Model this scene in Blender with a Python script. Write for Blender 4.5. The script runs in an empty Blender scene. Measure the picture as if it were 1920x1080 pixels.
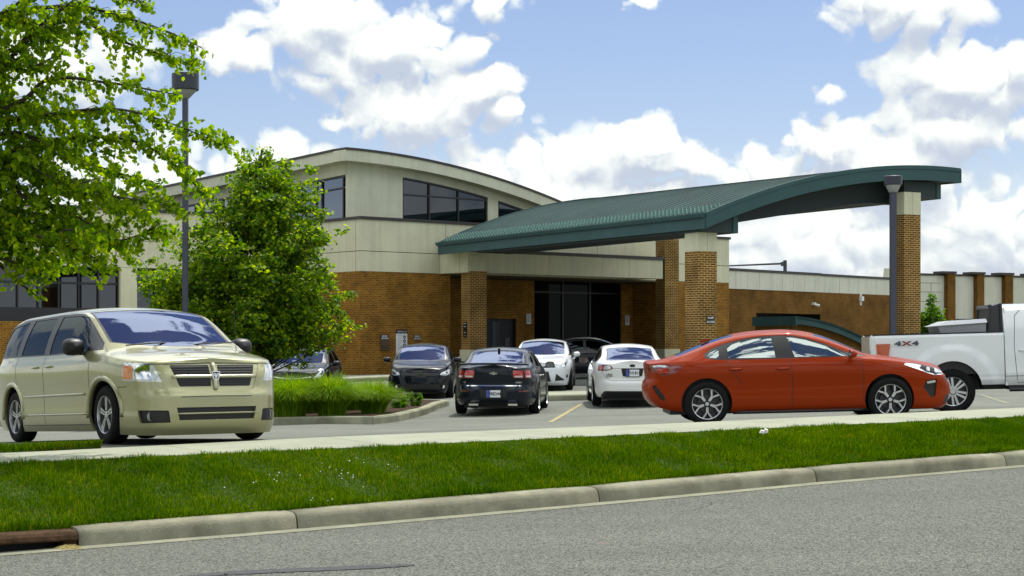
import bpy, math, random
import numpy as np
from math import sin, cos, pi, radians, sqrt, atan2
from mathutils import Vector, Matrix
random.seed(7)
rng = np.random.default_rng(5)
# ---------------------------------------------------------------- camera model
F = 3200.0; H = 1.6; Y0 = 640.0; CX = 960.0      # focal length in px of a 1920 px wide picture, eye height
def at(px, py, d):
    return ((px - CX) / F * d, d, H + (Y0 - py) / F * d)
scn = bpy.context.scene
COL = scn.collection
# ---------------------------------------------------------------- tagging
def tag(o, label=None, cat=None, group=None, kind=None):
    if label: o['label'] = label
    if cat: o['category'] = cat
    if group: o['group'] = group
    if kind: o['kind'] = kind
    return o
WLOC = {}
def empty(name, loc, rz=0.0, world=False):
    o = bpy.data.objects.new(name, None); COL.objects.link(o)
    o.empty_display_size = 0.2
    o.location = loc; o.rotation_euler = (0, 0, rz)
    if world: WLOC[o.name] = np.array(loc, float)
    return o
def thing(name, label, cat, loc, rz=0.0, group=None, world=False):
    return tag(empty(name, loc, rz, world), label, cat, group)
# ---------------------------------------------------------------- meshes
def mesh_obj(name, V, Fc, mat, parent=None, normals=None, uv=False, smooth=False):
    V = np.asarray(V, float).reshape(-1, 3)
    me = bpy.data.meshes.new(name)
    uvd = None
    if uv:
        uvd = []
        for f in Fc:
            p = V[list(f)]
            n = np.cross(p[1] - p[0], p[2] - p[0]) if len(f) == 3 else np.cross(p[2] - p[0], p[3] - p[1])
            l = np.linalg.norm(n); n = n / l if l > 0 else n
            if abs(n[2]) > .75:
                uvd += [(q[0], q[1]) for q in p]
            else:
                t = np.array([-n[1], n[0]]); t /= max(np.linalg.norm(t), 1e-9)
                uvd += [(q[0] * t[0] + q[1] * t[1], q[2]) for q in p]
    off = np.zeros(3)
    q = parent
    while q is not None:
        if q.name in WLOC: off = WLOC[q.name]; break
        q = q.parent
    V2 = V - off
    if isinstance(Fc, np.ndarray) and Fc.shape[0] > 3000:
        k = Fc.shape[1]; n = Fc.shape[0]
        me.vertices.add(len(V2)); me.vertices.foreach_set('co', V2.ravel())
        me.loops.add(n * k); me.loops.foreach_set('vertex_index', Fc.ravel().astype(np.int32))
        me.polygons.add(n); me.polygons.foreach_set('loop_start', np.arange(0, n * k, k, dtype=np.int32))
        me.update(calc_edges=True)
    else:
        me.from_pydata([tuple(v) for v in V2], [], [tuple(int(i) for i in f) for f in Fc])
        me.update()
    if uvd:
        l = me.uv_layers.new(name='UVMap')
        l.data.foreach_set('uv', np.array(uvd, dtype=np.float32).ravel())
    if smooth or normals is not None:
        me.polygons.foreach_set('use_smooth', [True] * len(me.polygons))
    if normals is not None:
        me.normals_split_custom_set_from_vertices([tuple(n) for n in normals])
    me.materials.append(mat)
    o = bpy.data.objects.new(name, me); COL.objects.link(o)
    if parent is not None: o.parent = parent
    return o
class Frame:
    """vertical wall frame: t runs along the wall, o outward (towards the street), z up"""
    def __init__(s, x, y, ux, uy):
        l = sqrt(ux * ux + uy * uy); s.x, s.y, s.ux, s.uy = x, y, ux / l, uy / l
        s.nx, s.ny = s.uy, -s.ux
    def p(s, t, o, z): return (s.x + s.ux * t + s.nx * o, s.y + s.uy * t + s.ny * o, z)
    def tpx(s, px, o=0.0):
        k = (px - CX) / F; x = s.x + s.nx * o; y = s.y + s.ny * o
        return (k * y - x) / (s.ux - k * s.uy)
    def zpy(s, px, py, o=0.0):
        y = s.p(s.tpx(px, o), o, 0)[1]
        return H + (Y0 - py) / F * y
class MB:
    def __init__(s): s.V = []; s.F = []
    def quad(s, a, b, c, d):
        n = len(s.V); s.V += [a, b, c, d]; s.F.append((n, n + 1, n + 2, n + 3)); return s
    def poly(s, pts):
        n = len(s.V); s.V += list(pts); s.F.append(tuple(range(n, n + len(pts)))); return s
    def hexa(s, P):
        n = len(s.V); s.V += list(P)
        for f in ((3, 2, 1, 0), (4, 5, 6, 7), (0, 1, 5, 4), (1, 2, 6, 5), (2, 3, 7, 6), (3, 0, 4, 7)):
            s.F.append(tuple(n + i for i in f))
        return s
    def box(s, x0, x1, y0, y1, z0, z1):
        return s.hexa([(x0, y0, z0), (x1, y0, z0), (x1, y1, z0), (x0, y1, z0), (x0, y0, z1), (x1, y0, z1), (x1, y1, z1), (x0, y1, z1)])
    def fbox(s, fr, t0, t1, o0, o1, z0, z1, z1b=None):
        zb = z1 if z1b is None else z1b
        return s.hexa([fr.p(t0, o1, z0), fr.p(t1, o1, z0), fr.p(t1, o0, z0), fr.p(t0, o0, z0), fr.p(t0, o1, z1), fr.p(t1, o1, zb), fr.p(t1, o0, zb), fr.p(t0, o0, z1)])
    def prism(s, pts, f):
        """pts 2D polygon; f(u,v,k) -> 3D for k=0,1"""
        n = len(s.V); m = len(pts)
        s.V += [f(u, v, 0) for u, v in pts] + [f(u, v, 1) for u, v in pts]
        s.F.append(tuple(n + i for i in range(m))[::-1]); s.F.append(tuple(n + m + i for i in range(m)))
        for i in range(m):
            j = (i + 1) % m
            s.F.append((n + i, n + j, n + m + j, n + m + i))
        return s
    def tube(s, pts, r, seg=8, r2=None):
        P = [Vector(p) for p in pts]; n0 = len(s.V); m = len(P)
        up = Vector((0, 0, 1))
        for i, p in enumerate(P):
            d = (P[min(i + 1, m - 1)] - P[max(i - 1, 0)]).normalized()
            a = d.cross(up)
            if a.length < 1e-3: a = Vector((1, 0, 0))
            a.normalize(); b = d.cross(a)
            rr = r if r2 is None else r + (r2 - r) * i / (m - 1)
            for k in range(seg):
                w = 2 * pi * k / seg; q = p + a * rr * cos(w) + b * rr * sin(w)
                s.V.append((q.x, q.y, q.z))
        for i in range(m - 1):
            for k in range(seg):
                k2 = (k + 1) % seg
                s.F.append((n0 + i * seg + k, n0 + i * seg + k2, n0 + (i + 1) * seg + k2, n0 + (i + 1) * seg + k))
        s.F.append(tuple(n0 + k for k in range(seg))[::-1]); s.F.append(tuple(n0 + (m - 1) * seg + k for k in range(seg)))
        return s
    def lathe(s, prof, seg=32, c=(0, 0, 0), axis='z'):
        n0 = len(s.V); m = len(prof)
        for r, h in prof:
            for k in range(seg):
                w = 2 * pi * k / seg
                if axis == 'z': s.V.append((c[0] + r * cos(w), c[1] + r * sin(w), c[2] + h))
                else: s.V.append((c[0] + r * cos(w), c[1] + h, c[2] + r * sin(w)))
        for i in range(m - 1):
            for k in range(seg):
                k2 = (k + 1) % seg
                f = (n0 + i * seg + k, n0 + i * seg + k2, n0 + (i + 1) * seg + k2, n0 + (i + 1) * seg + k)
                s.F.append(f if axis == 'z' else f[::-1])
        return s
    def build(s, name, mat, parent=None, uv=False, smooth=False):
        return mesh_obj(name, s.V, s.F, mat, parent, uv=uv, smooth=smooth)
def text_mesh(txt, size, f, bold=0.0):
    """returns MB of flat lettering; f(u,v)->3D, centred on 0,0"""
    cu = bpy.data.curves.new('t', 'FONT'); cu.body = txt; cu.size = size
    cu.align_x = 'CENTER'; cu.align_y = 'CENTER'; cu.resolution_u = 2; cu.offset = bold
    ob = bpy.data.objects.new('t', cu); COL.objects.link(ob)
    dg = bpy.context.evaluated_depsgraph_get(); me = bpy.data.meshes.new_from_object(ob.evaluated_get(dg))
    mb = MB()
    mb.V = [f(v.co.x, v.co.y) for v in me.vertices]; mb.F = [tuple(p.vertices) for p in me.polygons]
    bpy.data.objects.remove(ob); bpy.data.curves.remove(cu); bpy.data.meshes.remove(me)
    return mb
# ---------------------------------------------------------------- materials
def nodes(m):
    m.use_nodes = True; nt = m.node_tree
    return nt, nt.nodes['Principled BSDF']
def mat(name, col, rough=.6, metal=0, coat=0, spec=.5, var=0, vscale=3, bump=0, bscale=40, var2=None, streak=0):
    if rough >= .75 and spec == .5: spec = .12
    m = bpy.data.materials.new(name); nt, b = nodes(m); N = nt.nodes; L = nt.links
    b.inputs['Base Color'].default_value = (*col, 1); b.inputs['Roughness'].default_value = rough
    b.inputs['Metallic'].default_value = metal; b.inputs['Coat Weight'].default_value = coat
    b.inputs['Coat Roughness'].default_value = .03
    b.inputs['Specular IOR Level'].default_value = spec
    if var or bump:
        tc = N.new('ShaderNodeTexCoord')
    if var:
        n = N.new('ShaderNodeTexNoise'); n.inputs['Scale'].default_value = vscale; n.inputs['Detail'].default_value = 6
        n.inputs['Roughness'].default_value = .65
        L.new(tc.outputs['Object'], n.inputs['Vector'])
        r = N.new('ShaderNodeValToRGB'); r.color_ramp.elements[0].position = .3; r.color_ramp.elements[1].position = .7
        c0 = tuple(c * (1 - var) for c in col); c1 = tuple(min(1, c * (1 + var)) for c in col)
        if var2: c0 = var2
        r.color_ramp.elements[0].color = (*c0, 1); r.color_ramp.elements[1].color = (*c1, 1)
        L.new(n.outputs['Fac'], r.inputs['Fac']); L.new(r.outputs['Color'], b.inputs['Base Color'])
        if streak:
            mp = N.new('ShaderNodeMapping'); mp.inputs['Scale'].default_value = (2.6, 2.6, .22); L.new(tc.outputs['Object'], mp.inputs[0])
            n5 = N.new('ShaderNodeTexNoise'); n5.inputs['Scale'].default_value = 1.6; n5.inputs['Detail'].default_value = 7; n5.inputs['Roughness'].default_value = .6; L.new(mp.outputs[0], n5.inputs['Vector'])
            mr = N.new('ShaderNodeMapRange'); mr.inputs[1].default_value = .34; mr.inputs[2].default_value = .56; mr.inputs[3].default_value = 1 - streak; mr.inputs[4].default_value = 1; L.new(n5.outputs['Fac'], mr.inputs[0])
            mx = N.new('ShaderNodeMix'); mx.data_type = 'RGBA'; mx.blend_type = 'MULTIPLY'; mx.inputs[0].default_value = 1
            L.new(r.outputs['Color'], mx.inputs[6]); L.new(mr.outputs[0], mx.inputs[7]); L.new(mx.outputs[2], b.inputs['Base Color'])
    if bump:
        n2 = N.new('ShaderNodeTexNoise'); n2.inputs['Scale'].default_value = bscale; n2.inputs['Detail'].default_value = 4
        L.new(tc.outputs['Object'], n2.inputs['Vector'])
        bp = N.new('ShaderNodeBump'); bp.inputs['Strength'].default_value = bump; bp.inputs['Distance'].default_value = .01
        L.new(n2.outputs['Fac'], bp.inputs['Height']); L.new(bp.outputs['Normal'], b.inputs['Normal'])
    return m
def brick_mat(name, c1, c2, mortar, w=.205, h=.0677, ms=.011):
    m = bpy.data.materials.new(name); nt, b = nodes(m); N = nt.nodes; L = nt.links
    uv = N.new('ShaderNodeUVMap'); uv.uv_map = 'UVMap'
    br = N.new('ShaderNodeTexBrick'); br.inputs['Scale'].default_value = 1
    br.inputs['Brick Width'].default_value = w; br.inputs['Row Height'].default_value = h; br.inputs['Mortar Size'].default_value = ms
    br.inputs['Mortar Smooth'].default_value = .1; br.inputs['Bias'].default_value = -.1
    br.inputs['Color1'].default_value = (*c1, 1); br.inputs['Color2'].default_value = (*c2, 1); br.inputs['Mortar'].default_value = (*mortar, 1)
    L.new(uv.outputs['UV'], br.inputs['Vector'])
    n = N.new('ShaderNodeTexNoise'); n.inputs['Scale'].default_value = .9; n.inputs['Detail'].default_value = 7; n.inputs['Roughness'].default_value = .7
    L.new(uv.outputs['UV'], n.inputs['Vector'])
    mr = N.new('ShaderNodeMapRange'); mr.inputs[1].default_value = .3; mr.inputs[2].default_value = .7; mr.inputs[3].default_value = .55; mr.inputs[4].default_value = 1.42
    L.new(n.outputs['Fac'], mr.inputs[0])
    mx = N.new('ShaderNodeMix'); mx.data_type = 'RGBA'; mx.blend_type = 'MULTIPLY'; mx.inputs[0].default_value = 1
    L.new(br.outputs['Color'], mx.inputs[6]); L.new(mr.outputs[0], mx.inputs[7]); L.new(mx.outputs[2], b.inputs['Base Color'])
    bp = N.new('ShaderNodeBump'); bp.inputs['Strength'].default_value = .5; bp.inputs['Distance'].default_value = .01; bp.invert = True
    L.new(br.outputs['Fac'], bp.inputs['Height']); L.new(bp.outputs['Normal'], b.inputs['Normal'])
    b.inputs['Roughness'].default_value = .85; b.inputs['Specular IOR Level'].default_value = .1
    return m
def leaf_mat(name, c0, c1, c2, trans=.45, spec=.25, patch=False):
    m = bpy.data.materials.new(name); nt, b = nodes(m); N = nt.nodes; L = nt.links
    g = N.new('ShaderNodeNewGeometry')
    r = N.new('ShaderNodeValToRGB'); e = r.color_ramp.elements
    e[0].position = 0; e[0].color = (*c0, 1); e[1].position = 1; e[1].color = (*c2, 1); k = e.new(.5); k.color = (*c1, 1)
    L.new(g.outputs['Random Per Island'], r.inputs['Fac'])
    if patch:
        e[-1].position = .95; q = e.new(.985); q.color = (.20, .20, .03, 1)
    tr = N.new('ShaderNodeBsdfTranslucent'); mx = N.new('ShaderNodeMixShader'); mx.inputs[0].default_value = trans
    hs = N.new('ShaderNodeHueSaturation'); hs.inputs['Saturation'].default_value = 1.15; hs.inputs['Value'].default_value = 1.9
    if patch:
        tc = N.new('ShaderNodeTexCoord'); n = N.new('ShaderNodeTexNoise'); n.inputs['Scale'].default_value = 1.1; n.inputs['Detail'].default_value = 6; n.inputs['Roughness'].default_value = .65
        L.new(tc.outputs['Object'], n.inputs['Vector']); r2 = N.new('ShaderNodeValToRGB'); r2.color_ramp.elements[0].position = .35; r2.color_ramp.elements[0].color = (.62, .72, .7, 1)
        r2.color_ramp.elements[1].position = .68; r2.color_ramp.elements[1].color = (1.5, 1.22, 1.3, 1); L.new(n.outputs['Fac'], r2.inputs['Fac'])
        mp = N.new('ShaderNodeMix'); mp.data_type = 'RGBA'; mp.blend_type = 'MULTIPLY'; mp.inputs[0].default_value = 1; L.new(r.outputs['Color'], mp.inputs[6]); L.new(r2.outputs['Color'], mp.inputs[7])
        class _r: outputs = {'Color': mp.outputs[2]}
        r = _r
    L.new(r.outputs['Color'], b.inputs['Base Color']); L.new(r.outputs['Color'], hs.inputs['Color']); L.new(hs.outputs['Color'], tr.inputs['Color'])
    b.inputs['Roughness'].default_value = .5; b.inputs['Specular IOR Level'].default_value = spec
    L.new(b.outputs[0], mx.inputs[1]); L.new(tr.outputs[0], mx.inputs[2])
    L.new(mx.outputs[0], N['Material Output'].inputs['Surface'])
    return m
def glass_mat(name, tint=(.25, .28, .3), refl=.25, gloss=(.85, .92, 1), mxr=1.0):
    m = bpy.data.materials.new(name); nt, b = nodes(m); N = nt.nodes; L = nt.links
    N.remove(b)
    tr = N.new('ShaderNodeBsdfTransparent'); tr.inputs[0].default_value = (*tint, 1)
    gl = N.new('ShaderNodeBsdfGlossy'); gl.inputs['Roughness'].default_value = .015; gl.inputs['Color'].default_value = (*gloss, 1)
    lw = N.new('ShaderNodeFresnel'); lw.inputs['IOR'].default_value = 1.45
    mr = N.new('ShaderNodeMapRange'); mr.inputs[3].default_value = refl; mr.inputs[4].default_value = mxr
    L.new(lw.outputs[0], mr.inputs[0])
    mx = N.new('ShaderNodeMixShader'); L.new(mr.outputs[0], mx.inputs[0]); L.new(tr.outputs[0], mx.inputs[1]); L.new(gl.outputs[0], mx.inputs[2])
    L.new(mx.outputs[0], N['Material Output'].inputs['Surface'])
    return m
def asphalt_mat(name, dark, light, scale=90, patch=.25, streak=None):
    m = bpy.data.materials.new(name); nt, b = nodes(m); N = nt.nodes; L = nt.links
    tc = N.new('ShaderNodeTexCoord')
    v = N.new('ShaderNodeTexVoronoi'); v.inputs['Scale'].default_value = scale
    L.new(tc.outputs['Object'], v.inputs['Vector'])
    bw = N.new('ShaderNodeRGBToBW'); L.new(v.outputs['Color'], bw.inputs[0])
    r = N.new('ShaderNodeValToRGB'); r.color_ramp.elements[0].position = .2; r.color_ramp.elements[1].position = .85
    r.color_ramp.elements[0].color = (*dark, 1); r.color_ramp.elements[1].color = (*light, 1)
    L.new(bw.outputs[0], r.inputs['Fac'])
    n = N.new('ShaderNodeTexNoise'); n.inputs['Scale'].default_value = .35; n.inputs['Detail'].default_value = 8; n.inputs['Roughness'].default_value = .6
    mp = N.new('ShaderNodeMapping'); mp.inputs['Rotation'].default_value = (0, 0, radians(-20 if streak else 0)); mp.inputs['Scale'].default_value = (.35 if streak else 1, 1.6 if streak else 1, 1)
    L.new(tc.outputs['Object'], mp.inputs[0]); L.new(mp.outputs[0], n.inputs['Vector'])
    mr = N.new('ShaderNodeMapRange'); mr.inputs[1].default_value = .3; mr.inputs[2].default_value = .7; mr.inputs[3].default_value = 1 - patch; mr.inputs[4].default_value = 1 + patch
    L.new(n.outputs['Fac'], mr.inputs[0])
    mx = N.new('ShaderNodeMix'); mx.data_type = 'RGBA'; mx.blend_type = 'MULTIPLY'; mx.inputs[0].default_value = 1
    L.new(r.outputs['Color'], mx.inputs[6]); L.new(mr.outputs[0], mx.inputs[7]); L.new(mx.outputs[2], b.inputs['Base Color'])
    bp = N.new('ShaderNodeBump'); bp.inputs['Strength'].default_value = .6; bp.inputs['Distance'].default_value = .004
    L.new(bw.outputs[0], bp.inputs['Height']); L.new(bp.outputs['Normal'], b.inputs['Normal'])
    b.inputs['Roughness'].default_value = .9; b.inputs['Specular IOR Level'].default_value = .15
    return m
M = {}
M['asphalt'] = asphalt_mat('asphalt', (0.0385, 0.0406, 0.0336), (0.1953, 0.2023, 0.1739), 85, .14, True)
M['lot'] = asphalt_mat('lot_asphalt', (0.1237, 0.129, 0.1087), (0.18, 0.1875, 0.1613), 60, .22)
M['concrete'] = mat('concrete', (0.2888, 0.3002, 0.228), .85, var=.14, vscale=1.1, bump=.2, bscale=60)
M['curb'] = mat('curb_concrete', (.27, .262, .19), .9, var=.2, vscale=2.2, bump=.6, bscale=70, var2=(.15, .142, .098))
M['gutter'] = mat('gutter_concrete', (0.2295, 0.2295, 0.17), .9, var=.2, vscale=3, bump=.3)
M['lcurb'] = mat('lot_curb_concrete', (0.289, 0.289, 0.204), .9, var=.2, vscale=1.4, bump=.4, var2=(0.1615, 0.1615, 0.1105))
M['mulch'] = mat('mulch', (.045, .026, .016), .95, var=.5, vscale=30, bump=1, bscale=60)
M['soil'] = mat('soil', (.035, .06, .01), .95, var=.4, vscale=12)
M['far_ground'] = mat('far_ground', (.12, .14, .07), .95, var=.3, vscale=.05)
M['beige'] = mat('beige_panel', (.63, .615, .44), .8, var=.1, vscale=.5, streak=.11)
M['beige2'] = mat('beige_fascia', (.60, .60, .46), .8, var=.09, vscale=.6, streak=.08)
M['whitepanel'] = mat('white_panel', (.62, .62, .52), .8, var=.07, vscale=.6, streak=.09)
M['coping'] = mat('brown_coping', (.035, .03, .028), .5)
M['brick'] = brick_mat('brick', (.25, .098, .012), (.115, .042, .006), (.30, .19, .05))
M['brick_col'] = brick_mat('pillar_brick', (.17, .07, .011), (.085, .036, .007), (.43, .30, .12), ms=.013)
M['brick_dark'] = brick_mat('brown_brick', (.16, .075, .015), (.125, .055, .011), (.16, .09, .025))
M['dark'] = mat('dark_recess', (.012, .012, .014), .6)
M['wglass'] = glass_mat('window_glass', (0, 0, 0), .09, (.72, .78, .9), .32)
M['eglass'] = mat('entrance_glass', (.004, .005, .007), .05, spec=.05)
M['wframe'] = mat('window_frame', (.015, .015, .018), .4)
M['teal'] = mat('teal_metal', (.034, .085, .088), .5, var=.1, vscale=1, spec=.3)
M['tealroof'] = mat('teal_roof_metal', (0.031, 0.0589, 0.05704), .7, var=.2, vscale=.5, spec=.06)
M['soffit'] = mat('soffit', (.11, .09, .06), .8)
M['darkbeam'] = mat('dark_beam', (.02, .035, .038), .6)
M['pole'] = mat('pole_paint', (.055, .058, .085), .45, metal=.2)
M['head'] = mat('lamp_housing', (.035, .04, .055), .4, metal=.2)
M['lens'] = mat('lamp_lens', (.36, .37, .38), .2)
M['white'] = mat('white_paint', (.75, .75, .73), .5)
M['black'] = mat('black_plastic', (.01, .01, .011), .45)
M['tyre'] = mat('tyre_rubber', (.008, .008, .008), .85, spec=.2, bump=.3, bscale=80)
M['rim'] = mat('alloy', (.55, .56, .57), .28, metal=.9)
M['rimdark'] = mat('dark_alloy', (.05, .05, .055), .4, metal=.7)
M['chrome'] = mat('chrome', (.8, .8, .8), .08, metal=1)
M['signblue'] = mat('sign_blue', (.01, .015, .035), .4)
M['rust'] = mat('rusty_iron', (.060, .034, .018), .9, var=.5, vscale=9, bump=.7, bscale=60)
M['yellow'] = mat('yellow_paint', (.33, .29, .15), .85, var=.3, vscale=8)
M['bark'] = mat('bark', (.055, .045, .035), .9, bump=.8, bscale=30)
M['litter'] = mat('litter', (.8, .75, .72), .6)
M['debris'] = mat('debris', (.28, .23, .09), .9, var=.4, vscale=30, bump=1, bscale=80)
M['box_brown'] = mat('return_box_metal', (.085, .06, .035), .5, metal=.3)
M['plate_w'] = mat('plate_white', (.7, .72, .75), .4)
M['plate_b'] = mat('plate_blue', (.05, .08, .3), .4)
M['red_l'] = mat('red_lens', (.42, .022, .012), .1, coat=1)
M['red_d'] = mat('dark_red_lens', (.17, .012, .01), .1, coat=1)
M['clear_l'] = mat('clear_lens', (.6, .62, .62), .08, coat=1, metal=.25)
M['amber'] = mat('amber_lens', (.7, .22, .02), .15, coat=1)
M['seat'] = mat('seat_fabric', (.09, .09, .10), .9)
M['interior'] = mat('cabin_trim', (.02, .02, .024), .8)
M['glass'] = glass_mat('car_glass', (.10, .12, .16), .30, (.50, .56, .80))
M['glass_side'] = glass_mat('car_side_glass', (.10, .12, .12), .02, (.45, .5, .52))
M['glass_light'] = glass_mat('red_car_side_glass', (.55, .58, .56), .38, (.8, .88, .85))
M['glass_dark'] = glass_mat('privacy_glass', (.02, .02, .025), .02, (.4, .45, .5))
M['lens_cover'] = glass_mat('lamp_cover', (.8, .82, .84), .08)
M['leaf1'] = leaf_mat('near_leaf', (.060, .135, .002), (.14, .245, .002), (.32, .40, .004), .6, .15)
M['leaf2'] = leaf_mat('maple_leaf', (.030, .085, .002), (.085, .18, .003), (.34, .42, .008), .52)
M['leaf3'] = leaf_mat('shrub_leaf', (.04, .10, .01), (.08, .17, .015), (.13, .24, .02), .4)
M['grass'] = leaf_mat('grass_blade', (.027, .078, .0005), (.052, .13, .0007), (.13, .21, .002), .3, 0, patch=True)
M['tallgrass'] = leaf_mat('tall_grass_blade', (.06, .14, .001), (.12, .24, .003), (.30, .38, .03), .45, .1)
def paint(name, c, metal=.0, rough=.35, flake=0, spec=.4):
    return mat(name, c, rough, metal=metal, coat=flake or 1, spec=spec)
M['p_van'] = paint('champagne_paint', (.37, .355, .19), .6, .33, .9)
M['p_van_trim'] = paint('champagne_trim', (.52, .51, .36), .45, .25)
M['p_red'] = paint('orange_red_paint', (.27, .026, .0003), .0, .4, .28, .05)
M['p_black'] = paint('black_paint', (.003, .004, .008), 0, .3, .5, .1)
M['p_navy'] = paint('dark_navy_paint', (.003, .006, .013), 0, .3, .5, .12)
M['p_white'] = paint('white_paint_car', (.78, .79, .77), 0, .35)
M['p_silver'] = paint('silver_white_paint', (.66, .68, .70), .15, .35)
M['p_truck'] = paint('truck_white_paint', (.72, .74, .74), 0, .35)
M['reflector_dim'] = mat('fog_glass', (.25, .26, .24), .15, metal=.5)
M['mirror'] = mat('mirror_glass', (.22, .24, .27), .1, metal=1)
M['orange_l'] = mat('orange_lens', (.45, .07, .01), .15, coat=.6)
M['reflector'] = mat('reflector', (.85, .85, .85), .12, metal=1)
# ---------------------------------------------------------------- ground heights
def interp(x, xs, ys): return float(np.interp(x, xs, ys))
LBX = np.array([15, 20, 22, 25.6, 31, 36.5, 42, 46, 50, 58, 90, 140]); LBZ = np.array([.56, .52, .44, .29, .10, .0, .03, .09, .15, .30, .45, .45])
_k = np.linspace(10, 145, 541); _z = np.interp(_k, LBX, LBZ)
for _ in range(60): _z[1:-1] = (_z[:-2] + 2 * _z[1:-1] + _z[2:]) / 4
def zlot(X, Y):
    return interp(Y, _k, _z) + .024 * max(-20, min(X, 25))
def zroad(X): return .024 * X
SWN = lambda X: 18.88 + .516 * X      # near edge of the pavement (world Y for world X)
SWF = lambda X: 20.79 + .516 * X      # far edge
XS = [-40, -4.9, -1.8, 1.99, 6.7, 40]
def zswn(X): return interp(X, XS, [.2, .435, .478, .543, .616, 1.1])
def zswf(X): return interp(X, [-40, -5.4, -1.98, 2.19, 7.38, 40], [.2, .419, .50, .553, .647, 1.1])
# curb line (bottom of its street face), world points
def road_pt(px, py):
    # intersect view ray with road plane z=.024X
    k = (px - CX) / F; j = (Y0 - py) / F
    d = H / (.024 * k - j)
    return np.array([k * d, d])
CB = [road_pt(148, 1027), road_pt(560, 994), road_pt(1127, 944), road_pt(1534, 906), road_pt(1890, 876)]
dirA = (CB[0] - CB[1]); dirA /= np.linalg.norm(dirA); dirB = CB[-1] - CB[-2]; dirB /= np.linalg.norm(dirB)
CURB = [CB[0] + dirA * 14, CB[0] + dirA * 1.7] + CB + [CB[-1] + dirB * 3.05, CB[-1] + dirB * 9, CB[-1] + dirB * 25]
cum = np.concatenate([[0], np.cumsum([np.linalg.norm(CURB[i + 1] - CURB[i]) for i in range(len(CURB) - 1)])])
def curb_p(s):
    return np.array([np.interp(s, cum, [c[0] for c in CURB]), np.interp(s, cum, [c[1] for c in CURB])])
def curb_n(s):
    a = curb_p(max(0, s - .8)); b = curb_p(min(cum[-1], s + .8)); d = (b - a) / np.linalg.norm(b - a)
    return np.array([-d[1], d[0]])        # away from the street
NS = 90
ss = np.linspace(0, cum[-1], NS)
def strip(name, matl, rows, **k):
    """rows: list of lists of points"""
    mb = MB()
    n = len(rows[0])
    for r in rows: mb.V += [tuple(p) for p in r]
    for i in range(len(rows) - 1):
        for j in range(n - 1):
            mb.F.append((i * n + j, i * n + j + 1, (i + 1) * n + j + 1, (i + 1) * n + j))
    return mb.build(name, matl, **k)
# far ground, road
mb = MB(); R = 1500
mb.quad((-R, -R, -1.2), (R, -R, -1.2), (R, R, -1.2), (-R, R, -1.2)); g = mb.build('ground', M['far_ground']); tag(g, kind='structure')
xs = np.linspace(-40, 60, 41)
rows = []
for s in ss:
    c = curb_p(s); rows.append([(c[0] + (k * 4.0) * .45, c[1] - k * 4.0, zroad(c[0] + k * 1.8)) for k in range(0, 9)])
road = strip('road', M['asphalt'], rows); tag(road, kind='structure')
# gutter (pale smooth strip) 4 mm above the road
gut = []
for s in ss:
    c = curb_p(s); n = curb_n(s)
    a = c - n * .15; gut.append([(a[0], a[1], zroad(a[0]) + .004), (c[0] + n[0] * .02, c[1] + n[1] * .02, zroad(c[0]) + .012)])
tag(strip('gutter', M['gutter'], gut), kind='structure')
# kerb sections with rounded nose and open joints
kerb = []
inlet_s = (cum[1] - .25, cum[2])
joints = [cum[0], cum[1] - .25, cum[2]] + [cum[i] for i in (3, 4, 5, 6, 7)]
joints = [cum[0], cum[0] + 4, cum[0] + 8, inlet_s[0]] + [cum[2], cum[3], cum[4], cum[5], cum[6], cum[7], cum[8], cum[8] + 3, cum[8] + 6, cum[9]]
prof = [(0, -.12), (0.0, .0), (.012, .045), (.028, .10), (.045, .132), (.075, .148), (.12, .155), (.26, .158), (.27, .0)]
kmat = M['curb']
mb = MB()
for a, b in zip(joints[:-1], joints[1:]):
    if abs(a - inlet_s[0]) < 1e-6: continue
    st = np.linspace(a + .008, b - .008, 8); n0 = len(mb.V)
    for s in st:
        c = curb_p(s); n = curb_n(s)
        for (o, z) in prof:
            e = .012 * (1 if (s in (st[0], st[-1])) else 0)
            mb.V.append((c[0] + n[0] * (o + e), c[1] + n[1] * (o + e), zroad(c[0]) + z - e * .6))
    m = len(prof)
    for i in range(len(st) - 1):
        for j in range(m - 1):
            mb.F.append((n0 + i * m + j, n0 + (i + 1) * m + j, n0 + (i + 1) * m + j + 1, n0 + i * m + j + 1))
    mb.F.append(tuple(n0 + j for j in range(m))); mb.F.append(tuple(n0 + (len(st) - 1) * m + j for j in range(m))[::-1])
k = mb.build('kerb', kmat); tag(k, kind='structure')
k.data.polygons.foreach_set('use_smooth', [len(p.vertices) == 4 for p in k.data.polygons])
# verge between kerb and pavement
NV = 110
def line_sw_hit(c, n, far=False):
    # distance along n from c to pavement edge Y = a + .333 X
    a = (20.79 if far else 18.88)
    return (a + .516 * c[0] - c[1]) / (n[1] - .516 * n[0])
def verge_point(s, q):
    c = curb_p(s); n = curb_n(s); L = line_sw_hit(c, n)
    b0 = c + n * .25; X1 = c + n * L
    P = b0 + (X1 - b0) * q
    z0 = zroad(c[0]) + .13; z1 = zswn(X1[0]) - .01
    z = z0 + (z1 - z0) * (q * .82 + .18 * (3 * q * q - 2 * q ** 3)) + .05 * sin(pi * min(1, q * 1.0)) * (1 - q) 
    return P[0], P[1], z
svis = np.linspace(cum[1] - 3, cum[7] + 3, NV)
rows = [[verge_point(s, q) for q in np.linspace(0, 1, 10)] for s in np.linspace(0, cum[-1] - 8, 120)]
tag(strip('verge_soil', M['soil'], rows), kind='structure')
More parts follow.
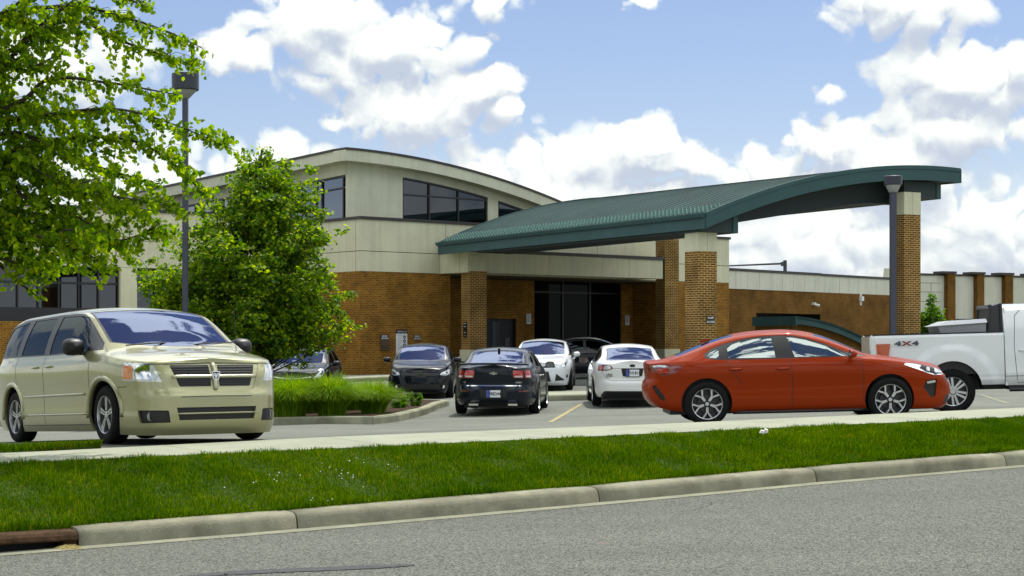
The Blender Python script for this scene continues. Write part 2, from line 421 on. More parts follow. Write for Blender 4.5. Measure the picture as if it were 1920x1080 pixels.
# pavement
rows = []
for X in np.linspace(-24, 34, 65):
    yn, yf = SWN(X), SWF(X)
    rows.append([(X, yn, zswn(X) - .15), (X, yn, zswn(X)), (X, (yn + yf) / 2, (zswn(X) + zswf(X)) / 2), (X, yf, zswf(X)), (X, yf + .001, min(zswf(X), zlot(X, yf)) - .2)])
sw = strip('pavement', M['concrete'], rows); tag(sw, kind='structure')
jm = MB()
for i in range(-16, 18):
    X = i * 1.7 + .4
    p = [(X, SWN(X), zswn(X) + .003), (X + .012, SWN(X + .012), zswn(X) + .003), (X - .85 + .012, SWF(X - .85), zswf(X - .85) + .004), (X - .85, SWF(X - .85), zswf(X - .85) + .004)]
    jm.poly(p)
tag(jm.build('pavement_joints', M['gutter']), kind='structure')
# car park
rows = []
for Y in list(np.arange(0, 1.001, .04)):
    rows.append([])
xs = np.linspace(-32, 34, 45)
ys = list(np.arange(0, 34, .5)) + [36, 38, 40, 45, 60, 90]
rows = []
for X in xs:
    r = []
    for k, y in enumerate(ys):
        Y = SWF(X) + y; r.append((X, Y, zlot(X, Y)))
    rows.append(r)
lot = strip('car_park', M['lot'], rows); tag(lot, kind='structure')
def lot_hit(px, py):
    k = (px - CX) / F; j = (Y0 - py) / F
    lo = 20.
    d = 22.
    while d < 140:
        if H + j * d <= zlot(k * d, d): break
        d += .02
    return k * d, d
# blades of grass
def blades(name, matl, P, h, w, lean, label=None, parent=None, kind='stuff', seg2=True, dirv=None):
    n = len(P); P = np.asarray(P, float)
    h = np.asarray(h) * np.ones(n); w = np.asarray(w) * np.ones(n)
    a = rng.uniform(0, 2 * pi, n); l = rng.uniform(0, 1, n) * lean
    if dirv is not None:
        b = dirv
    else:
        b = rng.uniform(0, 2 * pi, n)
    side = np.stack([np.cos(a), np.sin(a), 0 * a], 1); ld = np.stack([np.cos(b), np.sin(b), 0 * b], 1)
    up = np.array([0, 0, 1.])
    p0 = P - side * w[:, None] / 2; p1 = P + side * w[:, None] / 2
    m = P + up * (h * .6)[:, None] + ld * (l * h * .35)[:, None]
    m0 = m - side * w[:, None] * .38; m1 = m + side * w[:, None] * .38
    t = P + up * (h * (1 - .35 * l))[:, None] + ld * (l * h)[:, None]
    V = np.stack([p0, p1, m1, m0, t], 1).reshape(-1, 3)
    i = np.arange(n)[:, None] * 5
    T = np.concatenate([i + [0, 1, 2], i + [0, 2, 3], i + [3, 2, 4]], 0)
    o = mesh_obj(name, V, T, matl, parent)
    if label: tag(o, label, 'grass', kind=kind)
    return o
n = 210000
S = rng.uniform(cum[1] - 2.6, cum[7] + 1.5, n); Q = rng.uniform(0, 1, n) ** 1.0
# grid lookups for speed
sg = np.linspace(cum[1] - 3, cum[7] + 2, 80); qg = np.linspace(0, 1, 12)
G = np.array([[verge_point(s, q) for q in qg] for s in sg])
def glook(S, Q):
    fi = np.clip((S - sg[0]) / (sg[1] - sg[0]), 0, 78.999); fj = np.clip(Q * 11, 0, 10.999)
    i = fi.astype(int); j = fj.astype(int); a = (fi - i)[:, None]; b = (fj - j)[:, None]
    return (G[i, j] * (1 - a) * (1 - b) + G[i + 1, j] * a * (1 - b) + G[i, j + 1] * (1 - a) * b + G[i + 1, j + 1] * a * b)
P = glook(S, Q)
lump = .75 + .35 * np.sin(P[:, 0] * 2.3 + 1.7 * np.sin(P[:, 1] * 1.9)) * np.sin(P[:, 1] * 3.1 + P[:, 0]) + .2 * np.sin(P[:, 0] * 9 + P[:, 1] * 5)
hh = np.clip(rng.normal(.07, .018, n) * lump * (1 - .35 * Q ** 3), .02, .16)
blades('grass_verge', M['grass'], P, hh, rng.uniform(.004, .009, n), .9, 'mown green grass verge between the kerb and the pavement')
# ragged fringe over the kerb
n = 17000; S = rng.uniform(cum[1] - 2.6, cum[7] + 1.5, n); P = glook(S, rng.uniform(-.0, .05, n))
P[:, 2] -= .01
blades('grass_fringe', M['grass'], P, rng.uniform(.05, .16, n) * (.8 + .4 * np.sin(S * 3.1) * np.sin(S * 1.3)), rng.uniform(.004, .009, n), 1.3, 'longer uncut grass fringe hanging along the back of the kerb')
# small grass wedge beyond the pavement at the left, in front of the van
WX1 = (200 - CX) / F * 18.75
wed = []
wp = []
for i in range(30):
    X = -16 + (WX1 + 16) * i / 29
    y0 = SWF(X) + .0; wmax = min(1.0, .45 * (WX1 - X)) if True else 0
    zz0 = zswf(X) + .005
    wed.append([(X, y0, zz0), (X, y0 + wmax * .5, zz0 + .03), (X, y0 + wmax, zz0 + .0), (X, y0 + wmax + .02, zlot(X, y0 + wmax) - .15)])
tag(strip('verge_soil', M['soil'], wed), kind='structure')
n = 26000; X = rng.uniform(-13, WX1, n); w_ = np.minimum(1.0, .45 * (WX1 - X)); q = rng.uniform(0, 1, n)
P = np.stack([X, 20.79 + .516 * X + w_ * q, np.interp(X, [-40, -5.4, -1.98], [.2, .419, .50]) + .005 + .02 * np.sin(pi * q)], 1)
blades('grass_wedge', M['grass'], P, rng.uniform(.04, .10, n), rng.uniform(.005, .01, n), .8, 'small wedge of green grass between the pavement and the champagne van')
# clover flowers and dry tuft
mb = MB()
for px, py in [(505, 892), (520, 894), (523, 888), (545, 883), (514, 901), (519, 904), (560, 890), (563, 893), (601, 886), (618, 878), (630, 882), (636, 894), (641, 899), (655, 866), (668, 860), (682, 869), (645, 880), (628, 897), (640, 890), (662, 893), (662, 897), (648, 905), (615, 941), (623, 938), (586, 936), (583, 940), (681, 915), (728, 873), (745, 877), (421, 916), (475, 907), (641, 884), (652, 889), (604, 870), (480, 905), (477, 901)]:
    best = None
    k = (px - CX) / F; j = (Y0 - py) / F
    # nearest verge grid point in image space
    gx = CX + F * G[..., 0] / G[..., 1]; gy = Y0 - F * (G[..., 2] + .05 - H) / G[..., 1]
    e = (gx - px) ** 2 + (gy - py) ** 2; i, jj = np.unravel_index(np.argmin(e), e.shape); d = G[i, jj, 1]
    c = at(px, py, d); r = random.uniform(.005, .009)
    mb.lathe([(0, r * .8), (r * .8, r * .4), (r, 0), (r * .6, -r * .6), (0, -r * .8)], 7, (c[0], c[1], c[2] + .01))
tag(mb.build('clover_flowers', M['white']), 'scattered tiny white clover flowers in the grass verge', 'flowers', kind='stuff')
def verge_at(px, py):
    gx = CX + F * G[..., 0] / G[..., 1]; gy = Y0 - F * (G[..., 2] - H) / G[..., 1]
    e = (gx - px) ** 2 + (gy - py) ** 2; i, jj = np.unravel_index(np.argmin(e), e.shape); return G[i, jj]
g = verge_at(1432, 824); mb = MB()
mb.prism([(-.05, 0), (-.03, .03), (0, .02), (.02, .045), (.055, .03), (.06, .005), (.01, -.01)], lambda u, v, k: (u, .02 * k + u * .4, v + .05 + .01 * k))
o = mb.build('crumpled_wrapper', M['litter']); o.location = (at(1432, 824, g[1])[0], g[1], g[2] + .01); tag(o, 'crumpled white wrapper lying on the grass verge', 'litter')
# storm drain inlet hood at the left end of the kerb
a = curb_p(inlet_s[0]); b = curb_p(inlet_s[1]); n_ = curb_n((inlet_s[0] + inlet_s[1]) / 2)
t = thing('storm_drain', 'rusty iron storm drain hood set in the kerb with a dark opening', 'drain', (a[0], a[1], zroad(a[0])), world=True)
fr = Frame(a[0], a[1], b[0] - a[0], b[1] - a[1]); Ld = np.linalg.norm(b - a); zr = zroad((a[0] + b[0]) / 2)
mb = MB(); pr = [(-.25, .155), (-.25, .08), (-.045, .075), (.005, .082), (.012, .095), (0, .125), (-.025, .15), (-.06, .16)]
mb.prism(pr, lambda u, v, k: fr.p(k * (Ld - .01), u, zr + v)); mb.build('hood', M['rust'], t)
mb = MB(); mb.fbox(fr, 0, Ld - .01, -.28, -.262, zr - .3, zr + .15); mb.fbox(fr, 0, Ld, -.26, -.0, zr - .32, zr - .3); mb.build('chamber', M['dark'], t)
mb = MB(); mb.fbox(fr, Ld - .12, Ld - .013, -.2, -.03, zr - .1, zr + .078); mb.build('cheek', M['rust'], t)
mb = MB(); mb.fbox(fr, 0, .05, -.2, -.03, zr - .1, zr + .078); mb.build('cheek', M['rust'], t)
mb = MB(); mb.lathe([(.0, .055), (.05, .05), (.09, .03), (.12, .005), (.13, -.01)], 14, (0, 0, 0))
V = np.array(mb.V); V[:, 2] += rng.normal(0, .007, len(V)); V[:, 0] *= 1.3; V[:, 1] *= .7
o = mesh_obj('leaf_litter', V, mb.F, M['debris']); q = fr.p(Ld - .1, .04, zr + .0); o.location = q; tag(o, 'small heap of straw coloured debris at the storm drain mouth', 'debris')
# marks on the road
def road_mark(name, pts, w, matl, lab=None):
    mb = MB(); P = [road_pt(*p) for p in pts]
    for i in range(len(P) - 1):
        d = P[i + 1] - P[i]; d /= np.linalg.norm(d); nn = np.array([-d[1], d[0]])
        w0 = w * (.3 if i == 0 else 1); w1 = w * (.3 if i == len(P) - 2 else 1)
        q = [P[i] - nn * w0, P[i + 1] - nn * w1, P[i + 1] + nn * w1, P[i] + nn * w0]
        mb.poly([(a[0], a[1], zroad(a[0]) + .005) for a in q])
    o = mb.build(name, matl); tag(o, kind='structure'); return o
M['darkmark'] = mat('dark_mark', (.075, .075, .08), .9, var=.3, vscale=30)
M['pinkmark'] = mat('faded_pink_marking', (.36, .16, .17), .9)
road_mark('road_streak', [(330, 1084), (420, 1076), (520, 1071), (620, 1067), (710, 1063), (778, 1060)], .10, M['darkmark'])  # long dark streak on the near road, tapered at both ends
road_mark('road_mark', [(1120, 1020), (1130, 1019.5), (1138, 1019)], .012, M['pinkmark'])
def crack(name, pts, w=.004):
    P = [road_pt(*p) for p in pts]; D = densify0(P, .06); mb = MB()
    for i in range(len(D) - 1):
        d = D[i + 1] - D[i]; d /= max(np.linalg.norm(d), 1e-6); nn = np.array([-d[1], d[0]]) * w * random.uniform(.5, 1.4)
        mb.poly([(c[0], c[1], zroad(c[0]) + .0045) for c in (D[i] - nn, D[i + 1] - nn, D[i + 1] + nn, D[i] + nn)])
    tag(mb.build(name, M['darkmark']), kind='structure')
def densify0(P, st):
    out = [P[0]]
    for a, b in zip(P[:-1], P[1:]):
        n = max(1, int(np.linalg.norm(b - a) / st)); nrm = np.array([-(b - a)[1], (b - a)[0]]) / max(np.linalg.norm(b - a), 1e-6)
        for i in range(1, n + 1): out.append(a + (b - a) * i / n + nrm * random.gauss(0, .012))
    return out
crack('road_crack', [(1290, 960), (1330, 948), (1335, 941)]); crack('road_crack', [(1620, 1010), (1700, 1004), (1760, 1001), (1830, 1004)]); crack('road_crack', [(1560, 905), (1640, 899), (1730, 893)], .006)
crack('road_crack', [(900, 1040), (980, 1036), (1060, 1040)], .003)
n = 1500; S = rng.uniform(cum[1] - 2, cum[7] + 1, n); G0 = np.array([curb_p(s) for s in S]); Nn = np.array([curb_n(s) for s in S]); o_ = -np.abs(rng.normal(0, .10, n)) - .01
P = G0 + Nn * o_[:, None]; P = np.column_stack([P, .024 * P[:, 0] + .006]); r_ = rng.uniform(.002, .007, n); a_ = rng.uniform(0, 6.28, n)
V = np.stack([P + np.stack([r_ * np.cos(a_ + k_), r_ * np.sin(a_ + k_), r_ * (.6 if k_ == 0 else 0)], 1) for k_ in (0, 2.1, 4.2)], 1).reshape(-1, 3)
tag(mesh_obj('gutter_grit', V, np.arange(n * 3).reshape(-1, 3), M['debris']), 'scattered grit and dry bits lying in the gutter', 'grit', kind='stuff')
# yellow bay lines
def lot_line(p, q, w=.05, z=.006, m='yellow'):
    N = 14; mb = MB(); C = [np.array(lot_hit(p[0] + (q[0] - p[0]) * i / N, p[1] + (q[1] - p[1]) * i / N)) for i in range(N + 1)]
    d = (C[-1] - C[0]) / np.linalg.norm(C[-1] - C[0]); nn = np.array([-d[1], d[0]]) * w
    for u, v in zip(C[:-1], C[1:]):
        mb.poly([(c[0], c[1], zlot(c[0], c[1]) + z) for c in (u - nn, v - nn, v + nn, u + nn)])
    tag(mb.build('bay_line', M[m]), kind='structure')
lot_line((1032, 792), (1090, 758))
lot_line((1838, 740), (1890, 757), .06, m='gutter')
# planting island with kerb
def island(name, pts, w=.18, hgt=.15, top=None, inner_z=.12):
    P = [np.array(p) for p in pts]; n = len(P); mb = MB()
    cen = sum(P) / n
    inn = []
    for i in range(n):
        d = P[(i + 1) % n] - P[i - 1]; d /= np.linalg.norm(d); nn = np.array([-d[1], d[0]])
        if np.dot(nn, cen - P[i]) < 0: nn = -nn
        inn.append(P[i] + nn * w)
    rings = []
    for (f, z) in ((0, -.1), (0, hgt - .03), (.12, hgt), (1, hgt), (1, hgt - .1)):
        rings.append([tuple(P[i] + (inn[i] - P[i]) * f) + (zlot(*P[i]) + z,) for i in range(n)])
    for r in rings: mb.V += r
    for a in range(4):
        for i in range(n):
            j = (i + 1) % n; mb.F.append((a * n + i, a * n + j, (a + 1) * n + j, (a + 1) * n + i))
    o = mb.build(name, M['lcurb']); tag(o, kind='structure')
    mb = MB(); mb.poly([tuple(p) + (zlot(*P[i]) + inner_z,) for i, p in enumerate(inn)])
    return o, mb.build(name.replace('kerb', 'bed'), top or M['mulch'])
A0 = lot_hit(515, 797); A1 = lot_hit(700, 796); A2 = lot_hit(745, 791); A3 = lot_hit(800, 777)
isl = [(-9.5, A0[1] + .1), (A0[0], A0[1]), ((A0[0] + A1[0]) / 2, A0[1] - .02), (A1[0], A1[1] + .1), (A2[0], A2[1] + .1), (A3[0], A3[1]), (-1.75, 41.0), (-1.55, 42.2), (-2.2, 43.1), (-5, 43.2), (-9.5, 43.2), (-11.5, 38)]
o, b = island('island_kerb', isl); tag(b, kind='structure')
# paved median between the two rows of cars
o, b = island('median_kerb', [(-1.3, 43.5), (2.5, 43.5), (9, 43.5), (11.5, 43.6), (11.5, 45.6), (3, 45.6), (-1.3, 45.6)], top=M['concrete'], inner_z=.148); tag(b, kind='structure')
# walk along the building
o, b = island('walk_kerb', [(-17, 53), (-7.1, 58.2), (-2.2, 62.3), (-2.8, 63.0), (-6.4, 64.7), (-23.5, 60)], top=M['concrete'], inner_z=.148); tag(b, kind='structure')
# world + light
def build_world():
    w = bpy.data.worlds.new('World'); scn.world = w; w.use_nodes = True; nt = w.node_tree; N = nt.nodes; L = nt.links
    N.clear()
    out = N.new('ShaderNodeOutputWorld')
    SUN_EL, SUN_AZ = radians(63), radians(20)      # azimuth from +Y towards +X
    sky = N.new('ShaderNodeTexSky'); sky.sky_type = 'NISHITA'; sky.sun_disc = False; sky.sun_elevation = SUN_EL; sky.sun_rotation = SUN_AZ
    sky.air_density = 1.0; sky.dust_density = .3; sky.ozone_density = 2.0
    bg1 = N.new('ShaderNodeBackground'); bg1.inputs[1].default_value = SKY_S
    tint = N.new('ShaderNodeMix'); tint.data_type = 'RGBA'; tint.blend_type = 'MULTIPLY'; tint.inputs[0].default_value = 1
    tint.inputs[7].default_value = SKY_TINT
    L.new(sky.outputs[0], tint.inputs[6]); L.new(tint.outputs[2], bg1.inputs[0])
    tc = N.new('ShaderNodeTexCoord'); DIR = tc.outputs['Generated']
    mt = lambda op, a, b_=None, c=None, clamp=False: _m(N, L, op, a, b_, c, clamp)
    def vm(op, a, b_, c=None):
        v_ = N.new('ShaderNodeVectorMath'); v_.operation = op
        for k, q in enumerate((a, b_, c)):
            if q is None: continue
            if isinstance(q, tuple): v_.inputs[k].default_value = q
            else: L.new(q, v_.inputs[k])
        return v_.outputs['Value'] if op == 'DISTANCE' else v_.outputs[0]
    def noise(vec, scale, det, rough, kind=None):
        n_ = N.new('ShaderNodeTexNoise'); n_.inputs['Scale'].default_value = scale; n_.inputs['Detail'].default_value = det; n_.inputs['Roughness'].default_value = rough
        if kind: n_.noise_type = kind; n_.normalize = False; n_.inputs['Offset'].default_value = 1.0; n_.inputs['Gain'].default_value = 1.0
        L.new(vec, n_.inputs['Vector']); return n_
    sep = N.new('ShaderNodeSeparateXYZ'); L.new(DIR, sep.inputs[0])
    yy = mt('MAXIMUM', sep.outputs[1], .05); u = mt('DIVIDE', sep.outputs[0], yy); v = mt('DIVIDE', sep.outputs[2], yy)
    uv = N.new('ShaderNodeCombineXYZ'); L.new(u, uv.inputs[0]); L.new(mt('MULTIPLY', v, ASP), uv.inputs[1])
    wn = noise(DIR, 38, 4, .6)
    wv = vm('SUBTRACT', wn.outputs['Color'], (.5, .5, .5))
    W0 = vm('MULTIPLY_ADD', wv, (.030, .05, 0), uv.outputs[0])
    nd = vm('MULTIPLY_ADD', wv, (.012, .012, .012), DIR)
    def density(Wuv, nvec):
        acc = None
        for (px, py, r_, w_) in CLOUDS:
            q = vm('DISTANCE', Wuv, ((px - CX) / F, (Y0 - py) / F * ASP, 0))
            f = mt('MULTIPLY_ADD', q, -w_ * F / r_, w_)
            acc = f if acc is None else mt('SMOOTH_MAX', acc, f, .12)
        rg = noise(nvec, 46, 4, .5, 'RIDGED_MULTIFRACTAL')
        return mt('MULTIPLY_ADD', rg.outputs['Fac'], -.26, mt('ADD', acc, .07)), rg
    d0, rg0 = density(W0, nd)
    W1 = vm('ADD', W0, (.002, .016 * ASP, 0)); nd1 = vm('ADD', nd, (.002, 0, .007))
    d1, rg1 = density(W1, nd1)
    n2 = noise(DIR, 4.2, 7, .6); back = mt('MULTIPLY_ADD', n2.outputs['Fac'], 4.2, -2.0)
    e1 = mt('MULTIPLY_ADD', mt('ABSOLUTE', u), -8, 3.6, True); e2 = mt('MULTIPLY_ADD', v, -8, 2.6, True); e3 = mt('MULTIPLY_ADD', sep.outputs[1], 8, -2, True)
    e = mt('MULTIPLY', mt('MULTIPLY', e1, e2), e3)
    mx = N.new('ShaderNodeMix'); L.new(e, mx.inputs[0]); L.new(back, mx.inputs[2]); L.new(mt('MAXIMUM', d0, -.5), mx.inputs[3])
    mask = N.new('ShaderNodeMapRange'); mask.interpolation_type = 'SMOOTHSTEP'; mask.inputs[1].default_value = -.08; mask.inputs[2].default_value = .17
    L.new(mx.outputs[0], mask.inputs[0])
    dif = mt('SUBTRACT', d0, d1)
    sh = N.new('ShaderNodeMapRange'); sh.interpolation_type = 'SMOOTHSTEP'; sh.inputs[1].default_value = -.40; sh.inputs[2].default_value = .31; L.new(dif, sh.inputs[0])
    shb = N.new('ShaderNodeMix'); L.new(e, shb.inputs[0]); shb.inputs[2].default_value = .8; L.new(sh.outputs[0], shb.inputs[3])
    cc = N.new('ShaderNodeMix'); cc.data_type = 'RGBA'; cc.inputs[6].default_value = CLOUD_SH; cc.inputs[7].default_value = CLOUD_HI; L.new(shb.outputs[0], cc.inputs[0])
    nt_math = mt; sp = sep
    # clouds high above the view are boosted as added fill on upright faces
    br = N.new('ShaderNodeMapRange'); br.inputs[1].default_value = .24; br.inputs[2].default_value = .62; br.inputs[3].default_value = 1; br.inputs[4].default_value = HIGH_FILL_B; L.new(sp.outputs[2], br.inputs[0])
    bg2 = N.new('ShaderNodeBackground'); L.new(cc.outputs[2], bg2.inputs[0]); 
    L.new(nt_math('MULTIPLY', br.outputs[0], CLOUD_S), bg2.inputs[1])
    # horizon whitening
    hz = N.new('ShaderNodeMapRange'); hz.interpolation_type = 'SMOOTHSTEP'; hz.inputs[1].default_value = .12; hz.inputs[2].default_value = .03; hz.inputs[3].default_value = 0; hz.inputs[4].default_value = .6; L.new(sp.outputs[2], hz.inputs[0])
    mm = nt_math('MAXIMUM', mask.outputs[0], hz.outputs[0])
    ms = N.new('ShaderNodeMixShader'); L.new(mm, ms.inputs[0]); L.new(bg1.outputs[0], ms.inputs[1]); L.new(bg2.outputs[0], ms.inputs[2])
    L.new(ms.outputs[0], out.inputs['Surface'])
    sun = bpy.data.lights.new('sun', 'SUN'); sun.energy = SUN_E; sun.angle = radians(.6); sun.color = (1, .95, .86)
    so = bpy.data.objects.new('sun', sun); COL.objects.link(so)
    d = Vector((sin(SUN_AZ) * cos(SUN_EL), cos(SUN_AZ) * cos(SUN_EL), sin(SUN_EL)))
    so.rotation_euler = d.to_track_quat('Z', 'Y').to_euler(); so.location = (0, 30, 40)
def _m(N, L, op, a, b, c, clamp):
    m = N.new('ShaderNodeMath'); m.operation = op; m.use_clamp = clamp
    for i, v in enumerate((a, b, c)):
        if v is None: continue
        if isinstance(v, (int, float)): m.inputs[i].default_value = v
        else: L.new(v, m.inputs[i])
    return m.outputs[0]
SKY_S = .094; SKY_TINT = (.92, .86, .93, 1); SUN_E = 3.3; CLOUD_S = 1.0; HIGH_FILL_B = 2.2
CLOUD_SH = (.45, .505, .60, 1); CLOUD_HI = (.84, .87, .82, 1)
EXPO = .35
ASP = 2.0
CLOUDS = [(455, 95, 110, .8), (600, 45, 190, .9), (730, 85, 190, .9), (640, 125, 150, .7),
          (905, 165, 105, .9), (780, 205, 200, .9), (950, 205, 60, .8), (640, 225, 60, .5), (885, 78, 60, .5), (930, 2, 90, .6), (1200, 2, 60, .6),
          (1210, 275, 140, .9), (1100, 290, 110, .8), (1290, 305, 90, .8), (1040, 370, 330, .8), (1560, 262, 120, .9), (1680, 310, 190, .85), (1440, 330, 150, .7),
          (1800, 150, 200, 1.0), (1905, 115, 110, .9), (1780, 235, 200, .8), (1690, 8, 190, .8), (1547, 176, 48, .5), (1880, 440, 260, .7), (1520, 460, 330, .7),
          (110, 130, 260, .6), (230, 370, 300, .7), (520, 345, 230, .7)]
# ---------------------------------------------------------------- vehicle builder
def pchip(xs, ys):
    xs = np.array(xs, float); ys = np.array(ys, float)
    if xs[0] > xs[-1]: xs = xs[::-1]; ys = ys[::-1]
    h = np.diff(xs); dl = np.diff(ys) / h; m = np.zeros(len(xs))
    for i in range(1, len(xs) - 1):
        if dl[i - 1] * dl[i] > 0:
            w1 = 2 * h[i] + h[i - 1]; w2 = h[i] + 2 * h[i - 1]
            m[i] = (w1 + w2) / (w1 / dl[i - 1] + w2 / dl[i])
    m[0] = dl[0]; m[-1] = dl[-1]
    def f(x):
        x = np.clip(np.asarray(x, float), xs[0], xs[-1]); i = np.clip(np.searchsorted(xs, x) - 1, 0, len(h) - 1)
        t = (x - xs[i]) / h[i]; t2 = t * t; t3 = t2 * t
        return (2 * t3 - 3 * t2 + 1) * ys[i] + (t3 - 2 * t2 + t) * h[i] * m[i] + (-2 * t3 + 3 * t2) * ys[i + 1] + (t3 - t2) * h[i] * m[i + 1]
    return f
def sdpoly(poly, X, Z):
    p = np.array(poly, float); n = len(p); d = np.full(X.shape, 1e9); s = np.ones(X.shape)
    j = n - 1
    for i in range(n):
        ex, ez = p[j] - p[i]; wx = X - p[i, 0]; wz = Z - p[i, 1]
        t = np.clip((wx * ex + wz * ez) / max(ex * ex + ez * ez, 1e-12), 0, 1)
        bx = wx - ex * t; bz = wz - ez * t; d = np.minimum(d, bx * bx + bz * bz)
        c1 = Z >= p[i, 1]; c2 = Z < p[j, 1]; c3 = ex * wz > ez * wx
        a = (c1 & c2 & c3) | (~c1 & ~c2 & ~c3); s = np.where(a, -s, s); j = i
    return s * np.sqrt(d)
def sdline(pts, X, Z):
    d = np.full(X.shape, 1e9)
    for a, b in zip(pts[:-1], pts[1:]):
        ex, ez = b[0] - a[0], b[1] - a[1]; wx = X - a[0]; wz = Z - a[1]
        t = np.clip((wx * ex + wz * ez) / (ex * ex + ez * ez), 0, 1)
        d = np.minimum(d, np.hypot(wx - ex * t, wz - ez * t))
    return d
def clip(pc, fv):
    """split piece by scalar field per vertex -> (f<0 part, f>=0 part)"""
    A, T = pc; f = fv
    ins = f < 0; c = ins[T].sum(1)
    full_in = T[c == 3]; full_out = T[c == 0]; mixed = T[(c > 0) & (c < 3)]
    newA = []; cache = {}; nA = len(A); tin = []; tout = []
    def cut(i, j):
        k = (i, j) if i < j else (j, i)
        if k in cache: return cache[k]
        a, b = k; t = f[a] / (f[a] - f[b]); t = min(max(t, 0.0), 1.0)
        newA.append(A[a] * (1 - t) + A[b] * t); cache[k] = nA + len(newA) - 1
        return cache[k]
    for tri in mixed:
        k = [int(i) for i in tri]; s = [bool(ins[i]) for i in k]
        if sum(s) == 1: one, inside = s.index(True), True
        else: one, inside = s.index(False), False
        a, b, c_ = k[one], k[(one + 1) % 3], k[(one + 2) % 3]
        ab = cut(a, b); ac = cut(a, c_)
        (tin if inside else tout).append((a, ab, ac))
        (tout if inside else tin).extend([(ab, b, c_), (ab, c_, ac)])
    AA = np.vstack([A] + ([np.array(newA)] if newA else []))
    def mk(full, extra):
        TT = np.vstack([full.reshape(-1, 3), np.array(extra, int).reshape(-1, 3)]) if len(extra) else full.reshape(-1, 3)
        if not len(TT): return (AA[:0], TT)
        u, inv = np.unique(TT, return_inverse=True)
        return (AA[u], inv.reshape(-1, 3))
    return mk(full_in, tin), mk(full_out, tout)
class Body:
    def __init__(s, sp, T=190, SW=24, V1=10, V2=16):
        a = sp['L'] / 2; W = sp['W']; nf, nr = sp.get('nf', 4.2), sp.get('nr', 5)
        th = np.linspace(0, pi, 3000)
        e = np.where(np.cos(th) > 0, nf, nr)
        x = np.sign(np.cos(th)) * a * np.abs(np.cos(th)) ** (2 / e); y = W * np.abs(np.sin(th)) ** (2 / e)
        L = np.concatenate([[0], np.cumsum(np.hypot(np.diff(x), np.diff(y)))])
        l = np.linspace(0, L[-1], T); x = np.interp(l, L, x); y = np.interp(l, L, y); y[0] = y[-1] = 0
        s.total = L[-1]
        nx = np.gradient(y, l); ny = -np.gradient(x, l)      # outward normal
        nx = np.where(x > 0, np.abs(nx), -np.abs(nx)); ny = np.abs(ny); q = np.hypot(nx, ny); nx /= q; ny /= q
        fo, ro, so = pchip(*zip(*sp['fo'])), pchip(*zip(*sp['ro'])), pchip(*zip(*sp['so']))
        zl, zs, zc, zr, ins = [pchip(*zip(*sp[k])) for k in ('zl', 'zs', 'zc', 'zr', 'ins')]
        S = np.linspace(0, 1, SW)
        G = np.zeros((T, SW + V1 + V2, 3)); av = np.zeros((T, SW + V1 + V2, 2))
        wf = np.clip(nx, 0, 1) ** 1.5; wr = np.clip(-nx, 0, 1) ** 1.5
        top = zs(np.where(x > 0, x - wf * fo(1), x + wr * ro(1)))
        bot = zl(x)
        for j, sv in enumerate(S):
            X = x - wf * fo(sv) + wr * ro(sv) - 0 * x; Y = y - ny ** 1.0 * so(sv) * np.where(y > 0, 1, 0)
            Y = np.maximum(Y, 0); 
            G[:, j, 0] = X; G[:, j, 1] = Y; G[:, j, 2] = bot + (top - bot) * sv; av[:, j, 1] = sv
        X = G[:, SW - 1, 0]; Y = G[:, SW - 1, 1]
        zt = zs(X); c_ = zc(X); r_ = np.minimum(zr(X), c_ - .0); inn = ins(X)
        # towards the nose and tail tips the surfaces meet at the shoulder
        tip = np.clip(Y / (W * .55), 0, 1) ** .6
        yr = Y * (1 - inn / W)
        hg = np.maximum(r_ - zt, 0)
        c2 = c_
        for k in range(V1):
            q = (k + 1) / V1
            G[:, SW + k, 0] = X; G[:, SW + k, 1] = Y + (yr - Y) * q + np.sin(pi * q) * .05 * hg
            G[:, SW + k, 2] = zt + (r_ - zt) * q; av[:, SW + k, 1] = 1 + q
        for k in range(V2):
            q = (k + 1) / V2
            yy = yr * (1 - q); G[:, SW + V1 + k, 0] = X; G[:, SW + V1 + k, 1] = yy
            G[:, SW + V1 + k, 2] = r_ + (c2 - r_) * (1 - (1 - q) ** 2.0); av[:, SW + V1 + k, 1] = 2 + q
        av[:, :, 0] = l[:, None]
        K = G.copy()
        for _ in range(sp.get('smooth', 2)):
            K[:, 1:-1] = (G[:, :-2] + 2 * G[:, 1:-1] + G[:, 2:]) / 4; G = K.copy()
        if 'fn' in sp: G = sp['fn'](G, av)
        du = np.gradient(G, axis=0); dv = np.gradient(G, axis=1)
        du[0, :, 0] = 0; du[-1, :, 0] = 0
        n = np.cross(du, dv); n /= np.maximum(np.linalg.norm(n, axis=2, keepdims=True), 1e-9)
        cen = G - np.array([0, 0, .55]); flip = np.sum(n * cen, 2) < 0; n[flip] *= -1
        n[0, :, 1] = 0; n[-1, :, 1] = 0; n[:, -1, 1] = 0; n /= np.maximum(np.linalg.norm(n, axis=2, keepdims=True), 1e-9)
        # at the collapsed tips use neighbours
        n[0, SW:] = n[3, SW:]; n[-1, SW:] = n[-4, SW:]; n[0, SW:, 1] = 0; n[-1, SW:, 1] = 0
        Cn = G.shape[1]; s.G = G; s.n2 = SW + V1; s.nG = n
        A = np.concatenate([G, n, av], 2).reshape(-1, 8)
        i = np.arange((T - 1))[:, None] * Cn + np.arange(Cn - 1)[None]
        i = i.ravel(); T1 = np.stack([i, i + Cn, i + Cn + 1], 1); T2 = np.stack([i, i + Cn + 1, i + 1], 1)
        TT = np.vstack([T1, T2])
        s.main = (A, TT); s.sp = sp; s.W = W
    def side(s, x, z):
        g = s.G[:, :s.n2]; best = []
        ys = np.array([np.interp(z, r[:, 2], r[:, 1]) for r in g]); xx = np.array([np.interp(z, r[:, 2], r[:, 0]) for r in g])
        return float(np.interp(x, xx[::-1], ys[::-1]))
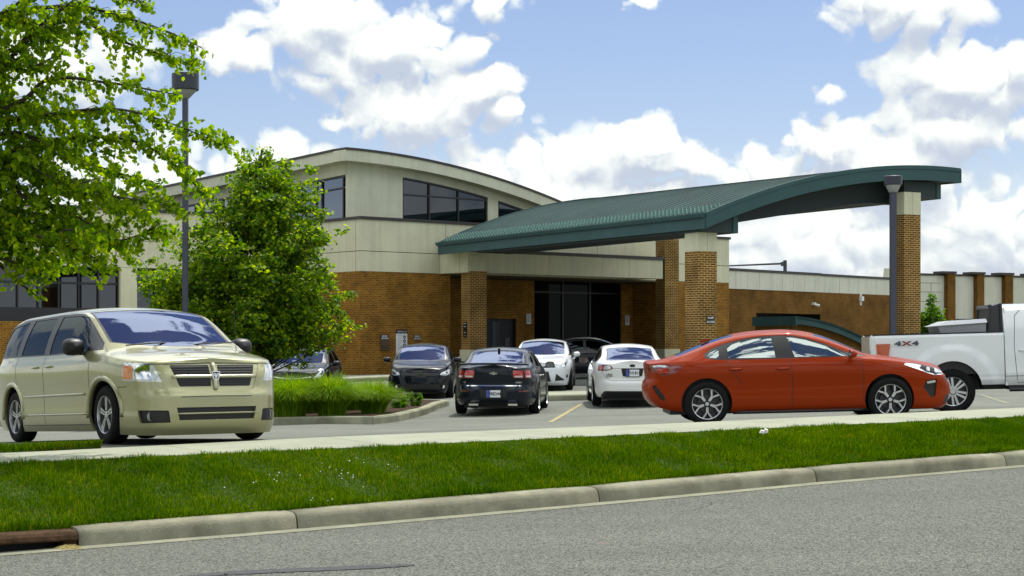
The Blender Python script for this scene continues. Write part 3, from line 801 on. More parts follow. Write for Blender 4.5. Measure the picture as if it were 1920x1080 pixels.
    def end(s, y, z, front=True):
        g = s.G[:, :s.n2]; h = len(g) // 2
        xx = np.array([np.interp(z, r[:, 2], r[:, 0]) for r in g]); ys = np.array([np.interp(z, r[:, 2], r[:, 1]) for r in g])
        if front: return float(np.interp(abs(y), ys[:h], xx[:h]))
        return float(np.interp(abs(y), ys[h:][::-1], xx[h:][::-1]))
    # fields
    def cutf(s, fn):
        A = s.main[0]; f = fn(A[:, 0], A[:, 1], A[:, 2], A[:, 6], A[:, 7])
        i, o = clip(s.main, f); s.main = o; return i
def finish(pc, name, matl, parent, mirror='both', off=0.0, rim=.02, thick_in=True):
    """piece -> object(s). mirror: 'both' one object of both halves; 'L','R' a single side"""
    A, T = pc
    if not len(T): return None
    P = A[:, :3]; N = A[:, 3:6].copy(); N /= np.maximum(np.linalg.norm(N, axis=1, keepdims=True), 1e-9)
    # drop degenerate triangles
    ar = np.linalg.norm(np.cross(P[T[:, 1]] - P[T[:, 0]], P[T[:, 2]] - P[T[:, 0]]), axis=1); T = T[ar > 1e-10]
    # orient by normals
    fn_ = np.cross(P[T[:, 1]] - P[T[:, 0]], P[T[:, 2]] - P[T[:, 0]]); fl = np.sum(fn_ * N[T[:, 0]], 1) < 0
    T = T.copy(); T[fl] = T[fl][:, ::-1]
    V = P + N * off
    NN = N.copy()
    if rim:
        e = np.vstack([T[:, [0, 1]], T[:, [1, 2]], T[:, [2, 0]]]); key = np.sort(e, 1)
        u, inv, cnt = np.unique(key, axis=0, return_inverse=True, return_counts=True)
        b = e[cnt[inv.ravel()] == 1]
        b = b[~((np.abs(P[b[:, 0], 1]) < 1e-4) & (np.abs(P[b[:, 1], 1]) < 1e-4))]
        if len(b):
            n0 = len(V); a_, b_ = b[:, 0], b[:, 1]
            q = np.stack([V[a_], V[b_], V[b_] - N[b_] * rim, V[a_] - N[a_] * rim], 1).reshape(-1, 3)
            en = np.cross(V[b_] - V[a_], N[a_]); en /= np.maximum(np.linalg.norm(en, axis=1, keepdims=True), 1e-9)
            V = np.vstack([V, q]); NN = np.vstack([NN, np.repeat(en, 4, 0)])
            k = n0 + np.arange(len(b)) * 4
            T = np.vstack([T, np.stack([k + 1, k, k + 3], 1), np.stack([k + 1, k + 3, k + 2], 1)])
    def mir(V, N, T):
        return V * [1, -1, 1], N * [1, -1, 1], T[:, ::-1]
    if mirror == 'both':
        v, n, t = mir(V, NN, T); V = np.vstack([V, v]); NN = np.vstack([NN, n]); T = np.vstack([T, t + len(v)])
    elif mirror == 'R': V, NN, T = mir(V, NN, T)
    return mesh_obj(name, V, T, matl, parent, normals=NN)
def box_soft(mb, x0, x1, y0, y1, z0, z1, b=.04):
    # chamfered box
    P = []
    for (zz, k) in ((z0, b), (z0 + b, 0), (z1 - b, 0), (z1, b)):
        P.append([(x0 + k, y0 + k, zz), (x1 - k, y0 + k, zz), (x1 - k, y1 - k, zz), (x0 + k, y1 - k, zz)])
    n = len(mb.V)
    for r in P: mb.V += r
    for i in range(3):
        for j in range(4): mb.F.append((n + i * 4 + j, n + i * 4 + (j + 1) % 4, n + (i + 1) * 4 + (j + 1) % 4, n + (i + 1) * 4 + j))
    mb.F.append((n + 3, n + 2, n + 1, n)); mb.F.append((n + 12, n + 13, n + 14, n + 15))
RIMS = {}
def strip2(mb, pts, w, y0, y1, w2=None):
    """flat bar along 2D polyline in wheel plane, y outwards"""
    P = [np.array(p, float) for p in pts]
    for i in range(len(P) - 1):
        d = P[i + 1] - P[i]; d /= np.linalg.norm(d); n = np.array([-d[1], d[0]])
        wa = w if w2 is None else w + (w2 - w) * i / (len(P) - 1); wb = w if w2 is None else w + (w2 - w) * (i + 1) / (len(P) - 1)
        q = [P[i] - n * wa, P[i + 1] - n * wb, P[i + 1] + n * wb, P[i] + n * wa]
        mb.prism([tuple(a) for a in q], lambda u, v, k: (u, y0 if k == 0 else y1, v))
def rim_mesh(style, r, w):
    """wheel centred at origin, axis y, outside face towards +y"""
    key = (style, r)
    if key in RIMS: return RIMS[key]
    yo = w / 2 - .012
    ring = MB(); ring.lathe([(r, yo - .12), (r, yo), (r * .985, yo + .008), (r * .95, yo + .004), (r * .93, yo - .02), (r * .93, yo - .12)], 48, axis='y')
    ring.lathe([(0, yo - .012), (.028, yo - .012), (.032, yo - .018), (.032, yo - .05)], 20, axis='y')
    dk = MB(); dk.lathe([(0, yo - .085), (r * .60, yo - .085), (r * .62, yo - .13), (r * .97, yo - .13)], 40, axis='y')
    def pol(a, rr): return (rr * cos(a), rr * sin(a))
    if style == 'ysplit':
        for k in range(5):
            a = pi / 2 + 2 * pi * k / 5 + pi / 5
            for s_ in (-1, 1):
                strip2(ring, [pol(a + s_ * .16, .05), pol(a + s_ * .085, r * .58), pol(a + s_ * .30, r * .95)], .0085, yo - .035, yo - .012, .0125)
            strip2(dk, [pol(a, .04), pol(a, r * .62)], .012, yo - .05, yo - .026)
            for s_ in (-1, 1): strip2(dk, [pol(a + s_ * .06, r * .55), pol(a + s_ * .36, r * .95)], .02, yo - .06, yo - .032)
    elif style == 'five':
        for k in range(5):
            a = pi / 2 + 2 * pi * k / 5
            strip2(ring, [pol(a, .03), pol(a, r * .5), pol(a, r * .95)], .022, yo - .045, yo - .015, .036)
            strip2(dk, [pol(a, .07), pol(a, r * .9)], .006, yo - .02, yo - .0135)
    elif style == 'multi':
        for k in range(5):
            a = pi / 2 + 2 * pi * k / 5
            for s_ in (-1, 1): strip2(ring, [pol(a + s_ * .35, .045), pol(a + s_ * .16, r * .95)], .011, yo - .045, yo - .015)
    elif style == 'truck':
        for k in range(6):
            a = pi / 2 + 2 * pi * k / 6 + .2
            for s_ in (-1, 1): strip2(ring, [pol(a + s_ * .3, .07), pol(a + s_ * .17, r * .95)], .017, yo - .055, yo - .015, .022)
        ring.lathe([(0, yo + .0), (.045, yo), (.055, yo - .02), (.09, yo - .03), (.09, yo - .06)], 24, axis='y')
    for k in range(5):
        a = 2 * pi * k / 5 + .3
        c = pol(a, .05); dk.lathe([(0, yo - .008), (.007, yo - .008), (.007, yo - .03)], 6, (c[0], 0, c[1]), axis='y')
    RIMS[key] = (ring, dk); return RIMS[key]
WM = {}
def wheel(parent, x, y, zr, r, w, rr, style, rimmat='rim'):
    s = 1 if y > 0 else -1
    key = (style, r, w, rr, s)
    if key not in WM:
        ring, dk = rim_mesh(style, rr, w)
        ty = MB(); h = w / 2
        ty.lathe([(rr * .96, -h + .01), (rr * 1.02, -h + .004), ((r + rr) / 2, -h - .004), (r * .95, -h + .012), (r * .99, -h + .035), (r, 0), (r * .99, h - .035), (r * .95, h - .012), ((r + rr) / 2, h + .004), (rr * 1.02, h - .004), (rr * .96, h - .02)], 48, axis='y')
        out = []
        for mb in (dk, ty, ring):
            V = [(p[0], p[1] * s, p[2]) for p in mb.V]; Fc = mb.F if s > 0 else [f[::-1] for f in mb.F]
            out.append((V, Fc))
        WM[key] = out
    d, t, g = WM[key]
    hub = mesh_obj('wheel', d[0], d[1], M['rimdark'], parent); hub.location = (x, y, zr)
    mesh_obj('tyre', t[0], t[1], M['tyre'], hub, smooth=True)
    mesh_obj('rim', g[0], g[1], M[rimmat], hub)
    return hub
def smooth_ang(o, ang=35):
    o.data.polygons.foreach_set('use_smooth', [True] * len(o.data.polygons))
    # sharp edges by angle
    import bmesh as bmm
    b = bmm.new(); b.from_mesh(o.data)
    for e in b.edges:
        if len(e.link_faces) == 2 and e.calc_face_angle(0) > radians(ang): e.smooth = False
    b.to_mesh(o.data); b.free(); return o
def place(t, X, Y, heading, wb):
    c, s = cos(heading), sin(heading)
    zf = zlot(X + c * wb / 2, Y + s * wb / 2); zb = zlot(X - c * wb / 2, Y - s * wb / 2)
    t.location = (X, Y, (zf + zb) / 2); t.rotation_euler = (0, -atan2(zf - zb, wb), heading)
def mirrorpair(f, parent):
    for s in (1, -1): f(s)
def common(t, B, sp, pm):
    """cuts shared by every car. order matters"""
    wf, wr_, R, ra = sp['xf'], sp['xr'], sp['tyre'], sp['arch']
    out = {}
    for xw in (wf, wr_):
        B.cutf(lambda x, y, z, a, v: np.maximum(np.hypot(x - xw, z - R - .01) - ra, (v - 1.3) * .3))
    return out
def side_glass(t, B, sp, frame_mat='black', glass='glass_side', panes=None, privacy=None):
    poly = sp['dlo']
    reg = B.cutf(lambda x, y, z, a, v: np.maximum(sdpoly(poly, x, z), np.maximum((1.02 - v) * .3, (v - 2.03) * .3)))
    for k, (pp, gm) in enumerate(panes):
        A = reg[0]; i, reg = clip(reg, sdpoly(pp, A[:, 0], A[:, 2]))
        for sd in 'LR':
            finish(i, 'side_window', M[gm], t, sd, off=-.008, rim=0)
    finish(reg, 'window_frame', M[frame_mat], t, 'both', off=-.002, rim=.02)
def screen(t, B, name, x0, k0, x1, k1, gm='glass', vmin=2.1, band=.0):
    """x0 lower edge, x1 upper edge, k: curvature, black border under the glass"""
    sgn = 1 if x0 > x1 else -1
    def f(x, y, z, a, v, m=0.0):
        lo = x0 - k0 * y * y; hi = x1 - k1 * y * y
        return np.maximum(np.maximum(sgn * (x - lo), sgn * (hi - x)) + m, (vmin - v) * .6 + m)
    reg = B.cutf(lambda x, y, z, a, v: f(x, y, z, a, v))
    A = reg[0]; i, rest = clip(reg, f(A[:, 0], A[:, 1], A[:, 2], A[:, 6], A[:, 7], .022))
    g = finish(i, name, M[gm], t, 'both', off=-.004, rim=0)
    finish(rest, 'window_seal', M['black'], t, 'both', off=-.003, rim=.015)
    return g
def densify(pts, st=.04):
    P = [np.array(pts[0], float)]
    for a, b in zip(pts[:-1], pts[1:]):
        a = np.array(a, float); b = np.array(b, float); n = max(1, int(np.linalg.norm(b - a) / st))
        P += [a + (b - a) * (i + 1) / n for i in range(n)]
    return P
def seams(t, B, lines, w=.0045, ends=(), m='black', name='door_gap', wall=True):
    """thin dark ribbons laid in the panel gaps"""
    def ribbon(Q, nrm):
        m1, m2 = MB(), MB()
        for (a, na), (b, nb) in zip(zip(Q[:-1], nrm[:-1]), zip(Q[1:], nrm[1:])):
            d = b - a; l = np.linalg.norm(d)
            if l < 1e-6: continue
            d /= l; sd = np.cross(d, na); sd /= max(np.linalg.norm(sd), 1e-9)
            q = [a - sd * w + na * .0015, b - sd * w + nb * .0015, b + sd * w + nb * .0015, a + sd * w + na * .0015]
            m1.poly([tuple(v) for v in q]); m2.poly([(v[0], -v[1], v[2]) for v in q[::-1]])
        for m_ in (m1, m2):
            if m_.F: m_.build(name, M[m], t)
    for pts in lines:
        D = densify(pts); Q = [np.array((p[0], B.side(p[0], p[1]), p[1])) for p in D]
        N = []
        for p in D:
            e = .02; dydx = (B.side(p[0] + e, p[1]) - B.side(p[0] - e, p[1])) / (2 * e); dydz = (B.side(p[0], p[1] + e) - B.side(p[0], p[1] - e)) / (2 * e)
            n = np.array((-dydx, 1, -dydz)); N.append(n / np.linalg.norm(n))
        ribbon(Q, N)
    for fr_, pts in ends:
        D = densify(pts, .03); sg = 1 if fr_ else -1
        Q = [np.array((B.end(p[0], p[1], fr_), p[0], p[1])) for p in D]; N = []
        for p in D:
            e = .02; dy = (B.end(p[0] + e, p[1], fr_) - B.end(max(0, p[0] - e), p[1], fr_)) / (2 * e); dz = (B.end(p[0], p[1] + e, fr_) - B.end(p[0], p[1] - e, fr_)) / (2 * e)
            n = np.array((1, -dy, -dz)) * sg; N.append(n / np.linalg.norm(n))
        ribbon(Q, N)
def underbody(t, sp, B=None, cabin=True):
    a = sp['L'] / 2; W = sp['W']
    mb = MB(); mb.box(-a + .35, a - .3, -W + .27, W - .27, .17, .62)
    mb.box(sp['xr'] + sp['arch'] + .02, sp['xf'] - sp['arch'] - .02, -W + .1, W - .1, .2, .5)
    for xw in (sp['xf'], sp['xr']): mb.box(xw - sp['arch'], xw + sp['arch'], -.56, .56, .18, .77)
    for xw in (sp['xf'], sp['xr']):
        for s in (-1, 1):
            # wheel house liner
            ra = sp['arch'] + .015
            n = len(mb.V); m = 20; R = sp['tyre'] + .01; yo = [W - .03] * 21
            if B is not None: yo = [min(W - .03, B.side(xw + ra * cos(pi * k / m), max(.3, R + ra * sin(pi * k / m))) - .012) for k in range(m + 1)]
            for k in range(m + 1):
                w_ = pi * k / m - .0; 
                mb.V.append((xw + ra * cos(w_), s * yo[k], R + ra * sin(w_))); mb.V.append((xw + ra * cos(w_), s * .12, R + ra * sin(w_)))
            for k in range(m): mb.F.append((n + 2 * k, n + 2 * k + 1, n + 2 * k + 3, n + 2 * k + 2))
    mb.build('underbody', M['black'], t)
    if cabin:
        xs_ = sp['cab']   # (front axle side of cabin, rear)
        mb = MB(); zb = sp['beltz']
        for xx in sp['seats']:
            for yy in (.38, -.38):
                box_soft(mb, xx - .08, xx + .42, yy - .24, yy + .24, .45, .60, .03)
                n = len(mb.V)
                box_soft(mb, xx - .16, xx + .0, yy - .23, yy + .23, .55, zb + .12, .04)
                box_soft(mb, xx - .15, xx - .05, yy - .12, yy + .12, zb + .10, zb + .30, .03)
        mb.build('seat', M['seat'], t)
        mb = MB(); box_soft(mb, xs_[0] - .42, xs_[0] - .05, -W + .22, W - .22, .5, zb - .02, .06)
        mb.box(xs_[1] + .1, xs_[0], -W + .17, W - .17, .40, .45)
        mb.build('dashboard', M['interior'], t)
        mb = MB(); P = []
        for k in range(25):
            w_ = 2 * pi * k / 24; P.append((xs_[0] - .50 + .05 * sin(w_), .36 + .19 * cos(w_), zb + .01 + .17 * sin(w_)))
        mb.tube(P, .014, 8); mb.build('steering_wheel', M['black'], t, smooth=True)
def mirrors(t, x, y, z, size=(.10, .11, .08), m='black', stalk='black', sides=(1, -1)):
    for s in sides:
        mb = MB(); sx, sy, sz = size
        # rounded housing: lofted superellipse
        n0 = len(mb.V); K = 16; R_ = 7
        for i in range(R_ + 1):
            q = i / R_; rr = sqrt(max(0, 1 - (1 - q) ** 2.2)) if q < 1 else 1
            for k in range(K):
                w_ = 2 * pi * k / K; ex = .7
                cx_ = np.sign(cos(w_)) * abs(cos(w_)) ** ex; sz_ = np.sign(sin(w_)) * abs(sin(w_)) ** ex
                mb.V.append((x + sx * (1 - q) - sx * .3, s * (y + sy * .9) + sy * rr * cx_, z + sz * rr * sz_))
        for i in range(R_):
            for k in range(K):
                k2 = (k + 1) % K; mb.F.append((n0 + i * K + k, n0 + i * K + k2, n0 + (i + 1) * K + k2, n0 + (i + 1) * K + k))
        o = mb.build('wing_mirror', M[m], t, smooth=True)
        mb = MB(); mb.V = [(x - sx * .31, s * (y + sy * .9) + sy * .85 * np.sign(cos(w_)) * abs(cos(w_)) ** .7, z + sz * .85 * np.sign(sin(w_)) * abs(sin(w_)) ** .7) for w_ in np.linspace(0, 2 * pi, 17)[:-1]]
        mb.F = [tuple(range(16))]; mb.build('mirror_glass', M['mirror'], o)
        mb = MB(); mb.box(x - .03, x + .03, min(s * (y - .06), s * (y + .05)), max(s * (y - .06), s * (y + .05)), z - sz * .95, z - sz * .5); mb.build('mirror_arm', M[stalk], o)
def handles(t, pts, y, m, ln=.1):
    for (x, z) in pts:
        for s in (1, -1):
            mb = MB(); mb.tube([(x - ln, s * (y - .012), z), (x - ln * .8, s * (y + .018), z + .002), (x + ln * .8, s * (y + .022), z + .004), (x + ln, s * (y - .012), z + .003)], .013, 8); mb.build('door_handle', M[m], t, smooth=True)
def lamp(t, B, name, poly, front, lensmat, off=-.004, vmax=1.45, both=False, mode='a'):
    """poly in (arc length from nose/tail centre, z)"""
    tot = B.total
    if mode == 'x': reg = B.cutf(lambda x, y, z, a, v: np.maximum(sdpoly(poly, x, z), (v - vmax) * .3))
    elif mode == 'y': reg = B.cutf(lambda x, y, z, a, v: np.maximum(sdpoly(poly, y, z), np.maximum((v - vmax) * .3, -x if front else x)))
    elif front: reg = B.cutf(lambda x, y, z, a, v: np.maximum(sdpoly(poly, a, z), np.maximum((v - vmax) * .3, -x)))
    else: reg = B.cutf(lambda x, y, z, a, v: np.maximum(sdpoly(poly, tot - a, z), np.maximum((v - vmax) * .3, x)))
    outs = []
    if both: return [finish(reg, name, M[lensmat], t, 'both', off=off, rim=.02)], reg
    for sd in 'LR': outs.append(finish(reg, name, M[lensmat], t, sd, off=off, rim=.02))
    return outs, reg
def subpatch(reg, poly, tot, front, name, m, parents, off=.002, mode='a'):
    """piece of an existing region raised a little, one per side"""
    A = reg[0]
    if not len(A): return
    aa = A[:, 0] if mode == 'x' else A[:, 1] if mode == 'y' else A[:, 6] if front else tot - A[:, 6]
    i, _ = clip(reg, sdpoly(poly, aa, A[:, 2]))
    if len(parents) == 1: finish(i, name, M[m], parents[0], 'both', off=off, rim=.006)
    else:
        for sd, p in zip('LR', parents): finish(i, name, M[m], p, sd, off=off, rim=.006)
def plate(t, x, z, word, front=False, sx=-1, tilt=0):
    w, h = .305, .152
    mb = MB()
    X = lambda q: x + sx * q
    mb.box(min(X(0), X(.012)), max(X(0), X(.012)), -w / 2 - .012, w / 2 + .012, z - h / 2 - .012, z + h / 2 + .012); o = mb.build('number_plate', M['black'], t)
    mb = MB(); mb.box(min(X(.0125), X(.015)), max(X(.0125), X(.015)), -w / 2, w / 2, z - h / 2, z + h / 2); mb.build('plate_face', M['plate_w'], o)
    mb = MB(); yl = w / 2   # blue field on the reader's left
    s_ = 1 if sx < 0 else -1
    a, b = sorted((s_ * yl, s_ * (yl - .085))); mb.box(min(X(.0155), X(.0165)), max(X(.0155), X(.0165)), a, b, z - h / 2, z + h / 2); mb.build('plate_field', M['plate_b'], o)
    mb = text_mesh(word, .085, lambda u, v: (X(.018), -s_ * (u + .035), z - .003 + v * 1.05), .002); mb.build('plate_number', M['black'], o)
def emblem(t, x, z, kind, sx, size):
    """front (sx=1) or rear (sx=-1) badge in the y-z plane"""
    X = lambda q: x + sx * q
    mb = MB(); s = size
    def bar(pts, w, d=.012):
        P = [np.array(p, float) * s for p in pts]
        for i in range(len(P) - 1):
            dd = P[i + 1] - P[i]; dd /= np.linalg.norm(dd); n = np.array([-dd[1], dd[0]]) * w * s
            mb.prism([tuple(P[i] - n), tuple(P[i + 1] - n), tuple(P[i + 1] + n), tuple(P[i] + n)], lambda u, v, k: (X(d * k), u * -sx * -1, z + v))
    if kind == 'vw':
        bar([(cos(w), sin(w)) for w in np.linspace(0, 2 * pi, 25)], .09)
        bar([(-.38, .85), (0, .08), (.38, .85)], .09); bar([(-.85, .25), (-.42, -.8), (0, -.05), (.42, -.8), (.85, .25)], .09)
    elif kind == 'bowtie':
        mb.prism([(-s, -.22 * s), (-.75 * s, .22 * s), (-.3 * s, .22 * s), (-.25 * s, .38 * s), (.32 * s, .38 * s), (.34 * s, .22 * s), (s, .22 * s), (.78 * s, -.22 * s), (.3 * s, -.22 * s), (.25 * s, -.38 * s), (-.34 * s, -.38 * s), (-.34 * s, -.22 * s)], lambda u, v, k: (X(.012 * k), u, z + v))
    elif kind == 'hoval':
        bar([(cos(w), .58 * sin(w)) for w in np.linspace(0, 2 * pi, 25)], .07); bar([(-.35, -.38), (-.15, .4)], .09); bar([(.15, -.4), (.35, .38)], .09); bar([(-.25, -.08), (.25, .08)], .07)
    elif kind == 'oval':
        mb.prism([(s * cos(w), .5 * s * sin(w)) for w in np.linspace(0, 2 * pi, 24)[:-1]], lambda u, v, k: (X(.012 * k), u, z + v))
    elif kind == 'ram':
        bar([(-.75, .85), (.75, .85), (.8, .2), (.45, -.65), (0, -.95), (-.45, -.65), (-.8, .2), (-.75, .85)], .10)
    o = mb.build('emblem', M['black' if kind == 'oval' else 'chrome'], t)
    if kind == 'ram':
        m2 = MB(); m2.prism([(-.72 * s, .75 * s), (.72 * s, .75 * s), (.72 * s, .15 * s), (.4 * s, -.6 * s), (0, -.85 * s), (-.4 * s, -.6 * s), (-.72 * s, .15 * s)], lambda u, v, k: (X(-.004 + .008 * k), u, z + v)); m2.build('emblem_ground', M['black'], o)
        mb = MB()
        bar([(0, -.7), (-.12, -.1), (-.18, .35)], .13, .014); bar([(0, -.7), (.12, -.1), (.18, .35)], .13, .014)
        bar([(-.15, .4), (-.5, .45), (-.55, .05), (-.35, -.05)], .10, .016); bar([(.15, .4), (.5, .45), (.55, .05), (.35, -.05)], .10, .016)
        mb.build('ram_head', M['chrome'], o)
    return o
# ---------------------------------------------------------------- the cars
def shape(sp, pm, hi=False):
    B = Body(sp, 420 if hi else 250, 44 if hi else 28, 20 if hi else 12, 24 if hi else 16)
    return B
def wheels(t, sp, style, rr, w=.215, rm='rim'):
    for x in (sp['xf'], sp['xr']):
        for s in (1, -1): wheel(t, x, s * (sp['W'] - .012 - w / 2 - sp.get('tuck', .0)), sp['tyre'], sp['tyre'], w, rr, style, rm)
# ---- champagne minivan
def minivan():
    sp = dict(L=5.14, W=.98, xf=1.62, xr=-1.46, tyre=.345, arch=.39, nf=5.0, nr=6, tuck=.035, beltz=1.08, cab=(1.55, -2.2), seats=(.35, -.75, -1.7),
        fo=[(0, .07), (.12, .015), (.3, 0), (.54, 0), (.60, .03), (.85, .07), (1, .13)], ro=[(0, .08), (.15, 0), (.5, 0), (.6, .04), (1, .06)],
        so=[(0, .06), (.1, .03), (.26, .012), (.30, .016), (.55, .012), (.78, .002), (.88, .008), (1, .055)],
        zl=[(2.57, .09), (2.2, .10), (1.2, .15), (-1.2, .15), (-2.57, .18)],
        zs=[(2.57, .915), (2.4, .93), (2.0, .985), (1.6, 1.045), (1.2, 1.075), (0, 1.09), (-1.5, 1.12), (-2.57, 1.12)],
        zc=[(2.57, .93), (2.46, .965), (2.3, 1.01), (2.0, 1.07), (1.72, 1.115), (1.6, 1.15), (1.2, 1.385), (.75, 1.61), (.5, 1.675), (.2, 1.71), (-.5, 1.745), (-1.6, 1.74), (-2.1, 1.69), (-2.32, 1.56), (-2.48, 1.2), (-2.57, 1.14)],
        zr=[(2.57, .92), (2.2, .985), (1.75, 1.055), (1.55, 1.085), (1.3, 1.20), (.9, 1.44), (.65, 1.565), (.4, 1.62), (0, 1.655), (-1.5, 1.665), (-2.1, 1.61), (-2.35, 1.42), (-2.5, 1.15), (-2.57, 1.13)],
        ins=[(2.57, .16), (1.8, .14), (1.5, .10), (1.0, .14), (.5, .19), (0, .215), (-1.8, .22), (-2.3, .18), (-2.57, .10)])
    t = thing('minivan', 'champagne minivan with chrome ram emblem on its grille, facing the street beside the lamp post', 'minivan', (0, 0, 0))
    B = shape(sp, 'p_van', True); common(t, B, sp, 'p_van')
    side_glass(t, B, sp, 'wframe', panes=[
        ([(1.13, 1.135), (.93, 1.40), (.72, 1.545), (.55, 1.575), (-.12, 1.60), (-.18, 1.125)], 'glass_side'),
        ([(-.36, 1.13), (-.31, 1.60), (-1.14, 1.61), (-1.22, 1.15)], 'glass_dark'),
        ([(-1.40, 1.155), (-1.32, 1.605), (-2.05, 1.56), (-2.22, 1.40), (-2.33, 1.18)], 'glass_dark')]) if sp.setdefault('dlo', [(1.42, 1.115), (1.15, 1.33), (.78, 1.555), (.5, 1.605), (-.2, 1.63), (-1.5, 1.635), (-2.08, 1.59), (-2.28, 1.42), (-2.40, 1.15), (-1.4, 1.13), (0, 1.105)]) else None
    screen(t, B, 'windscreen', 1.60, .50, .60, .22)
    screen(t, B, 'rear_screen', -2.50, -.1, -2.26, -.05)
    # front: headlights
    hl, reg = lamp(t, B, 'headlight', [(.60, .70), (.70, .915), (1.19, .95), (1.17, .73)], True, 'clear_l', vmax=1.9)
    subpatch(reg, [(.985, .745), (.985, .89), (1.155, .905), (1.145, .75)], B.total, True, 'turn_signal', 'amber', hl)
    subpatch(reg, [(.72, .735), (.75, .90), (.93, .895), (.95, .80), (.93, .74)], B.total, True, 'lamp_bowl', 'reflector', hl)
    g, reg = lamp(t, B, 'grille', [(0, .60), (0, .925), (.57, .915), (.45, .60)], True, 'p_van', off=-.006, both=True, vmax=1.3, mode='y')
    for (z0, z1, y1, y0) in ((.775, .895, .50, .465), (.645, .745, .45, .415)):
        for sy in (1,):
            subpatch(reg, [(.05, z0), (.05, z1), (y1, z1), (y0, z0)], B.total, True, 'grille_mesh', 'black', g, off=-.004, mode='y')
            for k in range(1, 4):
                zz = z0 + (z1 - z0) * k / 4; pts = [(B.end(y, zz) - .001, y) for y in np.linspace(.055, y0 + (y1 - y0) * k / 4 - .01, 8)]
                for s_ in (1, -1):
                    mb = MB(); mb.tube([(p[0], s_ * p[1], zz) for p in pts], .0065, 5); mb.build('grille_bar', M['wframe'], g[0])
    for zz, w_ in ((.76, .010),):
        mb = MB(); mb.tube([(B.end(abs(y), zz) + .0, y, zz) for y in np.linspace(-.49, .49, 21)], .021, 8); mb.tube([(B.end(0, z) + .002, 0, z) for z in np.linspace(.61, .91, 8)], .026, 8)
        mb.build('grille_crossbar', M['p_van_trim'], t, smooth=True)
    emblem(t, B.end(0, .765) + .026, .765, 'ram', 1, .056)
    ic, reg = lamp(t, B, 'lower_intake', [(0, .26), (0, .405), (.47, .405), (.44, .26)], True, 'black', off=-.03, both=True, mode='y')
    mb = MB(); mb.tube([(B.end(abs(y), .335) - .008, y, .335) for y in np.linspace(-.46, .46, 15)], .013, 6); mb.build('intake_bar', M['p_van'], t, smooth=True)
    fg, reg = lamp(t, B, 'fog_lamp_recess', [(.54, .235), (.56, .375), (.93, .385), (.90, .235)], True, 'black', off=-.035)
    for s_, p in zip((1, -1), fg):
        mb = MB(); y = .74; xx = B.end(y, .31) - .045
        mb.lathe([(0, .0), (.055, .0), (.06, .02), (.05, .03), (.045, .01)], 24, (0, 0, 0), axis='y')
        V = [(xx + .02 + v[1] * .3, s_ * (y - .04) + v[0] * .8, .31 + v[2] * .9) for v in mb.V]; mesh_obj('fog_lamp', V, mb.F, M['reflector_dim'], p)
    finish(B.main, 'body', M['p_van'], t, 'both', rim=.03)
    seams(t, B, [[(1.24, .25), (1.26, .9), (1.27, 1.08)], [(-.24, .23), (-.26, 1.10)], [(-1.26, .72), (-1.3, 1.12)], [(-.24, .23), (1.24, .23)], [(-.24, .23), (-1.05, .23)]],
          ends=[(True, [(0, .918), (.5, .91), (.75, .905)]), (True, [(0, .53), (.42, .525)]), (False, [(.75, .6), (.75, 1.1)])])
    seams(t, B, [[(2.15, .66), (1.98, .655)]], .004)
    # side rubbing strip and character line
    for s_ in (1, -1):
        mb = MB(); mb.tube([(x, s_ * (B.side(x, .60) + .002), .60) for x in np.linspace(1.12, -.98, 14)], .016, 6); mb.build('side_moulding', M['p_van'], t, smooth=True)
        mb = MB(); mb.tube([(x, s_ * (B.side(x, .36) + .000), .36) for x in np.linspace(1.15, -.98, 14)], .012, 6); mb.build('side_moulding', M['p_van'], t, smooth=True)
        for xw in (sp['xf'], sp['xr']):
            mb = MB(); pts = []
            for w in np.linspace(-.10, pi + .10, 26):
                x = xw + (sp['arch'] + .035) * cos(w); z = .355 + (sp['arch'] + .035) * sin(w); pts.append((x, s_ * (B.side(x, max(z, .22)) - .012), z))
            mb.tube(pts, .034, 8); mb.build('wheel_arch', M['p_van'], t, smooth=True)
    handles(t, [(-.05, .965), (-.52, .97)], B.side(-.2, .965), 'p_van', .1)
    mirrors(t, 1.02, .93, 1.17, (.13, .13, .105))
    mb = MB(); mb.tube([(1.55, .72, 1.02), (1.50, .72, 1.62)], .004, 5); mb.build('aerial', M['black'], t)
    for y0 in (.1, -.62):
        mb = MB(); mb.tube([(1.60 - .3 * .3, y0, 1.165), (1.55, y0 + .3, 1.19), (1.44, y0 + .62, 1.20)], .009, 5); mb.build('wiper', M['black'], t)
    lamp_tail = None
    underbody(t, sp, B); wheels(t, sp, 'five', .225)
    return t, sp
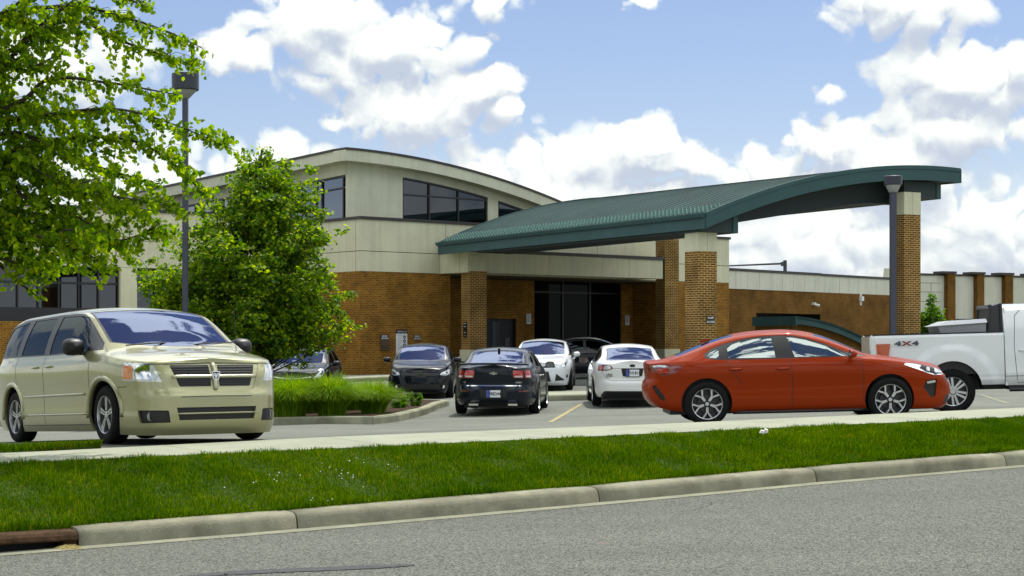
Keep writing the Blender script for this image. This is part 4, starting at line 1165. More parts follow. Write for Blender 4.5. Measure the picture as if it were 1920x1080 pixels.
# ---- orange red sedan
def red_sedan():
    sp = dict(L=4.64, W=.90, xf=1.275, xr=-1.44, tyre=.33, arch=.372, nf=3.6, nr=4.6, beltz=.97, cab=(1.15, -1.5), seats=(.1, -.85), smooth=2,
        fo=[(0, .13), (.15, .03), (.35, 0), (.6, .01), (.85, .05), (1, .12)], ro=[(0, .12), (.2, .02), (.4, 0), (.55, .01), (.65, .05), (1, .03)],
        so=[(0, .085), (.08, .05), (.22, .036), (.42, .034), (.60, .020), (.72, .004), (.77, .0), (.84, .006), (.93, .022), (1, .055)],
        zl=[(2.32, .18), (2.0, .17), (1.6, .19), (.9, .20), (-1.0, .20), (-1.8, .22), (-2.32, .30)],
        zs=[(2.32, .68), (2.2, .70), (2.0, .765), (1.7, .84), (1.4, .895), (1.0, .94), (.5, .955), (-1, .96), (-1.6, .965), (-2.0, .955), (-2.32, .93)],
        zc=[(2.32, .69), (2.28, .72), (2.2, .785), (2.07, .844), (1.79, .905), (1.5, .955), (1.29, .982), (1.12, 1.005), (.86, 1.115), (.64, 1.21), (.36, 1.32), (.07, 1.385), (-.22, 1.41), (-.58, 1.40), (-.93, 1.36), (-1.22, 1.29), (-1.51, 1.185), (-1.76, 1.09), (-1.9, 1.03), (-2.02, 1.0), (-2.25, .985), (-2.32, .95)],
        zr=[(2.32, .685), (2.2, .715), (2.0, .79), (1.7, .86), (1.4, .92), (1.15, .955), (1.0, .98), (.86, 1.03), (.6, 1.135), (.34, 1.235), (.07, 1.31), (-.2, 1.35), (-.5, 1.35), (-.87, 1.315), (-1.11, 1.265), (-1.35, 1.19), (-1.55, 1.115), (-1.76, 1.045), (-2.0, .985), (-2.32, .94)],
        ins=[(2.32, .14), (1.3, .12), (1.0, .12), (.5, .17), (0, .235), (-.6, .25), (-1.3, .22), (-1.7, .15), (-2.1, .08), (-2.32, .08)],
        dlo=[(.97, .985), (.62, 1.065), (.345, 1.185), (.07, 1.272), (-.12, 1.312), (-.317, 1.322), (-.595, 1.311), (-.87, 1.28), (-1.11, 1.225), (-1.35, 1.145), (-1.46, 1.06), (-1.44, 1.005), (-1.3, .98), (-1.0, .975)])
    t = thing('sedan', 'orange red sedan seen side on with open spoke two tone wheels', 'car', (0, 0, 0))
    B = shape(sp, 'p_red', True); common(t, B, sp, 'p_red')
    side_glass(t, B, sp, 'black', panes=[
        ([(.70, .995), (.58, 1.06), (.33, 1.165), (.07, 1.252), (-.12, 1.29), (-.21, 1.295), (-.12, .995)], 'glass_light'),
        ([(-.44, 1.298), (-.62, 1.289), (-.87, 1.258), (-1.03, 1.21), (-1.11, 1.15), (-1.10, 1.0), (-.40, .993)], 'glass_light'),
        ([(-1.24, 1.15), (-1.36, 1.10), (-1.42, 1.045), (-1.38, 1.015), (-1.24, 1.0)], 'glass_light')])
    screen(t, B, 'windscreen', 1.10, .45, .26, .22, vmin=2.2)
    screen(t, B, 'rear_screen', -1.86, -.22, -.98, -.10, vmin=2.3)
    hl, reg = lamp(t, B, 'headlight', [(1.50, .845), (1.53, .872), (1.80, .855), (2.02, .815), (2.17, .765), (2.22, .715), (2.12, .675), (1.98, .675), (1.85, .71), (1.70, .77)], True, 'reflector', mode='x', vmax=1.9)
    subpatch(reg, [(1.74, .79), (1.78, .83), (2.10, .77), (2.15, .70), (2.0, .69), (1.86, .725)], B.total, True, 'lamp_bowl', 'black', hl, mode='x')
    subpatch(reg, [(1.84, .75), (1.86, .80), (1.91, .79), (1.90, .73)], B.total, True, 'lamp_element', 'clear_l', hl, off=.006, mode='x')
    subpatch(reg, [(1.98, .71), (1.99, .78), (2.10, .755), (2.13, .70)], B.total, True, 'lamp_element', 'clear_l', hl, off=.006, mode='x')
    tl, reg = lamp(t, B, 'tail_light', [(.30, .84), (.30, .90), (.85, .925), (1.13, .90), (1.05, .82), (.97, .775), (.80, .755), (.70, .80)], False, 'red_d', vmax=1.6)
    subpatch(reg, [(.62, .885), (.62, .915), (.86, .92), (.93, .885)], B.total, False, 'lamp_strip', 'clear_l', tl)
    subpatch(reg, [(.72, .80), (.72, .86), (.90, .87), (.89, .80)], B.total, False, 'lamp_element', 'red_l', tl)
    rv, reg = lamp(t, B, 'bumper_vent', [(.62, .60), (.70, .62), (.84, .47), (.86, .38), (.77, .40)], False, 'black', off=-.015)
    g, reg = lamp(t, B, 'grille', [(0, .55), (0, .66), (.60, .655), (.52, .555)], True, 'black', off=-.01, both=True)
    g, reg = lamp(t, B, 'lower_intake', [(0, .24), (0, .40), (.60, .38), (.68, .24)], True, 'black', off=-.02, both=True)
    g, reg = lamp(t, B, 'front_vent', [(.80, .62), (1.00, .60), (1.05, .50), (.92, .34), (.84, .36)], True, 'black', off=-.02)
    subpatch(reg, [(.84, .57), (.85, .60), (1.0, .585), (.99, .55)], B.total, True, 'running_light', 'clear_l', g, off=.012)
    finish(B.main, 'body', M['p_red'], t, 'both', rim=.03)
    seams(t, B, [[(.885, .30), (.885, .75), (.87, .88), (.80, .955)], [(-.18, .225), (-.17, .7), (-.20, .965)], [(-.92, .62), (-1.08, .84), (-1.13, .90), (-1.12, .965)], [(.885, .235), (-.18, .225)], [(-.18, .225), (-.98, .225)]], ends=[(True, [(0, .675), (.5, .67)])])
    handles(t, [(-.31, .825), (-1.01, .83)], B.side(-.5, .82), 'p_red', .095)
    mirrors(t, .70, .90, 1.02, (.11, .10, .06), m='p_red')
    for s_ in (1, -1):
        mb = MB(); mb.tube([(x, s_ * (B.side(x, .215) - .02), .19) for x in np.linspace(.95, -1.05, 10)], .028, 6); mb.build('side_skirt', M['black'], t, smooth=True)
    mb = MB(); mb.prism([(-1.28, 1.27), (-1.42, 1.225), (-1.44, 1.27), (-1.33, 1.30)], lambda u, v, k: (u, -.02 + .04 * k, v)); mb.build('roof_aerial', M['p_red'], t)
    underbody(t, sp, B); wheels(t, sp, 'ysplit', .232, .215)
    return t, sp
def base_sedan(L=4.85, W=.92, H=1.46, deck=1.08, xf=1.40, xr=-1.34, **k):
    a = L / 2; q = a / 2.32; h = H / 1.41
    f = lambda P: [(x * q, z * h) for x, z in P]
    sp = dict(L=L, W=W, xf=xf, xr=xr, tyre=.335, arch=.38, nf=3.8, nr=4.8, beltz=.99, cab=(1.15 * q, -1.5 * q), seats=(.1, -.85),
        fo=[(0, .10), (.15, .03), (.35, 0), (.6, .01), (.85, .05), (1, .12)], ro=[(0, .10), (.15, .01), (.45, 0), (.52, .05), (.85, .03), (1, .05)],
        so=[(0, .07), (.08, .03), (.25, .01), (.5, .015), (.66, .0), (.80, .008), (1, .06)],
        zl=[(a, .18), (0, .20), (-a, .24)],
        zs=f([(2.32, .70), (2.2, .72), (2.0, .78), (1.7, .85), (1.4, .895), (1.0, .94), (.5, .955), (-1, .965)]) + [(-1.6 * q, .99 * h), (-2.05 * q, deck - .05), (-a, deck - .07)],
        zc=f([(2.32, .71), (2.28, .74), (2.2, .79), (2.07, .844), (1.79, .905), (1.5, .955), (1.29, .982), (1.12, 1.01), (.86, 1.115), (.64, 1.21), (.36, 1.32), (.07, 1.385), (-.22, 1.41), (-.58, 1.40), (-.93, 1.355), (-1.2, 1.28)]) + [(-1.5 * q, 1.18 * h), (-1.78 * q, deck + .03), (-1.95 * q, deck + .01), (-2.22 * q, deck + .02), (-2.30 * q, deck), (-a, deck - .06)],
        zr=f([(2.32, .705), (2.2, .725), (2.0, .79), (1.7, .86), (1.4, .92), (1.15, .955), (1.0, .98), (.86, 1.03), (.6, 1.135), (.34, 1.235), (.07, 1.31), (-.2, 1.35), (-.5, 1.35), (-.87, 1.315), (-1.11, 1.255), (-1.35, 1.18)]) + [(-1.6 * q, 1.09 * h), (-1.8 * q, deck - .01), (-2.0 * q, deck - .03), (-a, deck - .065)],
        ins=[(a, .14), (1.3 * q, .12), (q, .12), (.5 * q, .17), (0, .235), (-.6 * q, .26), (-1.3 * q, .24), (-1.7 * q, .17), (-2.1 * q, .10), (-a, .10)],
        dlo=f([(.97, 1.0), (.62, 1.075), (.345, 1.185), (.07, 1.272), (-.12, 1.312), (-.317, 1.322), (-.595, 1.311), (-.87, 1.275), (-1.11, 1.215), (-1.35, 1.13), (-1.50, 1.045), (-1.46, 1.01), (-1.3, .995), (-1.0, .985)]),
        panes=[(f([(.72, 1.01), (.58, 1.07), (.33, 1.165), (.07, 1.252), (-.12, 1.29), (-.30, 1.295), (-.30, 1.0)]), 'glass_side'), (f([(-.40, 1.298), (-.62, 1.289), (-.87, 1.252), (-1.12, 1.19), (-1.30, 1.12), (-1.32, 1.02), (-.40, 1.0)]), 'glass_side')],
        q=q, h=h)
    sp.update(k); return sp
def dark_sedan():
    sp = base_sedan(4.86, .925, 1.465, 1.09)
    t = thing('sedan', 'dark navy sedan seen from behind with square double tail lights and gold bowtie emblem', 'car', (0, 0, 0))
    q = sp['q']; B = shape(sp, 0); common(t, B, sp, 0)
    side_glass(t, B, sp, 'black', panes=sp['panes'])
    screen(t, B, 'windscreen', 1.10 * q, .45, .28 * q, .22)
    screen(t, B, 'rear_screen', -1.82 * q, -.22, -1.02 * q, -.10)
    for (y0, y1) in ((.42, .66), (.70, .93)):
        tl, reg = lamp(t, B, 'tail_light', [(y0, .82), (y0, .985), (y1, .985), (y1 + .005, .82)], False, 'red_l', vmax=1.5)
        subpatch(reg, [(y0 + .03, .835), (y0 + .03, .87), (y1 - .02, .87), (y1 - .02, .835)], B.total, False, 'reversing_light', 'clear_l', tl)
    lamp(t, B, 'headlight', [(.50, .62), (.62, .76), (1.15, .80), (1.1, .68)], True, 'reflector', vmax=1.9)
    lamp(t, B, 'bumper_reflector', [(.55, .52), (.55, .555), (.86, .56), (.86, .53)], False, 'red_d')
    lamp(t, B, 'plate_recess', [(0, .40), (0, .57), (.30, .57), (.27, .40)], False, 'black', off=-.01, both=True)
    lamp(t, B, 'lower_valance', [(0, .20), (0, .31), (.66, .30), (.70, .20)], False, 'black', off=-.01, both=True)
    lamp(t, B, 'brake_light', [(0, 1.035), (0, 1.065), (.16, 1.065), (.16, 1.035)], False, 'red_d', both=True, off=.002, vmax=1.99)
    finish(B.main, 'body', M['p_navy'], t, 'both', rim=.03)
    mb = MB(); P = []
    for y in np.linspace(-.74, .74, 17): P.append((-2.31 * q + .14 * (abs(y) / .74) ** 3 , y, 1.125 - .02 * (abs(y) / .74) ** 4))
    mb.tube(P, .022, 8); mb.build('boot_lip', M['p_navy'], t, smooth=True)
    emblem(t, B.end(0, .93, False) - .004, .92, 'bowtie', -1, .088)
    plate(t, B.end(0, .48, False) - .012, .485, 'FBE344')
    for y, w_, s in ((-.52, 'MALIBU', .05), (.62, 'LT', .045)):
        m_ = text_mesh(w_, s, lambda u, v: (B.end(abs(y), .725, False) - .012, y - u, .725 + v), .001); m_.build('badge_lettering', M['chrome'], t)
    seams(t, B, [[(.93, .30), (.93, .75), (.88, .90)], [(-.2, .225), (-.2, .98)], [(-1.0, .62), (-1.2, .95)]], .004,
          ends=[(False, [(.68, 1.0), (.66, .82), (.62, .72), (.55, .68), (0, .675)]), (False, [(.60, .66), (.95, .68)])])
    seams(t, B, [], .010, ends=[(False, [(0, .655), (.6, .655)])], m='chrome', name='lid_trim')
    for s_ in (1, -1):
        mb = MB(); mb.box(-2.38 * q, -2.2 * q, s_ * .42 - .10, s_ * .42 + .10, .235, .275); mb.build('exhaust_tip', M['chrome'], t)
    mb = MB(); mb.prism([(-1.0, 1.41), (-1.12, 1.385), (-1.13, 1.44), (-1.06, 1.46)], lambda u, v, k: (u, -.025 + .05 * k, v)); mb.build('roof_aerial', M['black'], t)
    handles(t, [(-.33, .84), (-1.1, .85)], B.side(-.5, .84), 'chrome', .09)
    mirrors(t, .74, .92, 1.05, (.11, .11, .075)); underbody(t, sp, B); wheels(t, sp, 'multi', .232, .215)
    return t, sp
def white_sedan():
    sp = base_sedan(4.60, .89, 1.455, 1.07, xf=1.36, xr=-1.31)
    t = thing('sedan', 'white sedan seen from behind with wedge shaped tail lights and black lower bumper', 'car', (0, 0, 0))
    q = sp['q']; B = shape(sp, 0); common(t, B, sp, 0)
    side_glass(t, B, sp, 'black', panes=sp['panes'])
    screen(t, B, 'windscreen', 1.10 * q, .45, .28 * q, .22)
    screen(t, B, 'rear_screen', -1.84 * q, -.22, -1.02 * q, -.10)
    tl, reg = lamp(t, B, 'tail_light', [(.44, .90), (.50, .965), (.72, .985), (1.02, .99), (1.0, .93), (.93, .84), (.62, .845), (.52, .86)], False, 'red_d', vmax=1.5)
    subpatch(reg, [(.47, .90), (.53, .95), (.70, .965), (.70, .865), (.55, .875)], B.total, False, 'reversing_light', 'clear_l', tl)
    subpatch(reg, [(.73, .875), (.73, .955), (.88, .955), (.87, .875)], B.total, False, 'lamp_element', 'red_l', tl)
    lamp(t, B, 'headlight', [(.50, .62), (.62, .76), (1.15, .80), (1.1, .68)], True, 'reflector', vmax=1.9)
    lamp(t, B, 'lower_valance', [(0, .20), (0, .385), (.66, .385), (.86, .27), (.95, .20)], False, 'black', off=-.012, both=True)
    lamp(t, B, 'plate_recess', [(0, .72), (0, .90), (.26, .90), (.22, .72)], False, 'black', off=-.006, both=True)
    finish(B.main, 'body', M['p_white'], t, 'both', rim=.03)
    emblem(t, B.end(0, .96, False) - .004, .965, 'oval', -1, .065); plate(t, B.end(0, .81, False) - .004, .80, 'TH1814')
    for z, w_ in ((.765, 'SUBARU'), (.725, 'IMPREZA')):
        m_ = text_mesh(w_, .042, lambda u, v: (B.end(.50, z, False) - .012, .52 - u, z + v), .001); m_.build('badge_lettering', M['wframe'], t)
    seams(t, B, [[(.93, .30), (.93, .75), (.88, .90)], [(-.2, .225), (-.2, .98)], [(-1.0, .62), (-1.2, .95)]], .004,
          ends=[(False, [(.70, 1.0), (.68, .80), (.60, .68), (.5, .63), (0, .625)]), (False, [(0, .90), (.45, .905)])])
    handles(t, [(-.33, .84), (-1.1, .85)], B.side(-.5, .84), 'p_white', .09)
    mirrors(t, .70, .89, 1.04, (.11, .11, .075), m='p_white'); underbody(t, sp, B); wheels(t, sp, 'multi', .222, .205)
    return t, sp
def hatch(L=4.25, W=.895, H=1.48, **k):
    a = L / 2; q = a / 2.12
    f = lambda P: [(x * q, z * H / 1.48) for x, z in P]
    sp = dict(L=L, W=W, xf=1.28 * q, xr=-1.30 * q, tyre=.32, arch=.365, nf=3.8, nr=5, beltz=1.0, cab=(1.0, -1.5), seats=(.0, -.85),
        fo=[(0, .10), (.12, .02), (.35, 0), (.55, .01), (.8, .04), (1, .12)], ro=[(0, .1), (.15, .01), (.5, 0), (.6, .04), (1, .06)],
        so=[(0, .06), (.08, .03), (.25, .01), (.66, .0), (.80, .008), (1, .06)],
        zl=[(a, .18), (0, .20), (-a, .24)],
        zs=f([(2.12, .76), (2.0, .79), (1.8, .85), (1.4, .925), (1.0, .965), (0, .98), (-1.5, 1.03), (-2.12, 1.03)]),
        zc=f([(2.12, .77), (2.07, .81), (1.95, .865), (1.7, .93), (1.4, .98), (1.15, 1.025), (.9, 1.15), (.6, 1.31), (.35, 1.40), (.1, 1.45), (-.3, 1.48), (-.8, 1.475), (-1.3, 1.43), (-1.6, 1.37), (-1.8, 1.25), (-1.97, 1.08), (-2.12, 1.04)]),
        zr=f([(2.12, .765), (1.95, .82), (1.7, .89), (1.4, .955), (1.15, .98), (1.0, 1.02), (.75, 1.14), (.5, 1.25), (.2, 1.35), (-.1, 1.395), (-.8, 1.40), (-1.3, 1.36), (-1.6, 1.30), (-1.85, 1.12), (-2.0, 1.05), (-2.12, 1.035)]),
        ins=[(a, .14), (1.3 * q, .12), (q, .10), (.5 * q, .14), (0, .20), (-.6 * q, .22), (-1.5 * q, .20), (-a, .10)],
        dlo=f([(1.0, 1.015), (.72, 1.10), (.48, 1.21), (.2, 1.315), (-.1, 1.365), (-.8, 1.37), (-1.3, 1.33), (-1.5, 1.28), (-1.62, 1.08), (-.5, 1.02)]),
        panes=[(f([(.72, 1.03), (.60, 1.12), (.2, 1.29), (-.1, 1.34), (-.30, 1.345), (-.30, 1.03)]), 'glass_side'), (f([(-.42, 1.345), (-.9, 1.34), (-1.2, 1.31), (-1.2, 1.06), (-.42, 1.04)]), 'glass_dark')], q=q)
    sp.update(k); return sp
def hatch_car(name, label, sp, pm, hl_poly, grille, intake, style, badge, bz, rim_r=.215, fogs=None, extra=None, mirror_m=None):
    t = thing(name, label, 'car', (0, 0, 0)); q = sp['q']
    B = shape(sp, 0); common(t, B, sp, 0)
    side_glass(t, B, sp, 'black', panes=sp['panes'])
    screen(t, B, 'windscreen', 1.14 * q, .40, .22 * q, .20); screen(t, B, 'rear_screen', -1.93 * q, -.1, -1.62 * q, -.05)
    hl, reg = lamp(t, B, 'headlight', hl_poly, True, 'clear_l', vmax=1.9)
    if reg is not None and len(reg[0]):
        c = np.mean(np.array(hl_poly), 0); pp = [tuple(c + (np.array(p) - c) * .62) for p in hl_poly]
        subpatch(reg, pp, B.total, True, 'lamp_bowl', 'reflector', hl)
        pp = [tuple(c + (np.array(p) - c) * .25) for p in hl_poly]; subpatch(reg, pp, B.total, True, 'lamp_element', 'black', hl, off=.006)
    lamp(t, B, 'grille', grille, True, 'black', off=-.012, both=True, mode='y')
    for pl in intake: lamp(t, B, 'lower_intake', pl, True, 'black', off=-.02, both=True, mode='y')
    lamp(t, B, 'tail_light', [(.55, .85), (.55, .98), (1.0, 1.0), (1.0, .86)], False, 'red_l', vmax=1.6)
    if fogs:
        for s_ in (1, -1):
            y, z, r, m_ = fogs; mb = MB(); mb.lathe([(0, .02), (r * .8, .02), (r, 0), (r, -.03)], 20, axis='y'); x = B.end(y, z)
            mesh_obj('fog_lamp', [(x - .01 + v[1] * .6 - (v[0] * s_) * .5, s_ * y + v[0], z + v[2]) for v in mb.V], mb.F, M[m_], t)
    finish(B.main, 'body', M[pm], t, 'both', rim=.03)
    if badge: emblem(t, B.end(0, bz) + .004, bz, badge, 1, .058)
    seams(t, B, [[(.86 * q, .30), (.86 * q, .75), (.82 * q, .95)], [(-.25, .225), (-.25, 1.0)], [(-1.0, .7), (-1.1, 1.0)]], .004, ends=[(True, [(0, .76), (.45, .765)])])
    handles(t, [(-.36, .88), (-1.05, .9)], B.side(-.5, .88), pm, .09)
    mirrors(t, .72, sp['W'] + .0, 1.04, (.11, .10, .075), m=mirror_m or pm); underbody(t, sp, B); wheels(t, sp, style, rim_r, .205)
    if extra: extra(t, B)
    return t, sp
def pickup():
    t = thing('pickup_truck', 'white crew pickup truck with 4x4 lettering and a silver toolbox behind the cab', 'truck', (0, 0, 0))
    # x forward, wheel centres at +-2.03 ; tail at -3.35
    W = 1.0; pm = M['p_truck']
    def panel(prof, x0, x1, name, m=pm, par=t):
        pass
    RZ = 1.40; tail = -3.22; cab0 = -.86; R = .41; ra = .52; xr = -1.80; xf = 2.02
    # bed side: outer skin as grid with bulged arch flare
    for s in (1, -1):
        V = []; xs_ = np.linspace(tail, cab0 - .02, 70); zs_ = np.concatenate([np.linspace(.52, .60, 3), np.linspace(.63, 1.36, 26), [1.385, 1.40]])
        for x in xs_:
            for z in zs_:
                y = W - .02 - .03 * max(0, (z - .95)) ** 1.3 * 1.2 - (.05 * ((.66 - z) / .14) ** 2 if z < .66 else 0)
                d = sqrt((x - xr) ** 2 + (z - (R + .02)) ** 2); y += .045 * max(0, min(1, (ra + .34 - d) / .14)) if d < ra + .34 else 0
                if z > 1.37: y -= .02 if z < 1.39 else .05
                y -= .012 if .64 < z < .665 else 0
                y -= .06 * max(0, (tail + .08 - x) / .08) ** 2
                V.append((x, s * y, z + (.06 if z > 1.3 else 0)))
        V = np.array(V); n = len(zs_); T = []
        for i in range(len(xs_) - 1):
            for j in range(n - 1):
                a = i * n + j; T += [(a, a + n, a + n + 1), (a, a + n + 1, a + 1)]
        N = np.zeros_like(V); g = V.reshape(len(xs_), n, 3); nn = np.cross(np.gradient(g, axis=0), np.gradient(g, axis=1)).reshape(-1, 3); nn /= np.linalg.norm(nn, axis=1, keepdims=True)
        nn[nn[:, 1] * s < 0] *= -1
        A = np.hstack([V, nn, np.zeros((len(V), 2))]); f = np.hypot(V[:, 0] - xr, V[:, 2] - (R + .03)) - ra
        hole, rest = clip((A, np.array(T)), f)
        mb = finish(rest, 'bed_side', pm, t, mirror='L', rim=.06)
        # tail lamp + lettering
        mb = MB(); a_, b_ = W - .16, W + .022; mb.hexa([(tail + .10, s * a_, .92), (tail + .27, s * a_, .92), (tail + .27, s * b_, .92), (tail + .10, s * (b_ - .012), .92), (tail + .08, s * a_, 1.30), (tail + .33, s * a_, 1.30), (tail + .33, s * b_, 1.30), (tail + .08, s * (b_ - .012), 1.30)])
        k = mb.build('tail_light', M['orange_l'], t)
        q = MB(); q.box(tail - .035, tail - .018, min(s * (W - .09), s * (W - .2)), max(s * (W - .09), s * (W - .2)), 1.02, 1.20); q.build('reversing_light', M['clear_l'], k)
        ym = s * (W - .010)
        for ch, u0, m_ in (('4', -.155, 'pole'), ('x', 0, 'red_d'), ('4', .155, 'pole')):
            m_ = text_mesh(ch if ch == '4' else 'X', .15, lambda u, v: (-2.60 + ((u * 1.5 + u0) * (1 if s < 0 else -1)), ym + s * .02, 1.295 + v * .72), .008).build('four_by_four_decal', M[m_], t)
    mb = MB(); mb.box(tail - .03, tail + .03, -W + .09, W - .09, .68, 1.44); mb.build('tailgate', pm, t)
    mb = MB(); box_soft(mb, tail - .2, tail + .02, -W + .04, W - .04, .48, .66, .03); mb.build('rear_bumper', M['chrome'], t)
    mb = MB(); mb.box(tail + .05, cab0, -W + .1, W - .1, .72, .78)
    for s in (1, -1): mb.box(tail + .05, cab0, min(s * (W - .12), s * (W - .07)), max(s * (W - .12), s * (W - .07)), .72, 1.39)
    mb.box(cab0 - .05, cab0 - .01, -W + .1, W - .1, .72, 1.39); mb.build('bed_liner', M['black'], t)
    mb = MB(); 
    for s in (1, -1): mb.box(tail + .02, cab0 - .03, min(s * (W - .13), s * (W - .055)), max(s * (W - .13), s * (W - .055)), 1.455, 1.475)
    mb.build('bed_rail_cap', M['black'], t)
    # toolbox
    o = MB(); o.hexa([(-1.95, -.9, 1.30), (-1.10, -.9, 1.30), (-1.10, .9, 1.30), (-1.95, .9, 1.30), (-1.95, -.9, 1.52), (-1.10, -.9, 1.52), (-1.10, .9, 1.52), (-1.95, .9, 1.52)])
    # cab + bonnet as a body
    sp = dict(L=6.8, W=1.0, nf=6, nr=9, xf=2.02, xr=-1.80, tyre=R, arch=.52,
        fo=[(0, .05), (.2, 0), (1, .06)], ro=[(0, .0), (1, .0)], so=[(0, .07), (.12, .02), (.3, .0), (.33, .012), (.7, .02), (1, .06)],
        zl=[(3.4, .5), (-3.4, .5)], zs=[(3.4, 1.16), (2.6, 1.25), (1.5, 1.30), (-3.4, 1.33)],
        zc=[(3.4, 1.2), (3.2, 1.28), (2.2, 1.36), (1.55, 1.38), (1.15, 1.62), (.75, 1.84), (.5, 1.93), (0, 1.975), (-3.4, 1.985)],
        zr=[(3.4, 1.17), (2.6, 1.27), (1.5, 1.33), (1.1, 1.55), (.75, 1.75), (.5, 1.84), (.1, 1.88), (-3.4, 1.89)],
        ins=[(3.4, .2), (1.6, .1), (.5, .15), (0, .19), (-3.4, .2)],
        dlo=[(1.2, 1.34), (.95, 1.52), (.62, 1.75), (.3, 1.84), (-.62, 1.85), (-.66, 1.34)])
    # only the cab and bonnet half is kept
    B = Body(sp, 300, 30, 14, 16)
    back, keep = clip(B.main, B.main[0][:, 0] - cab0); B.main = keep
    B.cutf(lambda x, y, z, a, v: np.maximum(np.hypot(x - xf, z - R - .03) - ra, (v - 1.3) * .3))
    side_glass(t, B, sp, 'p_truck', panes=[([(.88, 1.37), (.86, 1.52), (.58, 1.72), (.3, 1.80), (.12, 1.80), (.1, 1.37)], 'glass_side'), ([(-.02, 1.37), (-.02, 1.80), (-.40, 1.80), (-.46, 1.76), (-.48, 1.42), (-.42, 1.37)], 'glass_side')])
    screen(t, B, 'windscreen', 1.55, .3, .62, .2)
    lamp(t, B, 'headlight', [(.62, .86), (.62, 1.12), (1.0, 1.12), (1.0, .86)], True, 'clear_l', vmax=1.6)
    lamp(t, B, 'grille', [(0, .80), (0, 1.12), (.58, 1.12), (.58, .80)], True, 'chrome', both=True, off=-.01)
    finish(B.main, 'cab', pm, t, 'both', rim=.03)
    seams(t, B, [[(-.02, .56), (-.02, 1.33)], [(1.15, .56), (1.15, 1.3)], [(-.66, .58), (-.70, 1.2), (-.66, 1.75), (-.55, 1.86)], [(1.15, .55), (-.66, .55)], [(1.15, .665), (cab0, .665)]], .005)
    mb = MB(); mb.box(cab0 - .005, cab0 + .04, -.96, .96, .5, 1.32); mb.box(cab0 - .005, cab0 + .04, -.80, .80, 1.32, 1.90); mb.build('cab_back', pm, t)
    mb = MB(); mb.box(cab0 - .02, cab0 - .006, -.66, .66, 1.44, 1.80); mb.build('cab_rear_window', M['glass_dark'], t)
    # cab guard frame
    mb = MB(); mb.hexa([(-1.10, -.80, 1.42), (-.875, -.80, 1.42), (-.875, .80, 1.42), (-1.10, .80, 1.42), (-1.06, -.72, 1.93), (-.875, -.72, 1.99), (-.875, .72, 1.99), (-1.06, .72, 1.93)]); g = mb.build('cab_guard', M['wframe'], t)
    mb = MB()
    for s in (1, -1):
        mb.tube([(-1.12, s * .80, 1.40), (-1.07, s * .73, 1.93)], .022, 6); mb.tube([(-.89, s * .80, 1.40), (-.885, s * .73, 1.97)], .03, 6)
    mb.tube([(-1.07, -.73, 1.93), (-1.07, .73, 1.93)], .04, 6); mb.build('guard_frame', M['black'], t)
    for s in (1, -1):
        for k_, (w_, z_) in enumerate((('IT SERVICES', .93), ('PARKS DEPT', .90), ('TRUCK 14', .86))):
            text_mesh(('PROPERTY', 'OF THE', 'CITY')[k_], .045, lambda u, v: (.08 + .12 + u * (1 if s < 0 else -1), s * (W - .008 + .004), z_ + v)).build('door_lettering', M['wframe'], t)
    mirrors(t, .92, 1.0, 1.42, (.13, .16, .16), sides=(1, -1))
    handles(t, [(.14, 1.12), (-.52, 1.12)], .985, 'p_truck', .1)
    mb = MB(); mb.box(-3.1, 3.1, -.5, .5, .42, .68)
    for x in (xr, xf):
        for s in (1, -1):
            n = len(mb.V)
            for k in range(21):
                w_ = pi * k / 20; mb.V.append((x + (ra + .015) * cos(w_), s * .975, R + .03 + (ra + .015) * sin(w_))); mb.V.append((x + (ra + .015) * cos(w_), s * .55, R + .03 + (ra + .015) * sin(w_)))
            for k in range(20): mb.F.append((n + 2 * k, n + 2 * k + 1, n + 2 * k + 3, n + 2 * k + 2))
    mb.box(-.8, 1.2, -.9, .9, .42, .52); mb.tube([(1.0, -.96, .42), (-.8, -.96, .42)], .04, 6); mb.tube([(1.0, .96, .42), (-.8, .96, .42)], .04, 6)
    mb.build('chassis', M['black'], t)
    spw = dict(xf=xf, xr=xr, W=1.0, tyre=R, tuck=.02); wheels(t, spw, 'truck', .265, .27)
    return t, dict(xf=xf, xr=xr)
def put(fn, ref, px, py_unused, d, heading, along, side=0, **k):
    t, sp = fn
    # place so that the car's local reference point (along, side) projects at px, depth d
    X = (px - CX) / F * d; c, s = cos(heading), sin(heading)
    x = X - (along * c - side * s); y = d - (along * s + side * c)
    # rotate round the middle of the wheelbase
    place(t, x, y, heading, sp['xf'] - sp['xr'])
    return t
VAN_H = radians(-56.5)
VAN = put(minivan(), 0, 408, 0, 19.7, VAN_H, 2.55 * 1.10); VAN.scale = (1.10, 1.05, 1.0)
put(red_sedan(), 0, 1491, 0, 26.15, 0.0, 0)
put(dark_sedan(), 0, 925, 0, 36.4, radians(85.2), -2.43)
put(white_sedan(), 0, 1186, 0, 39.0, radians(90), -2.3)
sp = hatch(4.25, .895, 1.48)
put(hatch_car('hatchback', 'black hatchback with a round chrome badge, facing the camera below the white notice board', sp, 'p_black',
    [(.55, .66), (.62, .73), (.95, .80), (1.12, .80), (1.05, .68), (.80, .64)], [(0, .64), (0, .735), (.56, .735), (.50, .64)], [[(0, .25), (0, .42), (.55, .42), (.60, .25)]], 'multi', 'vw', .685,
    fogs=(.62, .34, .05, 'clear_l')), 0, 787, 0, 46.0, radians(-90), 2.1)
sp = hatch(4.36, .91, 1.48)
put(hatch_car('hatchback', 'silver white hatchback facing the camera, half hidden by the dark navy sedan', sp, 'p_silver',
    [(.52, .68), (.60, .74), (.90, .86), (1.18, .93), (1.1, .78), (.80, .68)], [(0, .68), (0, .72), (.42, .73), (.42, .69)], [[(0, .28), (0, .58), (.22, .58), (.30, .28)], [(.40, .30), (.44, .52), (.70, .32)]], 'multi', None, .7,
    fogs=(.72, .44, .055, 'black')), 0, 1014, 0, 49.0, radians(-93.5), 2.15)
